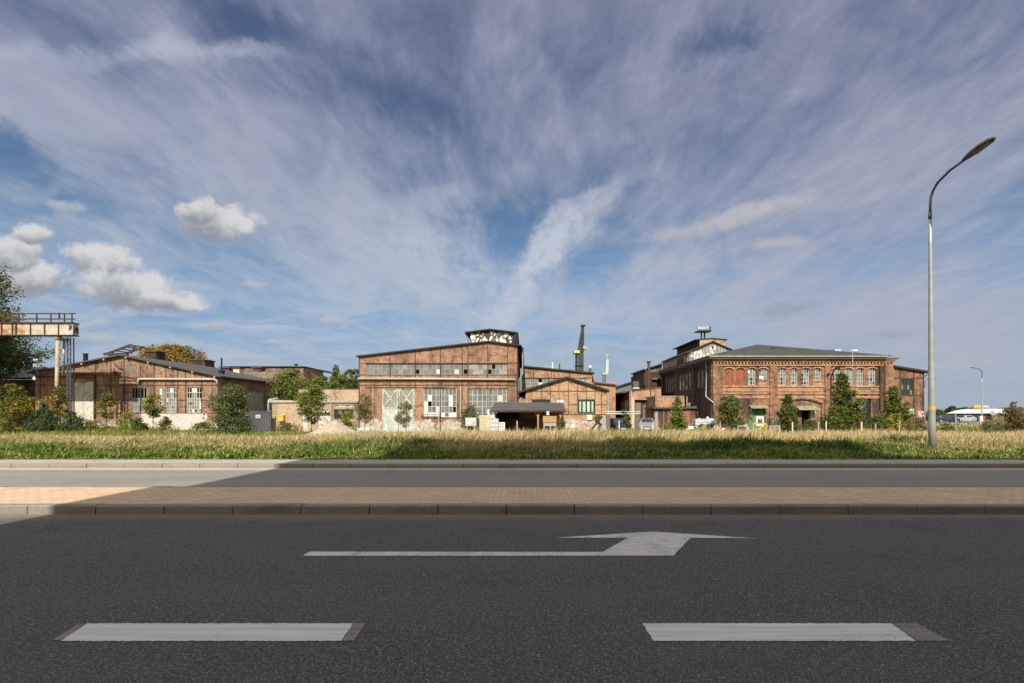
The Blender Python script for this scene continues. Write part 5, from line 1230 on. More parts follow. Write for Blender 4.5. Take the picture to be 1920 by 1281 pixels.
# ================================================================== cars
def car(name_label, loc, rot, col, L=4.3, W=1.76, H=1.46, group=None, estate=False):
    o = thing('parked_car', loc, name_label, 'car', group)
    m = mat('car_paint', col, .05, 2, .3, .3, .5)
    # stations along the length: y, half width at sill / waist / roof, z sill, waist, top
    S = [(-L/2,.70,.72,.68,.32,.52,.60),(-L/2+.12,.80,.84,.76,.24,.56,.70),(-L/2+.95,.86,.88,.80,.22,.66,.90),(-L/2+1.2,.86,.88,.74,.22,.70,.98),(-L/2+1.95,.86,.88,.58,.22,.74,H-.04),(-L/2+2.7,.86,.88,.60,.22,.76,H),
         (L/2-.95,.86,.88,.60,.22,.78,H-.05),(L/2-(.18 if estate else .5),.84,.86,.66,.26,.80,H-.18 if estate else 1.12),(L/2-.05,.78,.82,.70,.32,.74,.98)]
    f = W/1.76
    mb = MB(); rings = []
    for y, a, b, c, z0, z1, z2 in S: rings.append([(-a*f,y,z0),(-b*f,y,z1),(-(b-.04)*f,y,min(z2,z1+.2)),(-c*f,y,z2),(c*f,y,z2),((b-.04)*f,y,min(z2,z1+.2)),(b*f,y,z1),(a*f,y,z0)])
    for p, q in zip(rings, rings[1:]):
        for k in range(8): mb.poly([p[k], p[(k+1)%8], q[(k+1)%8], q[k]])
    mb.poly(rings[0]); mb.poly(rings[-1][::-1])
    body = mb.build('body', m, None, False); body.parent = o
    def part(nm, mb_, mt, par=o):
        p = mb_.build(nm, mt, None); p.parent = par; return p
    g = MB(); e = .012                                  # windscreen, rear and side glass lie on the body
    def quad_on(i, j, k0, k1, a0, a1, b0, b1):
        A, B_ = rings[i], rings[j]; lerp = lambda p, q, t: Vector(p).lerp(Vector(q), t)
        P = [lerp(lerp(A[k0],A[k1],b0),lerp(B_[k0],B_[k1],b0),a0), lerp(lerp(A[k0],A[k1],b0),lerp(B_[k0],B_[k1],b0),a1), lerp(lerp(A[k0],A[k1],b1),lerp(B_[k0],B_[k1],b1),a1), lerp(lerp(A[k0],A[k1],b1),lerp(B_[k0],B_[k1],b1),a0)]
        n_ = (P[1]-P[0]).cross(P[3]-P[0]).normalized(); c = sum(P, Vector())/4
        if n_.dot(c - Vector((0,0,.8))) < 0: n_ = -n_
        return [p + n_*e for p in P]
    ws = MB(); ws.poly(quad_on(3,4,3,4,.06,.95,.06,.94)); part('windscreen', ws, M['g_dark'])
    rw = MB(); rw.poly(quad_on(6,7,3,4,.1,.92,.08,.92)); part('rear_window', rw, M['g_dark'])
    for k0, k1 in ((2,3),(5,4)):
        for i, a0, a1 in ((4,.05,.95),(5,.05,.9)):
            sw = MB(); sw.poly(quad_on(i,i+1,k0,k1,a0,a1,.12,.85)); part('side_window', sw, M['g_dark'])
    for sx in (-1, 1):
        hl = MB(); hl.hexa([(sx*.45*f,-L/2-.015,.50),(sx*.74*f,-L/2+.06,.52),(sx*.74*f,-L/2+.2,.52),(sx*.45*f,-L/2+.2,.50),(sx*.45*f,-L/2+.0,.63),(sx*.74*f,-L/2+.08,.67),(sx*.74*f,-L/2+.2,.67),(sx*.45*f,-L/2+.2,.63)]); part('headlight', hl, M['white_plastic'])
        tl = MB(); tl.box(min(sx*.55,sx*.78)*f, max(sx*.55,sx*.78)*f, L/2-.12, L/2-.005, .72, .9); part('tail_light', tl, M['red'])
        mr = MB(); mr.box(min(sx*.86,sx*1.02)*f, max(sx*.86,sx*1.02)*f, -L/2+1.35, -L/2+1.47, .88, 1.0); part('mirror', mr, m)
        for y in (-L/2+.82, L/2-.8):
            w = MB(); w.tube([(sx*.66*f,y,.31),(sx*.87*f,y,.31)], .31, 18); wo = part('wheel', w, M['black'])
            r_ = MB(); r_.tube([(sx*.871*f,y,.31),(sx*.885*f,y,.31)], .19, 14); part('rim', r_, M['galv'], wo)
    pl = MB(); pl.box(-.26, .26, -L/2-.03, -L/2-.012, .36, .47); part('number_plate', pl, M['board_white'])
    gl = MB(); gl.box(-.42*f, .42*f, -L/2-.011, -L/2+.1, .50, .60); part('grille', gl, M['black'])
    o.rotation_euler.z = R(rot)
    return o
car('dark blue car parked nose out in the lane under the pipe frame', (wx(1159,51.5), 51.5, G), 4, (.02,.03,.055))
car('silver grey car parked in the lane before the dark doorway', (wx(1213,52.5), 52.5, G), -14, (.34,.35,.36), estate=True)
grp = 'cars parked at the white roofed car wash'
car('dark blue car at the left end of the car wash row', (wx(1773,96), 96, G), 82, (.035,.045,.085), group=grp)
car('silver car in front of the white roofed car wash', (wx(1807,97), 97, G), -80, (.45,.46,.47), group=grp)
car('black car right of the silver car at the car wash', (wx(1832,99), 99, G), -95, (.02,.022,.025), group=grp)
car('dark estate car behind the car wash row', (wx(1790,106), 106, G), 95, (.04,.05,.07), group=grp, estate=True)

# ================================================================== far right: white roofed wash, red building, signs
Y = 112.0; X = lambda p: wx(p, Y); Z = lambda p: wz(p, Y)
cw = thing('car_wash', (X(1838), Y, G), 'low building with broad white sloping roof at the far right', 'car wash')
mb = MB(); zl, zr2 = Z(775.5), Z(768)
mb.prism([(X(1795),Y,Z(775.5)),(X(1882),Y,Z(775)),(X(1882),Y,Z(766.5)),(X(1832),Y,Z(767)),(X(1812),Y,Z(770))], (0,3,0)); mb.build('roof', M['board_white'], cw)
mb = MB(); mb.box(X(1824), X(1868), Y+1, Y+2.8, G, Z(775.6)); mb.box(X(1803), X(1824), Y+2, Y+2.8, G, Z(775.6)); mb.build('wall', M['gate_dark'], cw)
for p in (1796.5, 1811, 1823):
    mb = MB(); mb.bar((X(p),Y+.4,G),(X(p),Y+.4,Z(775)), .3); mb.build('post', M['roof_dark'], cw)
mb = MB(); mb.box(X(1815), X(1824), Y-.05, Y+.05, Z(786.5), Z(781)); mb.build('notice', M['board_white'], cw)
mb = MB(); mb.box(X(1856), X(1862), Y+.9, Y+.99, G, Z(777)); mb.build('blue_panel', M['navy'], cw)
Y = 128.0; X = lambda p: wx(p, Y); Z = lambda p: wz(p, Y)
rb = thing('red_shop', (X(1890), Y, G), 'long low red brown shop building behind the dark shrub', 'shop building')
mb = MB(); mb.box(X(1863), X(1990), Y, Y+4, G, Z(772)); mb.build('wall', M['brick_back'], rb)
mb = MB(); mb.box(X(1862), X(1992), Y-.4, Y+4.4, Z(772)+.002, Z(769)); mb.prism([(X(1875),Y-.4,Z(769)),(X(1920),Y-.4,Z(769)),(X(1915),Y-.4,Z(763.5)),(X(1890),Y-.4,Z(764.5))], (0,3,0)); mb.build('roof', M['rust_red'], rb)
mb = MB(); mb.box(X(1874), X(1912), Y-.5, Y-.02, Z(777), Z(772)); mb.build('shop_front', M['g_ice'], rb)
sg = MB(); sg.box(X(1892), X(1913), Y-.6, Y-.51, Z(781), Z(777.5)); sg = sg.build('shop_sign', M['board_white'], rb)
mb = MB()
for k in range(7): mb.box(X(1893.5+k*2.6), X(1895.2+k*2.6), Y-.63, Y-.61, Z(780.3), Z(778.2))
mb.build('lettering', M['red'], sg)
Y = 124.0; X = lambda p: wx(p, Y); Z = lambda p: wz(p, Y)
ys = thing('roof_sign', (X(1832), Y, Z(768)), 'yellow and red sign with white letters above the white roof', 'sign')
mb = MB(); mb.box(X(1826), X(1838.5), Y, Y+.3, Z(764.5), Z(760)); mb.build('yellow_panel', M['band_yellow'], ys)
mb = MB(); mb.box(X(1825), X(1838), Y-.02, Y+.32, Z(769), Z(764.5)-.003); mb.build('red_panel', M['red'], ys)
mb = MB()
for k, p in enumerate((1842,1844.5,1847,1849.5,1852)): mb.box(X(p), X(p+1.7), Y, Y+.2, Z(763.3), Z(760.6+.3*(k%2)))
mb.box(X(1838.6), X(1855), Y+.05, Y+.15, Z(764), Z(763.3)-.002); mb.build('letters', M['board_white'], ys)
mb = MB(); mb.bar((X(1830),Y+.2,Z(768)),(X(1830),Y+.2,G), .3); mb.bar((X(1850),Y+.1,Z(764)),(X(1850),Y+.1,Z(770)), .2); mb.build('stand', M['galv'], ys)
Y = 84.0; X = lambda p: wx(p, Y); Z = lambda p: wz(p, Y)
pl = thing('pillar_sign', (X(1843), Y, G), 'white and red pillar sign at the foot of the slim street lamp', 'sign')
mb = MB(); mb.box(X(1838), X(1843), Y, Y+.3, G, Z(780.5)); mb.build('white_half', M['board_white'], pl)
mb = MB(); mb.box(X(1843)+.003, X(1848), Y+.02, Y+.28, G, Z(780.8)); mb.build('red_half', M['red'], pl)
Y = 60.0; X = lambda p: wx(p, Y); Z = lambda p: wz(p, Y)
rs = thing('road_sign', (X(1860.5), Y, G), 'round road sign seen from behind on a grey post', 'road sign')
mb = MB(); mb.tube([(X(1860.5),Y,G),(X(1860.5),Y,Z(772.5))], .035, 8); mb.build('post', M['galv'], rs)
mb = MB(); mb.tube([(X(1860.5),Y-.05,Z(774.5)),(X(1860.5),Y-.035,Z(774.5))], .3, 20); mb.build('disc', M['grey_pipe'], rs)
Y = 110.0; mb = MB(); mb.box(wx(1757,Y), wx(1790,Y), Y, Y+8, G, wz(783,Y)); fh = thing('brown_house', (wx(1775,Y),Y,G), 'low brown building far behind the parked cars', 'building')
mb.build('wall', M['brick_back'], fh); mb = MB(); mb.prism([(wx(1754,Y),Y-.5,wz(783,Y)),(wx(1793,Y),Y-.5,wz(783,Y)),(wx(1785,Y),Y-.5,wz(778.5,Y)),(wx(1762,Y),Y-.5,wz(778.5,Y))], (0,9,0)); mb.build('roof', M['roof_dark'], fh)

# ================================================================== shipyard cranes on the skyline
M['crane_green'] = mat('crane_green', (.055,.078,.058), .2, .2, .7); M['crane_pale'] = mat('crane_pale', (.42,.50,.40), .15, .2, .7); M['crane_yellow'] = mat('crane_yellow', (.55,.55,.20), .1, .3, .6)
Y = 240.0; q = lambda x, y, d=0: Vector((wx(x,Y), Y+d, wz(y,Y)))
cr = thing('harbour_crane', (wx(1090,Y),Y,G), 'tall green harbour crane with upright tapering jib on the skyline', 'crane')
mb = MB(); s = Y/FL
for dx in (-1, 1):
    for d in (0, 4): mb.bar(q(1089.5+dx*4.8,660,d), q(1093.8+dx*.8,611,1.5+d*.2), .55)
for k in range(9):
    t0, t1 = k/9, (k+1)/9; w0, w1 = 4.8*(1-t0)+.8*t0, 4.8*(1-t1)+.8*t1; c0, c1 = 1089.5+4.3*t0, 1089.5+4.3*t1; y0, y1 = 660-49*t0, 660-49*t1
    mb.bar(q(c0-w0,y0), q(c1+w1,y1), .3); mb.bar(q(c0+w0,y0), q(c1-w1,y1), .3); mb.bar(q(c0-w0,y0), q(c0+w0,y0), .3)
for k in range(3): mb.bar(q(1090+k*1.5,658,1), q(1093.5,615,1.5), .5)
jb = mb.build('jib', M['crane_green'], cr)
mb = MB(); mb.box(wx(1089.5,Y), wx(1098,Y), Y-.5, Y+3, wz(611,Y), wz(609,Y)); mb.build('jib_head', M['crane_green'], jb)
mb = MB()
for x in (1082.5, 1089, 1093):
    for d in (0, 6): mb.bar(q(x,700,d), q(x,662,d), .7)
    mb.bar((wx(x,Y)+(1.2 if x > 1085 else -1.2), Y, G), q(x,699,0), .9); mb.bar((wx(x,Y)+(1.2 if x > 1085 else -1.2), Y+7, G), q(x,699,6), .9)
for y in range(664, 700, 7):
    mb.bar(q(1082.5,y), q(1093,y), .5); mb.bar(q(1082.5,y), q(1089,y+7), .35); mb.bar(q(1082.5,y,6), q(1093,y,6), .4)
mb.box(wx(1080,Y), wx(1094,Y), Y-1, Y+7, wz(685.5,Y), wz(683.8,Y)); mb.build('tower', M['crane_green'], cr)
mb = MB(); mb.box(wx(1089.5,Y), wx(1092.5,Y), Y+1, Y+4, wz(700,Y), wz(656,Y)); mb.build('machine_shaft', M['crane_green'], cr)
mb = MB(); mb.box(wx(1076,Y), wx(1086,Y), Y-1.2, Y+5, wz(662.5,Y), wz(657.5,Y)); mb.build('cab', M['crane_yellow'], cr)
mb = MB(); mb.hexa([q(1093,654,-1),q(1097,654,-1),q(1097,654,2),q(1093,654,2),q(1094,648,-1),q(1096,650,-1),q(1096,650,2),q(1094,648,2)]); mb.box(wx(1098.5,Y), wx(1101.5,Y), Y-1, Y+1.5, wz(654.5,Y), wz(651.5,Y)); mb.bar(q(1096,653),q(1100,653), .4); mb.build('counterweight', M['crane_pale'], cr)
Y = 380.0; q = lambda x, y, d=0: Vector((wx(x,Y), Y+d, wz(y,Y)))
c2 = thing('pale_crane', (wx(1136,Y),Y,G), 'pale green harbour crane farther away, right of the tall one', 'crane')
mb = MB(); mb.hexa([q(1135,699),q(1139,699),q(1139,699,3),q(1135,699,3),q(1136.8,674),q(1140,674),q(1140,674,3),q(1136.8,674,3)]); mb.hexa([q(1139,699,.1),q(1141,699,.1),q(1141,699,3.2),q(1139,699,3.2),q(1140,674,.1),q(1141.2,674,.1),q(1141.2,674,3.2),q(1140,674,3.2)]); mb.bar(q(1138,674), q(1137.5,666), .4); mb.bar(q(1135.5,666),q(1141,665), .6); mb.build('jib', M['crane_pale'], c2)
mb = MB()
for x in (1130.5, 1135): mb.bar((wx(x,Y),Y,G), q(x,701), .6)
for y in (703, 709, 715): mb.bar(q(1130.5,y), q(1135,y+5), .4); mb.bar(q(1130,y),q(1136,y), .5)
mb.build('tower', M['crane_green'], c2); mb = MB(); mb.box(wx(1129,Y), wx(1140,Y), Y-1, Y+4, wz(702.5,Y), wz(699.5,Y)); mb.build('cab', M['crane_pale'], c2)
for p, a, b, m, lab in ((1036,680,697,'white_plastic','white mast rising behind the rear hall roof'),(1049,682.5,697,'steel_grey','dark mast rising behind the rear hall roof')):
    Y = 90; mb = MB(); mb.tube([(wx(p,Y),Y,G),(wx(p,Y),Y,wz(a,Y))], .14, 8); tag(mb.build('mast', M[m]), lab, 'mast')
Y = 75; x = wx(1106.5,Y); bl = thing('ball_lamp', (x,Y,G), 'white ball on a dark mast above the rear hall corner', 'lamp')
mb = MB(); mb.tube([(x,Y,G),(x,Y,wz(691,Y))], .1, 8); mb.box(x-.3,x+.3,Y-.3,Y+.3,wz(695,Y),wz(693,Y)); mb.build('mast', M['steel_grey'], bl)
mb = MB(); mb.tube([(x,Y,wz(685.5,Y)+.26*math.cos(t)-.26) for t in np.linspace(math.pi,0,7)], [max(.02,.26*math.sin(t)) for t in np.linspace(0,math.pi,7)], 12); mb.build('globe', M['white_plastic'], bl, True)
# ================================================================== vegetation
def quad_mesh(name, P, mi, mats, parent=None, tri=False):
    """P: (n, k, 3) faces"""
    n, k = P.shape[:2]
    base = np.zeros(3); q = parent
    while q is not None: base += np.array(q.location); q = q.parent
    me = bpy.data.meshes.new(name)
    me.vertices.add(n * k); me.vertices.foreach_set('co', (P - base).reshape(-1).astype(np.float32))
    me.loops.add(n * k); me.loops.foreach_set('vertex_index', np.arange(n * k, dtype=np.int32))
    me.polygons.add(n); me.polygons.foreach_set('loop_start', np.arange(0, n * k, k, dtype=np.int32))
    for m in mats: me.materials.append(m)
    me.polygons.foreach_set('material_index', mi.astype(np.int32))
    me.update(calc_edges=True)
    o = bpy.data.objects.new(name, me); COL.objects.link(o)
    if parent is not None: o.parent = parent
    return o
def leaf_mat(name, col, trans=.4, gain=1.65):
    m, n, b = new_mat(name); col = tuple(min(.8, c * k) for c, k in zip(col, (gain * 1.04, gain, gain)))
    pos = n('ShaderNodeNewGeometry').outputs[0]
    g = n.noise(pos, 3.0, 2); col2 = tuple(c * f for c, f in zip(col, (1.14, 1.12, .8)))
    c = n.mix(n.ramp(g, .35, .65), tuple(x * .8 for x in col), col2)
    setc(n, b, c); b.inputs['Roughness'].default_value = .65; b.inputs['Specular IOR Level'].default_value = .2
    t = n('ShaderNodeBsdfTranslucent', {0: c}); mx = n('ShaderNodeMixShader', {0: trans, 1: b.outputs[0], 2: t.outputs[0]})
    out = [x for x in n.t.nodes if x.type == 'OUTPUT_MATERIAL'][0]; n.t.links.new(mx.outputs[0], out.inputs[0])
    return m
LF = {'mid': leaf_mat('leaf_mid', (.075,.105,.03)), 'dark': leaf_mat('leaf_dark', (.04,.062,.022)), 'lite': leaf_mat('leaf_light', (.15,.18,.045)),
      'olive': leaf_mat('leaf_olive', (.108,.118,.034)), 'gold': leaf_mat('leaf_gold', (.30,.19,.035)), 'rust': leaf_mat('leaf_rust', (.16,.085,.04)),
      'grey': leaf_mat('leaf_grey', (.12,.13,.085)), 'blue': leaf_mat('leaf_blue', (.055,.085,.055)), 'lime': leaf_mat('leaf_lime', (.22,.25,.04)), 'red': leaf_mat('leaf_red', (.17,.075,.05)), 'yellow': leaf_mat('leaf_yellow', (.45,.33,.03))}
M['bark'] = mat('bark', (.10,.08,.06), .3, 8, .95)
ENV = {'cone': lambda t: np.minimum(1, .55 + 3*t) * np.clip(1.06 - t, 0, 1) ** .75, 'oval': lambda t: np.sqrt(np.clip(1 - (2*t-1)**2, 0, 1)) * .95 + .05,
       'bush': lambda t: np.sqrt(np.clip(1 - (np.clip(t-.15,0,1)/.85)**2.2, 0, 1)) * (.8 + .2*np.minimum(1, t/.25)), 'dome': lambda t: np.sqrt(np.clip(1 - t**2, 0, 1)),
       'spread': lambda t: np.minimum(1, .3+2.2*t) * np.clip(1.15 - t, 0, 1) ** .6}
def plant(name, label, cat, px, ytop, ybase, wpx, Y, cols, n, leaf=.13, shape='bush', z0=.0, clumps=40, spread=.32, group=None, trunk=.06, limbs=8, depth=.9, gaps=.0, part='crown', lean=0, ragged=.35, fill=.16, wild=.42):
    """crown of many small leaves gathered in clumps, tapered trunk with limbs"""
    x = wx(px, Y); zt = wz(ytop, Y); zb = G if (ybase is None or shape in ('bush', 'dome')) else wz(ybase, Y); w = wpx * Y / FL
    o = thing(name, (x, Y, G), label, cat, group)
    h = zt - zb; c0 = zb + z0 * h; hc = zt - c0
    f1, f2, f3, f4 = rng.random(4) * 6.28
    def env(t, a):                                       # uneven outline: bulges and notches that differ from side to side
        k = 1 + wild * (.5*np.sin(3*a + f1 + 5*t) + .55*np.sin(9*t + f2 + 2.2*np.cos(a)) + .4*np.sin(17*t + f3 + 3*a) + .3*np.sin(5*a + f4))
        return ENV[shape](t) * np.clip(k, .35, 1.5)
    t = rng.random(clumps) ** .85; a = rng.random(clumps) * 2 * math.pi
    rr = env(t, a) * w / 2 * np.sqrt(.12 + .88 * rng.random(clumps)) * (1 - ragged * rng.random(clumps))
    C = np.stack([x + rr*np.cos(a) + lean*t, Y + depth*rr*np.sin(a), c0 + t*hc*.96], 1)
    size = spread * w * (.55 + .75*rng.random(clumps)) * np.clip(ENV[shape](t), .35, 1) * .5
    share = size**1.5 * (.5 + rng.random(clumps)); share /= share.sum()
    idx = rng.choice(clumps, n, p=share)
    d = rng.normal(size=(n,3)); d /= np.linalg.norm(d,axis=1)[:,None]; rad = size[idx] * rng.random(n) ** (1/2.0) * 1.25
    pos = C[idx] + d * rad[:,None] * np.array([1,1,.8])
    nb = int(fill * n)                                   # looser leaves between the clumps
    tb = rng.random(nb) ** .9; ab = rng.random(nb) * 2 * math.pi; rb = env(tb, ab) * w / 2 * np.sqrt(rng.random(nb)) * .95
    pos[:nb] = np.stack([x + rb*np.cos(ab) + lean*tb, Y + depth*rb*np.sin(ab), c0 + tb*hc*.97], 1)
    pos[:,2] = np.maximum(pos[:,2], float(ground_z(Y)) + .03)
    nr = d * .6 + rng.normal(size=(n,3)) * .55 + np.array([0,-.1,.5]); nr /= np.linalg.norm(nr,axis=1)[:,None]
    r2 = rng.normal(size=(n,3)); u = np.cross(nr, r2); u /= np.linalg.norm(u,axis=1)[:,None]; v = np.cross(nr, u)
    s = leaf * (.6 + .9*rng.random(n))[:,None]
    P = np.stack([pos - u*s*.5, pos + v*s*.32, pos + u*s*.55, pos - v*s*.32], 1)
    names = list(cols); pw = np.array([cols[k] for k in names], float); pw /= pw.sum()
    bias = rng.choice(len(names), clumps, p=pw)
    mi = np.where(rng.random(n) < .62, bias[idx], rng.choice(len(names), n, p=pw))
    quad_mesh(part, P, mi, [LF[k] for k in names], o)
    if trunk:
        mb = MB(); zt2 = zb + .78*h; k = 7
        mb.tube([(x + lean*.6*i/(k-1) + .03*math.sin(3*i), Y + .03*math.cos(2*i), G - .05 + (zt2-G)*i/(k-1)) for i in range(k)], [trunk*(1-.75*i/(k-1)) for i in range(k)], 8)
        for ci in rng.choice(clumps, min(limbs, clumps), replace=False):
            e = C[ci]; zs = max(G + .15*h, min(e[2] - .25*h*rng.random() - .1, zt2)); s0 = Vector((x, Y, zs)); mid = s0.lerp(Vector(e), .5) + Vector((0,0,-.05*h*rng.random()))
            mb.tube([s0, mid, Vector(e)], [trunk*.5, trunk*.34, trunk*.12], 6)
        mb.build('trunk', M['bark'], o)
    return o

# trees along the front of the arcaded hall
g1 = 'young trees along the right hall'
plant('young_tree', 'slender young tree before the low lane shed', 'tree', 1270, 740, 815, 36, 44, {'mid':3,'olive':3,'lite':3}, 4200, .15, 'cone', .02, 70, .36, g1, .05)
plant('young_tree', 'round dense young tree left of the green door', 'tree', 1370, 740, 812, 54, 44, {'mid':3,'olive':3,'dark':1.5,'lite':1.5,'rust':.2}, 6200, .15, 'oval', .0, 90, .32, g1, .06)
plant('young_tree', 'narrow topped young tree before the bricked arch', 'tree', 1477, 737, 812, 50, 44, {'mid':3,'dark':3,'olive':2}, 5600, .15, 'cone', .02, 80, .34, g1, .06)
plant('young_tree', 'largest broad conical tree before the right bay of the hall', 'tree', 1581, 699, 814, 90, 43, {'mid':4,'dark':2.5,'olive':3,'lite':2.5}, 14500, .15, 'cone', .0, 190, .24, g1, .09, 14)
plant('young_tree', 'yellowish green tree before the brick lean-to', 'tree', 1676, 721, 814, 70, 43, {'olive':4,'mid':3,'dark':1.5,'lite':2.5}, 8500, .15, 'cone', .0, 120, .29, g1, .08, 10)
plant('yellow_shrub', 'low shrub with yellow flowers under the lean-to tree', 'shrub', 1680, 774, 806, 44, 40, {'lime':3,'mid':3,'yellow':1.6,'olive':2}, 2600, .12, 'bush', 0, 34, .36, None, .03)
for p, yt, w_, lab, c in ((1640,783,40,'dark low shrub between the two right trees',{'dark':3,'mid':2,'olive':1}),(1520,784,46,'low weedy shrub before the open doorway',{'mid':2,'olive':3,'grey':1}),(1720,782,44,'reddish weedy shrub left of the near lamp pole',{'olive':3,'rust':1.4,'grey':2}),(1250,792,40,'bright green weeds beside the silver car',{'lite':3,'lime':2,'mid':2}),(1318,795,56,'grey green weeds below the white tank',{'mid':2,'grey':2,'olive':2}),(1390,796,30,'weeds at the foot of the round tree',{'grey':2,'mid':2,'olive':1})):
    plant('low_shrub', lab, 'shrub', p, yt, 806, w_, 39.5, c, 1700, .12, 'dome', 0, 26, .42, 'low shrubs before the right hall', .025, 5)
# right edge
plant('dark_shrub', 'large reddish green shrub at the right edge', 'shrub', 1898, 762, 818, 84, 31, {'grey':3,'red':1.2,'mid':3,'rust':.3,'dark':1.4}, 7500, .10, 'bush', 0, 70, .30, None, .05, 12)
plant('young_sapling', 'spindly sapling with orange leaves rising out of the right shrub', 'sapling', 1901, 751, 800, 24, 32, {'rust':2,'gold':1.4,'mid':2}, 500, .10, 'spread', .25, 16, .34, None, .03, 7)
plant('low_shrub', 'lime green weeds between car wash and right shrub', 'shrub', 1856, 788, 808, 50, 38, {'lite':3,'lime':2,'olive':2}, 1700, .11, 'dome', 0, 26, .42, None, .02, 5)
plant('low_shrub', 'green weeds right of the near lamp pole', 'shrub', 1774, 793, 812, 44, 36, {'mid':2,'lite':2,'olive':2}, 1500, .11, 'dome', 0, 24, .42, None, .02, 5)
# distant trees at the right
for p, yt, w_, Yt, lab in ((1786,761.5,17,140,'dark round tree behind the parked cars'),(1811,764.5,24,150,'lower dark tree behind the white roof'),(1801,768,20,150,'low dark tree between the two distant trees'),(1757,768,34,210,'hazy tree line clump behind the near lamp pole'),(1824,764,14,160,'narrow dark tree behind the white roof end')):
    plant('distant_tree', lab, 'tree', p, yt, 781, w_, Yt, {'dark':3,'blue':3,'mid':1}, 1500, .5, 'oval', .1, 26, .4, 'dark trees far behind the car wash', .25, 5)
# middle
plant('dense_bush', 'big dense round bush before the dark yard gate', 'bush', 431, 716, 803, 84, 42.5, {'mid':4,'blue':3,'grey':2.5,'lite':1}, 11500, .14, 'bush', 0, 120, .26, None, .09, 12)
plant('young_tree', 'light green young tree with thin trunk before the tan storehouse', 'tree', 584, 720, 804, 56, 43, {'mid':3,'lite':3,'olive':2}, 4600, .15, 'oval', .12, 70, .36, None, .055, 9)
plant('dry_sapling', 'thin brownish sapling right of the gravel heap', 'sapling', 684, 738, 808, 44, 36, {'grey':2.4,'red':.9,'olive':2.6}, 2100, .10, 'oval', .22, 44, .26, None, .03, 16)
plant('dry_sapling', 'sparse pale sapling before the white double gate', 'sapling', 761, 752, 806, 42, 39, {'grey':3.4,'olive':2,'red':.25}, 2000, .10, 'oval', .08, 44, .28, None, .03, 16)
plant('low_shrub', 'lime green shrub under the storehouse window', 'shrub', 652, 766, 800, 34, 46, {'lime':3,'mid':3,'lite':2}, 1700, .13, 'bush', 0, 26, .40, None, .03)
plant('grey_shrub', 'tall grey green shrub between window and carport', 'shrub', 884, 758, 803, 48, 45, {'grey':3,'mid':2,'blue':2}, 3400, .13, 'bush', 0, 46, .34, None, .04)
plant('grey_shrub', 'pale dry shrub left of the carport roof', 'shrub', 916, 772, 803, 26, 45.5, {'grey':4,'olive':1}, 900, .12, 'bush', 0, 20, .4, None, .03)
plant('dry_bush', 'dark dry bush with tan top under the pipe frame', 'bush', 1176, 778, 803, 17, 42.5, {'dark':3,'olive':2,'grey':1}, 1300, .11, 'oval', 0, 22, .42, None, .04)
plant('dry_bush', 'small tan tuft on the pipe frame top rail', 'bush', 1168.5, 769, 779, 11, 42.5, {'gold':1,'grey':2}, 350, .11, 'oval', 0, 10, .5, None, 0)
plant('dry_bush', 'brown dry bush behind the leaning log', 'bush', 1121, 778, 792, 20, 44, {'rust':2,'gold':1,'grey':1}, 700, .11, 'oval', 0, 14, .5, None, .03)
plant('low_shrub', 'weedy shrub at the carport right post', 'shrub', 1053, 782, 806, 22, 41, {'olive':3,'mid':2,'grey':2}, 900, .11, 'bush', 0, 18, .4, None, .02)
# trees behind the tan storehouse
gb_ = 'trees behind the tan storehouse'
plant('green_tree', 'leafy tree behind the end of the left hall roof', 'tree', 546, 690, 775, 68, 63, {'mid':3,'lite':2.5,'olive':2}, 9000, .22, 'oval', .0, 100, .27, gb_, .14)
plant('green_tree', 'tall bright green tree nearest to the brick hall', 'tree', 630, 683, 775, 52, 66, {'lite':3,'mid':3,'lime':.6}, 6500, .22, 'cone', .0, 80, .30, gb_, .14)
plant('green_tree', 'green tree touching the hall corner', 'tree', 657, 690, 775, 46, 65, {'mid':3,'lite':2,'dark':1}, 6000, .22, 'oval', .0, 70, .30, gb_, .14)
plant('green_tree', 'low broad tree between the two leafy trees', 'tree', 602, 704, 775, 74, 68, {'lite':2,'mid':3,'olive':2}, 7500, .22, 'oval', .0, 80, .28, gb_, .14)
plant('autumn_tree', 'broad domed tree in orange autumn colour behind the left hall', 'tree', 321, 645, 735, 134, 92, {'gold':4,'olive':4,'rust':.8,'lite':1}, 16000, .34, 'oval', .1, 200, .2, None, .3, 10)
# left group
plant('spreading_tree', 'large spreading tree with green and yellowed leaves at the left edge', 'tree', -88, 455, None, 258, 53, {'mid':4,'dark':4,'olive':2,'gold':.4,'lite':.6}, 46000, .21, 'oval', .2, 230, .2, None, .35, 24, .8, ragged=.3, wild=.3)
plant('lower_tree', 'ragged leafy tree under the gantry beam at the left edge', 'tree', 2, 622, 735, 122, 54, {'dark':5,'mid':3,'blue':2,'lite':.2}, 9500, .18, 'oval', .25, 70, .26, None, .1, 14, ragged=.5)
plant('yellowing_bush', 'tall yellowing bush at the left edge', 'bush', 24, 716, 803, 72, 44, {'olive':3,'gold':.9,'lime':1,'mid':2.5,'rust':.3}, 5600, .15, 'bush', 0, 70, .30, 'bushes under the gantry', .06, 10)
plant('dark_bush', 'dark green bush in the shade left of the pipe leg', 'bush', 82, 764, 801, 56, 44.5, {'dark':4,'blue':3,'mid':1}, 3800, .15, 'dome', 0, 46, .36, 'bushes under the gantry', .05)
plant('orange_sapling', 'orange tinged sapling climbing beside the pipe leg', 'sapling', 112, 722, 800, 40, 46, {'olive':3,'gold':1,'rust':.7,'mid':1}, 2400, .14, 'spread', .2, 40, .34, None, .04, 10)
plant('orange_sapling', 'low orange brown shrub left of the pipe leg', 'shrub', 90, 742, 798, 30, 47, {'olive':3,'gold':.9,'grey':1}, 1500, .14, 'oval', .2, 26, .36, None, .03, 8)
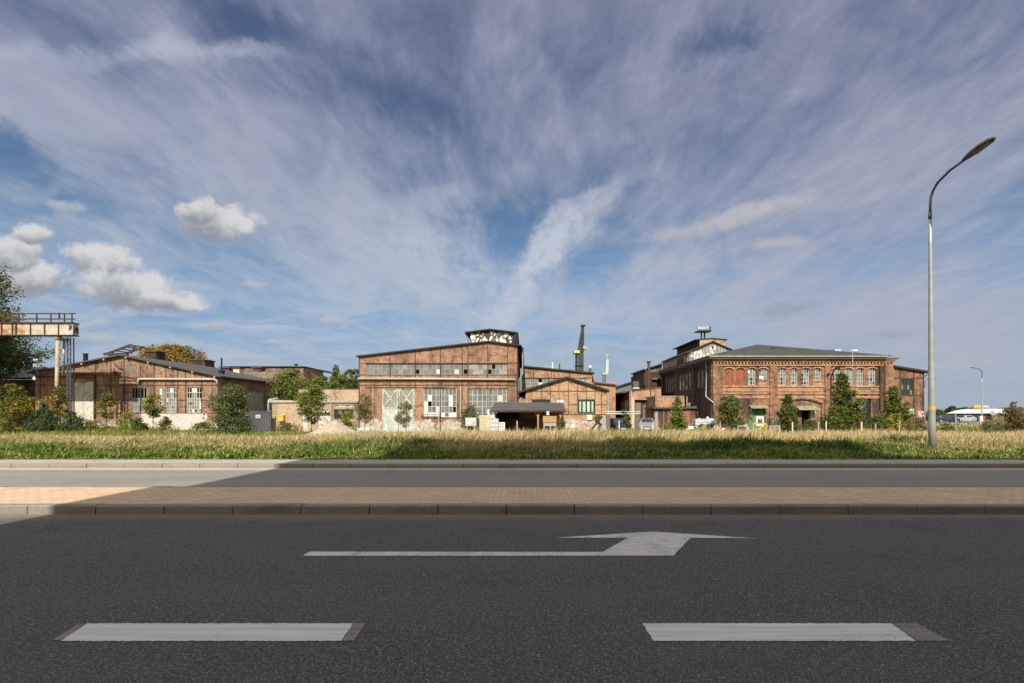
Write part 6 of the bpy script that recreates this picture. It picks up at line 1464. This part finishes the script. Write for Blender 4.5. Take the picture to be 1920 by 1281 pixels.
plant('dark_bush', 'dark bush at the foot of the lattice leg', 'bush', 134, 770, 799, 40, 45, {'dark':4,'blue':2,'mid':2}, 2800, .15, 'dome', 0, 34, .38, 'bushes under the gantry', .05)
plant('olive_sapling', 'olive sapling before the left hall wall', 'sapling', 200, 736, 792, 38, 49, {'olive':4,'mid':2,'gold':.7}, 2000, .15, 'oval', .12, 34, .34, None, .04, 10)
plant('small_tree', 'small light green tree before the barred windows', 'tree', 287, 738, 792, 30, 49, {'lite':3,'mid':3,'lime':.8}, 2000, .16, 'oval', .14, 30, .40, None, .05, 8)
for p, yt, w_, c, lab in ((236,772,40,{'lime':3,'lite':3,'mid':1},'lime green low bush under the black window'),(262,782,30,{'dark':2,'mid':2,'olive':2},'dark low bush beside the lime green one'),(310,780,30,{'olive':3,'gold':1,'grey':2},'dry low bush before the white plinth'),(170,788,70,{'olive':3,'rust':1.2,'mid':2},'reddish weeds before the white sliding door'),(384,790,40,{'mid':2,'lite':2,'olive':1},'green weeds left of the dense bush'),(540,794,60,{'mid':2,'grey':1,'olive':2},'weeds below the yellow gas box')):
    plant('low_shrub', lab, 'shrub', p, yt, 803, w_, 47.5, c, 1500, .14, 'dome', 0, 26, .4, 'low bushes before the left hall', .025, 5)

# ------------------------------------------------------------------ grass and herbs: countless, so one object per kind
def vnoise(x, y, s, seed):
    """smooth value noise"""
    r = np.random.default_rng(seed).random((128, 128)); x = x/s + 500; y = y/s + 500
    xi, yi = np.floor(x).astype(int), np.floor(y).astype(int); fx, fy = x-xi, y-yi; fx = fx*fx*(3-2*fx); fy = fy*fy*(3-2*fy)
    g = lambda a, b: r[a % 128, b % 128]
    return (g(xi,yi)*(1-fx)+g(xi+1,yi)*fx)*(1-fy) + (g(xi,yi+1)*(1-fx)+g(xi+1,yi+1)*fx)*fy
def blades(name, label, mats, pts, h, w, mi, lean=.35, droop=.25):
    n = len(pts); a = rng.random(n)*2*math.pi
    d = np.stack([np.cos(a), np.sin(a), np.zeros(n)],1); s = np.stack([-d[:,1], d[:,0], np.zeros(n)],1)
    # blades mostly turn their flat side to either road side, so they keep their width
    b = np.concatenate([pts, (ground_z(pts[:,1])-.03)[:,None]],1); up = np.array([0,0,1.])
    wind = np.array([.12,0,0])
    l1 = (h*lean*rng.random(n))[:,None]; hh = h[:,None]
    m = b + up*hh*.55 + d*l1*.35 + wind*hh*.4; t = b + up*hh*(1-droop*rng.random((n,1))) + d*l1*1.15 + wind*hh
    ww = w[:,None]
    P1 = np.stack([b-s*ww*.5, b+s*ww*.5, m+s*ww*.42, m-s*ww*.42],1); P2 = np.stack([m-s*ww*.42, m+s*ww*.42, t+s*ww*.10, t-s*ww*.10],1)
    P = np.concatenate([P1,P2]); o = quad_mesh(name, P, np.concatenate([mi,mi]), mats)
    return tag(o, label, 'grass', None, 'stuff')
def grass_mat(name, col, trans=.3):
    return leaf_mat(name, col, trans, 1.0)
GM = [grass_mat('grass_green', (.17,.25,.06)), grass_mat('grass_dark', (.10,.155,.042)), grass_mat('grass_lime', (.33,.38,.10)),
      grass_mat('straw', (.58,.48,.30)), grass_mat('straw_pale', (.72,.63,.44)), grass_mat('straw_pink', (.52,.39,.28)), grass_mat('grass_olive', (.29,.27,.09))]
def scatter(n, y0, y1, power=1.0):
    y = y0 + (y1-y0)*rng.random(n)**power; x = (rng.random(n)*2.50-1.27)*y
    return x, y
# verge: low leafy green growing taller away from the path
x, y = scatter(160000, 13.84, 21.5, 1.15)
edge = 13.84 + .22*vnoise(x, y*0, .35, 3) + .16*vnoise(x, y*0, 1.7, 4); keep = y > edge; x, y = x[keep], y[keep]; n = len(x)
big = vnoise(x, y, 1.6, 11); sm = vnoise(x, y, .45, 12)
h = (.06 + .05*np.clip(y-14.1,0,1) + .30*np.clip((y-14.6)/4,0,1)*(.25+1.2*big)) * (.55+.9*rng.random(n)) * (.7+.6*sm)
k = rng.random(n); straw = np.clip(.10 + (y-16.7)/3.0 + 1.5*(vnoise(x,y,3.4,13)-.5) + .7*(vnoise(x,y,.9,14)-.5), .06, .9)
mi = np.where(k < straw, rng.choice([3,4,6,5], n, p=[.4,.3,.2,.1]), np.where(big > .62, rng.choice([0,2,6], n, p=[.5,.35,.15]), rng.choice([0,1,2], n, p=[.5,.32,.18])))
blades('verge_grass', 'green leafy verge grass between the footpath and the dry meadow', GM, np.stack([x,y],1), h, (.012+.022*rng.random(n)), mi, .9, .35)
# herbs with broad leaves in the verge
x, y = scatter(26000, 14.25, 19.5); n = len(x); cl = vnoise(x, y, .8, 21); keep = cl > .5; x, y, cl = x[keep], y[keep], cl[keep]; n = len(x)
h = .10 + .42*(cl-.45)*np.clip((y-13.9)/2.5, .15, 1) + .12*rng.random(n)
blades('verge_herbs', 'broad leaved herbs and weeds growing in the verge', GM, np.stack([x,y],1), h, .035+.04*rng.random(n), rng.choice([0,1,2], n, p=[.45,.4,.15]), 1.1, .4)
# dark tall herbs in thick clumps near the middle of the verge
x, y = scatter(60000, 15.6, 20.0); cl = vnoise(x, y, 1.9, 51) + .35*vnoise(x, y, .6, 52); keep = (cl > .72 - .2*np.exp(-((x-2)/9)**2)) & (x > -7) & (x < 19); x, y, cl = x[keep], y[keep], cl[keep]; n = len(x)
h = np.clip((cl-.45), .1, .9) * (.55+.6*rng.random(n)) * np.clip((y-15.2)/1.5, .2, 1) * .85
blades('nettle_herbs', 'thick dark green clumps of tall herbs in the middle of the verge', GM, np.stack([x,y],1), h, .03+.035*rng.random(n), rng.choice([0,1,2], n, p=[.3,.62,.08]), .9, .3)
# tall dry meadow
x, y = scatter(250000, 16.4, 34, 1.1); keep = y > 16.9 + 3.4*(vnoise(x, y*.5, 3.0, 35)-.5) + 1.2*(vnoise(x, y, .8, 36)-.5); x, y = x[keep], y[keep]; n = len(x)
patch = vnoise(x, y, 5.0, 31); p2 = vnoise(x, y, 1.5, 32); lf = np.clip((-x/y-.22)/.35, 0, 1)
ramp_in = np.clip((y-18)/3, .25, 1)
h = (.42 + .34*p2) * (.55+.75*rng.random(n)) * ramp_in * (1 - .42*lf)
green = np.clip(.09 + 1.1*(patch-.5) + .32*np.clip((19.5-y)/2,0,1) + .18*lf*np.clip((y-25)/8,0,1), .03, .9)
pink = vnoise(x, y, 3.3, 33) > .62
k = rng.random(n); mi = np.where(k < green, rng.choice([0,6,2,1], n, p=[.3,.4,.15,.15]), np.where(pink, rng.choice([3,4,5], n, p=[.3,.3,.4]), rng.choice([3,4,6], n, p=[.52,.36,.12])))
blades('dry_meadow', 'tall straw coloured dry meadow grass in front of the old halls', GM, np.stack([x,y],1), h, .013+.016*rng.random(n), mi, .55, .2)
# rough ground nearer to the buildings
x, y = scatter(90000, 33, 56, .9); n = len(x); patch = vnoise(x, y, 4.0, 41); lf = np.clip((-x/y-.2)/.35, 0, 1); lane = np.exp(-((x-11.5)/2.2)**2)
h = (.14 + .24*patch + .22*lf) * (.5+.9*rng.random(n)) * (1-.8*lane)
keep = ~((y > 46.5) & (x > -40) & (x < 39)) & (rng.random(n) > .75*lane); x, y, h, patch, lf = x[keep], y[keep], h[keep], patch[keep], lf[keep]; n = len(x)
mi = np.where(patch + .25*lf > .45, rng.choice([0,2,6,1], n, p=[.4,.22,.26,.12]), rng.choice([3,6,0,5], n, p=[.4,.3,.2,.1]))
blades('rough_grass', 'rough green grass and weeds at the feet of the halls', GM, np.stack([x,y],1), h, .03+.04*rng.random(n), mi, .7, .3)
# far field at both sides
x = rng.random(26000)*150-75; y = 56 + 60*rng.random(26000); keep = (x > 42) | (x < -44); x, y = x[keep], y[keep]; n = len(x)
blades('far_grass', 'low grass on the open ground beside the car wash', GM, np.stack([x,y],1), .2+.3*rng.random(n), .08+.08*rng.random(n), rng.choice([0,6,3], n), .6, .3)
# yard surfaces
mb = MB(); mb.poly([(wx(1137,43),41.5,G+.006),(wx(1240,43),41.5,G+.006),(17.0,58,G+.006),(8.2,58,G+.006)])
tag(mb.build('lane', M['walk']), kind='structure')
mb = MB(); mb.poly([(wx(440,48),46.3,G+.006),(wx(560,48),46.8,G+.006),(wx(560,51),51.3,G+.006),(wx(440,51),50.4,G+.006)]); tag(mb.build('yard_path', M['gutter']), kind='structure')
mb = MB(); mb.poly([(40,66,G+.006),(110,66,G+.006),(120,100,G+.006),(58,100,G+.006)]); tag(mb.build('car_park', M['asphalt_far']), kind='structure')
# ================================================================== sky, sun, camera
w = bpy.data.worlds.new("World"); scene.world = w; w.use_nodes = True
n = NT(w.node_tree)
out = n('ShaderNodeOutputWorld'); bg = n('ShaderNodeBackground'); w.node_tree.links.new(bg.outputs[0], out.inputs[0])
STR = 0.10; bg.inputs[1].default_value = STR
tc = n('ShaderNodeTexCoord').outputs['Generated']
sky = n('ShaderNodeTexSky', {0: tc}, sky_type='NISHITA', sun_disc=False, sun_elevation=R(SUN_EL), sun_rotation=R(180 + SUN_AZ), altitude=20, air_density=1.0, dust_density=.6, ozone_density=2.0)
s = n('ShaderNodeSeparateXYZ', {0: tc}); dx, dy, dz = s.outputs[0], s.outputs[1], s.outputs[2]
zc = n.math('MAXIMUM', dz, .0)
den = n.math('ADD', zc, .10)
P = n('ShaderNodeCombineXYZ', {0: n.math('DIVIDE', dx, den), 1: n.math('DIVIDE', dy, den), 2: 0.0}).outputs[0]     # position on the cloud deck
# slopes in front (north): where single clouds stand
dyp = n.math('MAXIMUM', dy, .02)
ST = n('ShaderNodeCombineXYZ', {0: n.math('DIVIDE', dx, dyp), 1: n.math('DIVIDE', dz, dyp), 2: 0.0}).outputs[0]
S_ = lambda x: (x - PX) / FL
T_ = lambda y: (HY - y) / FL
wob = n('ShaderNodeTexNoise', {'Vector': P, 'Scale': 1.1, 'Detail': 3.0}).outputs[1]
wob = n('ShaderNodeSeparateColor', {0: wob})
wob = n('ShaderNodeCombineXYZ', {0: wob.outputs[0], 1: wob.outputs[1], 2: wob.outputs[2]}).outputs[0]
warp = n('ShaderNodeVectorMath', {0: wob, 1: (-.5,-.5,-.5)}, operation='ADD').outputs[0]
w2 = n('ShaderNodeSeparateColor', {0: n('ShaderNodeTexNoise', {'Vector': ST, 'Scale': 2.6, 'Detail': 7.0, 'Roughness': .62}).outputs[1]})
w2 = n('ShaderNodeCombineXYZ', {0: n.math('SUBTRACT', w2.outputs[0], .5), 1: n.math('SUBTRACT', w2.outputs[1], .5), 2: 0.0}).outputs[0]
STw = n('ShaderNodeVectorMath', {0: ST, 1: n('ShaderNodeVectorMath', {0: w2, 3: .34}, operation='SCALE').outputs[0]}, operation='ADD').outputs[0]
def lobe(x, y, rx, ry, rot=0, vec=None, lo=1.0, hi=.0):
    """soft elliptical patch of cloud or clear sky"""
    v = n('ShaderNodeVectorMath', {0: vec or STw, 1: (-S_(x), -T_(y), 0)}, operation='ADD').outputs[0]
    v = n.mapping(v, rot=(0,0,R(-rot))); v = n('ShaderNodeVectorMath', {0: v, 1: (FL/rx, FL/ry, 0)}, operation='MULTIPLY').outputs[0]
    L = n('ShaderNodeVectorMath', {0: v}, operation='LENGTH').outputs['Value']
    return n.ramp(L, lo, hi)
def add(*a):
    acc = a[0]
    for b in a[1:]: acc = n.math('ADD', acc, b)
    return acc
mul = lambda a, b: n.math('MULTIPLY', a, b)
Pw = n('ShaderNodeVectorMath', {0: P, 1: n('ShaderNodeVectorMath', {0: warp, 3: .30}, operation='SCALE').outputs[0]}, operation='ADD').outputs[0]
broad = n.noise(n.mapping(Pw, scale=(1.0,.6,1)), .8, 4, .55)
fib = n.noise(n.mapping(Pw, rot=(0,0,R(-10)), scale=(1.7,.5,1)), 1.5, 10, .60, .25)
fib2 = n.noise(n.mapping(Pw, loc=(4,2,0), rot=(0,0,R(32)), scale=(2.6,1.1,1)), 2.2, 10, .64, .35)
fib3 = n.noise(n.mapping(Pw, loc=(1,7,0), rot=(0,0,R(10)), scale=(2.4,1.0,1)), 6.5, 8, .66, .2)
cov = add(mul(broad, .62), mul(fib, .62), mul(fib2, .56), mul(fib3, .22))
c0 = cov                                    # summed one patch at a time: thicker cloud where positive, clear sky where negative
for k, a in ((.15,(1600,260,640,360,24)),(.24,(600,350,420,200,-27)),(.32,(60,170,430,170,-18)),(.16,(1250,560,560,90,0)),(.22,(230,92,320,40,3)),
             (.18,(470,85,120,34,-4)),(.36,(1050,455,270,60,41)),(.28,(945,560,140,40,40)),(.24,(1080,430,120,60,30)),(.2,(1130,370,110,34,25)),(.20,(740,520,220,90,-24)),
             (.2,(800,385,130,34,8)),(.16,(1750,620,330,60,0)),(.12,(900,150,200,120,-40)),(.22,(740,440,260,140,-20)),(.14,(560,540,300,60,0)),(.22,(1650,600,560,170,0)),
             (-.42,(-20,285,180,90,-32)),(-.30,(430,20,260,70,-10)),(-.22,(720,170,280,80,-32)),(-.28,(930,440,150,46,0)),
             (-.22,(1330,70,190,50,24)),(-.30,(300,600,560,56,0)),(-.24,(1120,500,110,30,30)),(-.24,(90,410,240,34,-8)),(-.14,(1130,625,220,40,0)),(-.16,(980,400,120,90,-40))):
    c0 = n.math('MULTIPLY_ADD', lobe(*a), k, c0)
cirrus = n.ramp(c0, .70, 1.32)
band = n.noise(n.mapping(n('ShaderNodeVectorMath', {0: ST, 1: n('ShaderNodeVectorMath', {0: w2, 3: .10}, operation='SCALE').outputs[0]}, operation='ADD').outputs[0], rot=(0,0,R(-4)), scale=(1.2, 13, 1)), 2.4, 8, .62)                      # thin level bars low over the horizon
lowf = mul(n.ramp(dz, .40, .14), n.ramp(dz, -.02, .05))
cirrus = n.math('MAXIMUM', cirrus, mul(mul(n.ramp(band, .38, .64), .95), lowf))
# colour of the clear sky
K = 1.0 / STR
sc_ = lambda c: tuple(v * K for v in c)
hs = n('ShaderNodeHueSaturation', {'Saturation': 1.12, 'Value': SKY_V, 'Color': sky.outputs[0]}).outputs[0]
hs = n.mix(n.ramp(dz, .22, .62, 0, .75), hs, sc_((.066,.094,.18)))
hs = n.mix(n.ramp(dz, .34, .02, 0, .85), hs, sc_((.165,.275,.455)))
ccol = n.mix(n.ramp(dz, .10, .55), sc_((.40,.455,.53)), sc_((.275,.305,.40)))
ccol = n.mix(n.ramp(dx, -.1, .65, 0, .6), ccol, sc_((.315,.325,.40)))
bright = mul(lobe(1040,465,260,66,42), 1.3)
for k, a in ((.5,(230,92,400,50,0)),(.5,(780,470,300,130,-20))): bright = n.math('MULTIPLY_ADD', lobe(*a), k, bright)
tex = add(mul(fib, .4), mul(fib2, .35), mul(fib3, .35))
bright = mul(bright, n.ramp(tex, .42, .62))
ccol = n.mix(n.math('MINIMUM', bright, .9), ccol, sc_((.46,.51,.59)))
ccol = n.mix(n.ramp(tex, .62, .38, 0, .16), ccol, hs)
ccol = n.mix(n.ramp(tex, .54, .74, 0, .24), ccol, sc_((.47,.50,.57)))
col = n.mix(mul(cirrus, .92), hs, ccol)
# fair weather cumulus low in the north-west
puffn = n.noise(ST, 8.0, 8, .6); puff2 = n.noise(n.mapping(ST, loc=(3,1,0)), 22.0, 7, .65)
def cumulus(col, x, y, rx, ry, rot=0, top=(.56,.56,.57), bot=(.235,.25,.295), soft=.42, amp=1.9, op=1.0):
    v = n('ShaderNodeVectorMath', {0: ST, 1: (-S_(x), -T_(y), 0)}, operation='ADD').outputs[0]
    v = n.mapping(v, rot=(0,0,R(-rot))); v = n('ShaderNodeVectorMath', {0: v, 1: (FL/rx, FL/ry, 0)}, operation='MULTIPLY').outputs[0]
    sp = n('ShaderNodeSeparateXYZ', {0: v}); flat = mul(n.math('MINIMUM', sp.outputs[1], 0.0), .35)                  # flatter base
    L = n('ShaderNodeVectorMath', {0: v}, operation='LENGTH').outputs['Value']
    f = add(n.math('SUBTRACT', 1.0, L), flat, mul(n.math('SUBTRACT', puffn, .5), amp), mul(n.math('SUBTRACT', puff2, .5), 1.0))
    m = mul(n.ramp(f, .02, .02 + soft), op)
    sh = n.ramp(add(sp.outputs[1], mul(n.math('SUBTRACT', puffn, .5), 2.2), mul(n.math('SUBTRACT', puff2, .5), .8)), -.55, .35)
    return n.mix(m, col, n.mix(sh, sc_(bot), sc_(top)))
for a in ((40,515,130,56,-8),(15,478,90,52),(190,492,92,50,-10),(250,545,140,54,-10),(312,566,66,22,-10),(395,420,92,54,-8),(372,402,60,40),(62,442,50,28)):
    col = cumulus(col, *a)
for a in ((122,388,60,20,-8),(465,535,34,13),(622,600,32,15),(395,612,44,13,6),(165,634,60,16),(513,643,32,11)):
    col = cumulus(col, *a, soft=.75, op=.72, top=(.42,.45,.50), bot=(.28,.31,.38))
for a in ((1280,440,105,30,8),(1378,412,110,32,16),(1478,385,84,34,12),(1445,460,80,22,5)):
    col = cumulus(col, *a, soft=.8, op=.68, top=(.45,.445,.46), bot=(.33,.345,.39))
for a in ((1475,580,90,18,8),(1668,628,54,13,0)):
    col = cumulus(col, *a, soft=.8, op=.4, top=(.22,.25,.31), bot=(.2,.225,.28))
# pale air near the horizon
col = n.mix(mul(n.ramp(dz, .20, -.01, 0, .72), n.ramp(dx, -.6, .6, .25, 1)), col, sc_((.335,.39,.455)))
# added cloud layer, mostly out of view overhead and south, to lift and neutralise shade
fill_veil = n.math('MAXIMUM', n.ramp(dz, .60, .85), n.ramp(dy, .0, -.35))
col = n.mix(mul(fill_veil, n.ramp(broad, .25, .55, .72, .95)), col, sc_(FILL_VEIL))
w.node_tree.links.new(col, bg.inputs[0])

sun = bpy.data.lights.new('sun', 'SUN'); so = bpy.data.objects.new('sun', sun); COL.objects.link(so)
sun.energy = 4.7; sun.angle = R(.5); sun.color = (1.0, .92, .81)
so.rotation_euler = (R(90 - SUN_EL), 0, R(-SUN_AZ))
cam = bpy.data.cameras.new('camera'); co = bpy.data.objects.new('camera', cam); COL.objects.link(co); scene.camera = co
co.location = (0, 0, CAMH); co.rotation_euler = (R(90), 0, 0)
cam.sensor_fit = 'HORIZONTAL'; cam.sensor_width = 36; cam.lens = FL / 1920 * 36
cam.shift_x = -(PX - 960) / 1920; cam.shift_y = (HY - 640.5) / 1920
cam.clip_start = .1; cam.clip_end = 4000
scene.view_settings.view_transform = 'Standard'; scene.view_settings.look = 'None'; scene.view_settings.gamma = 1; scene.view_settings.exposure = EXPO
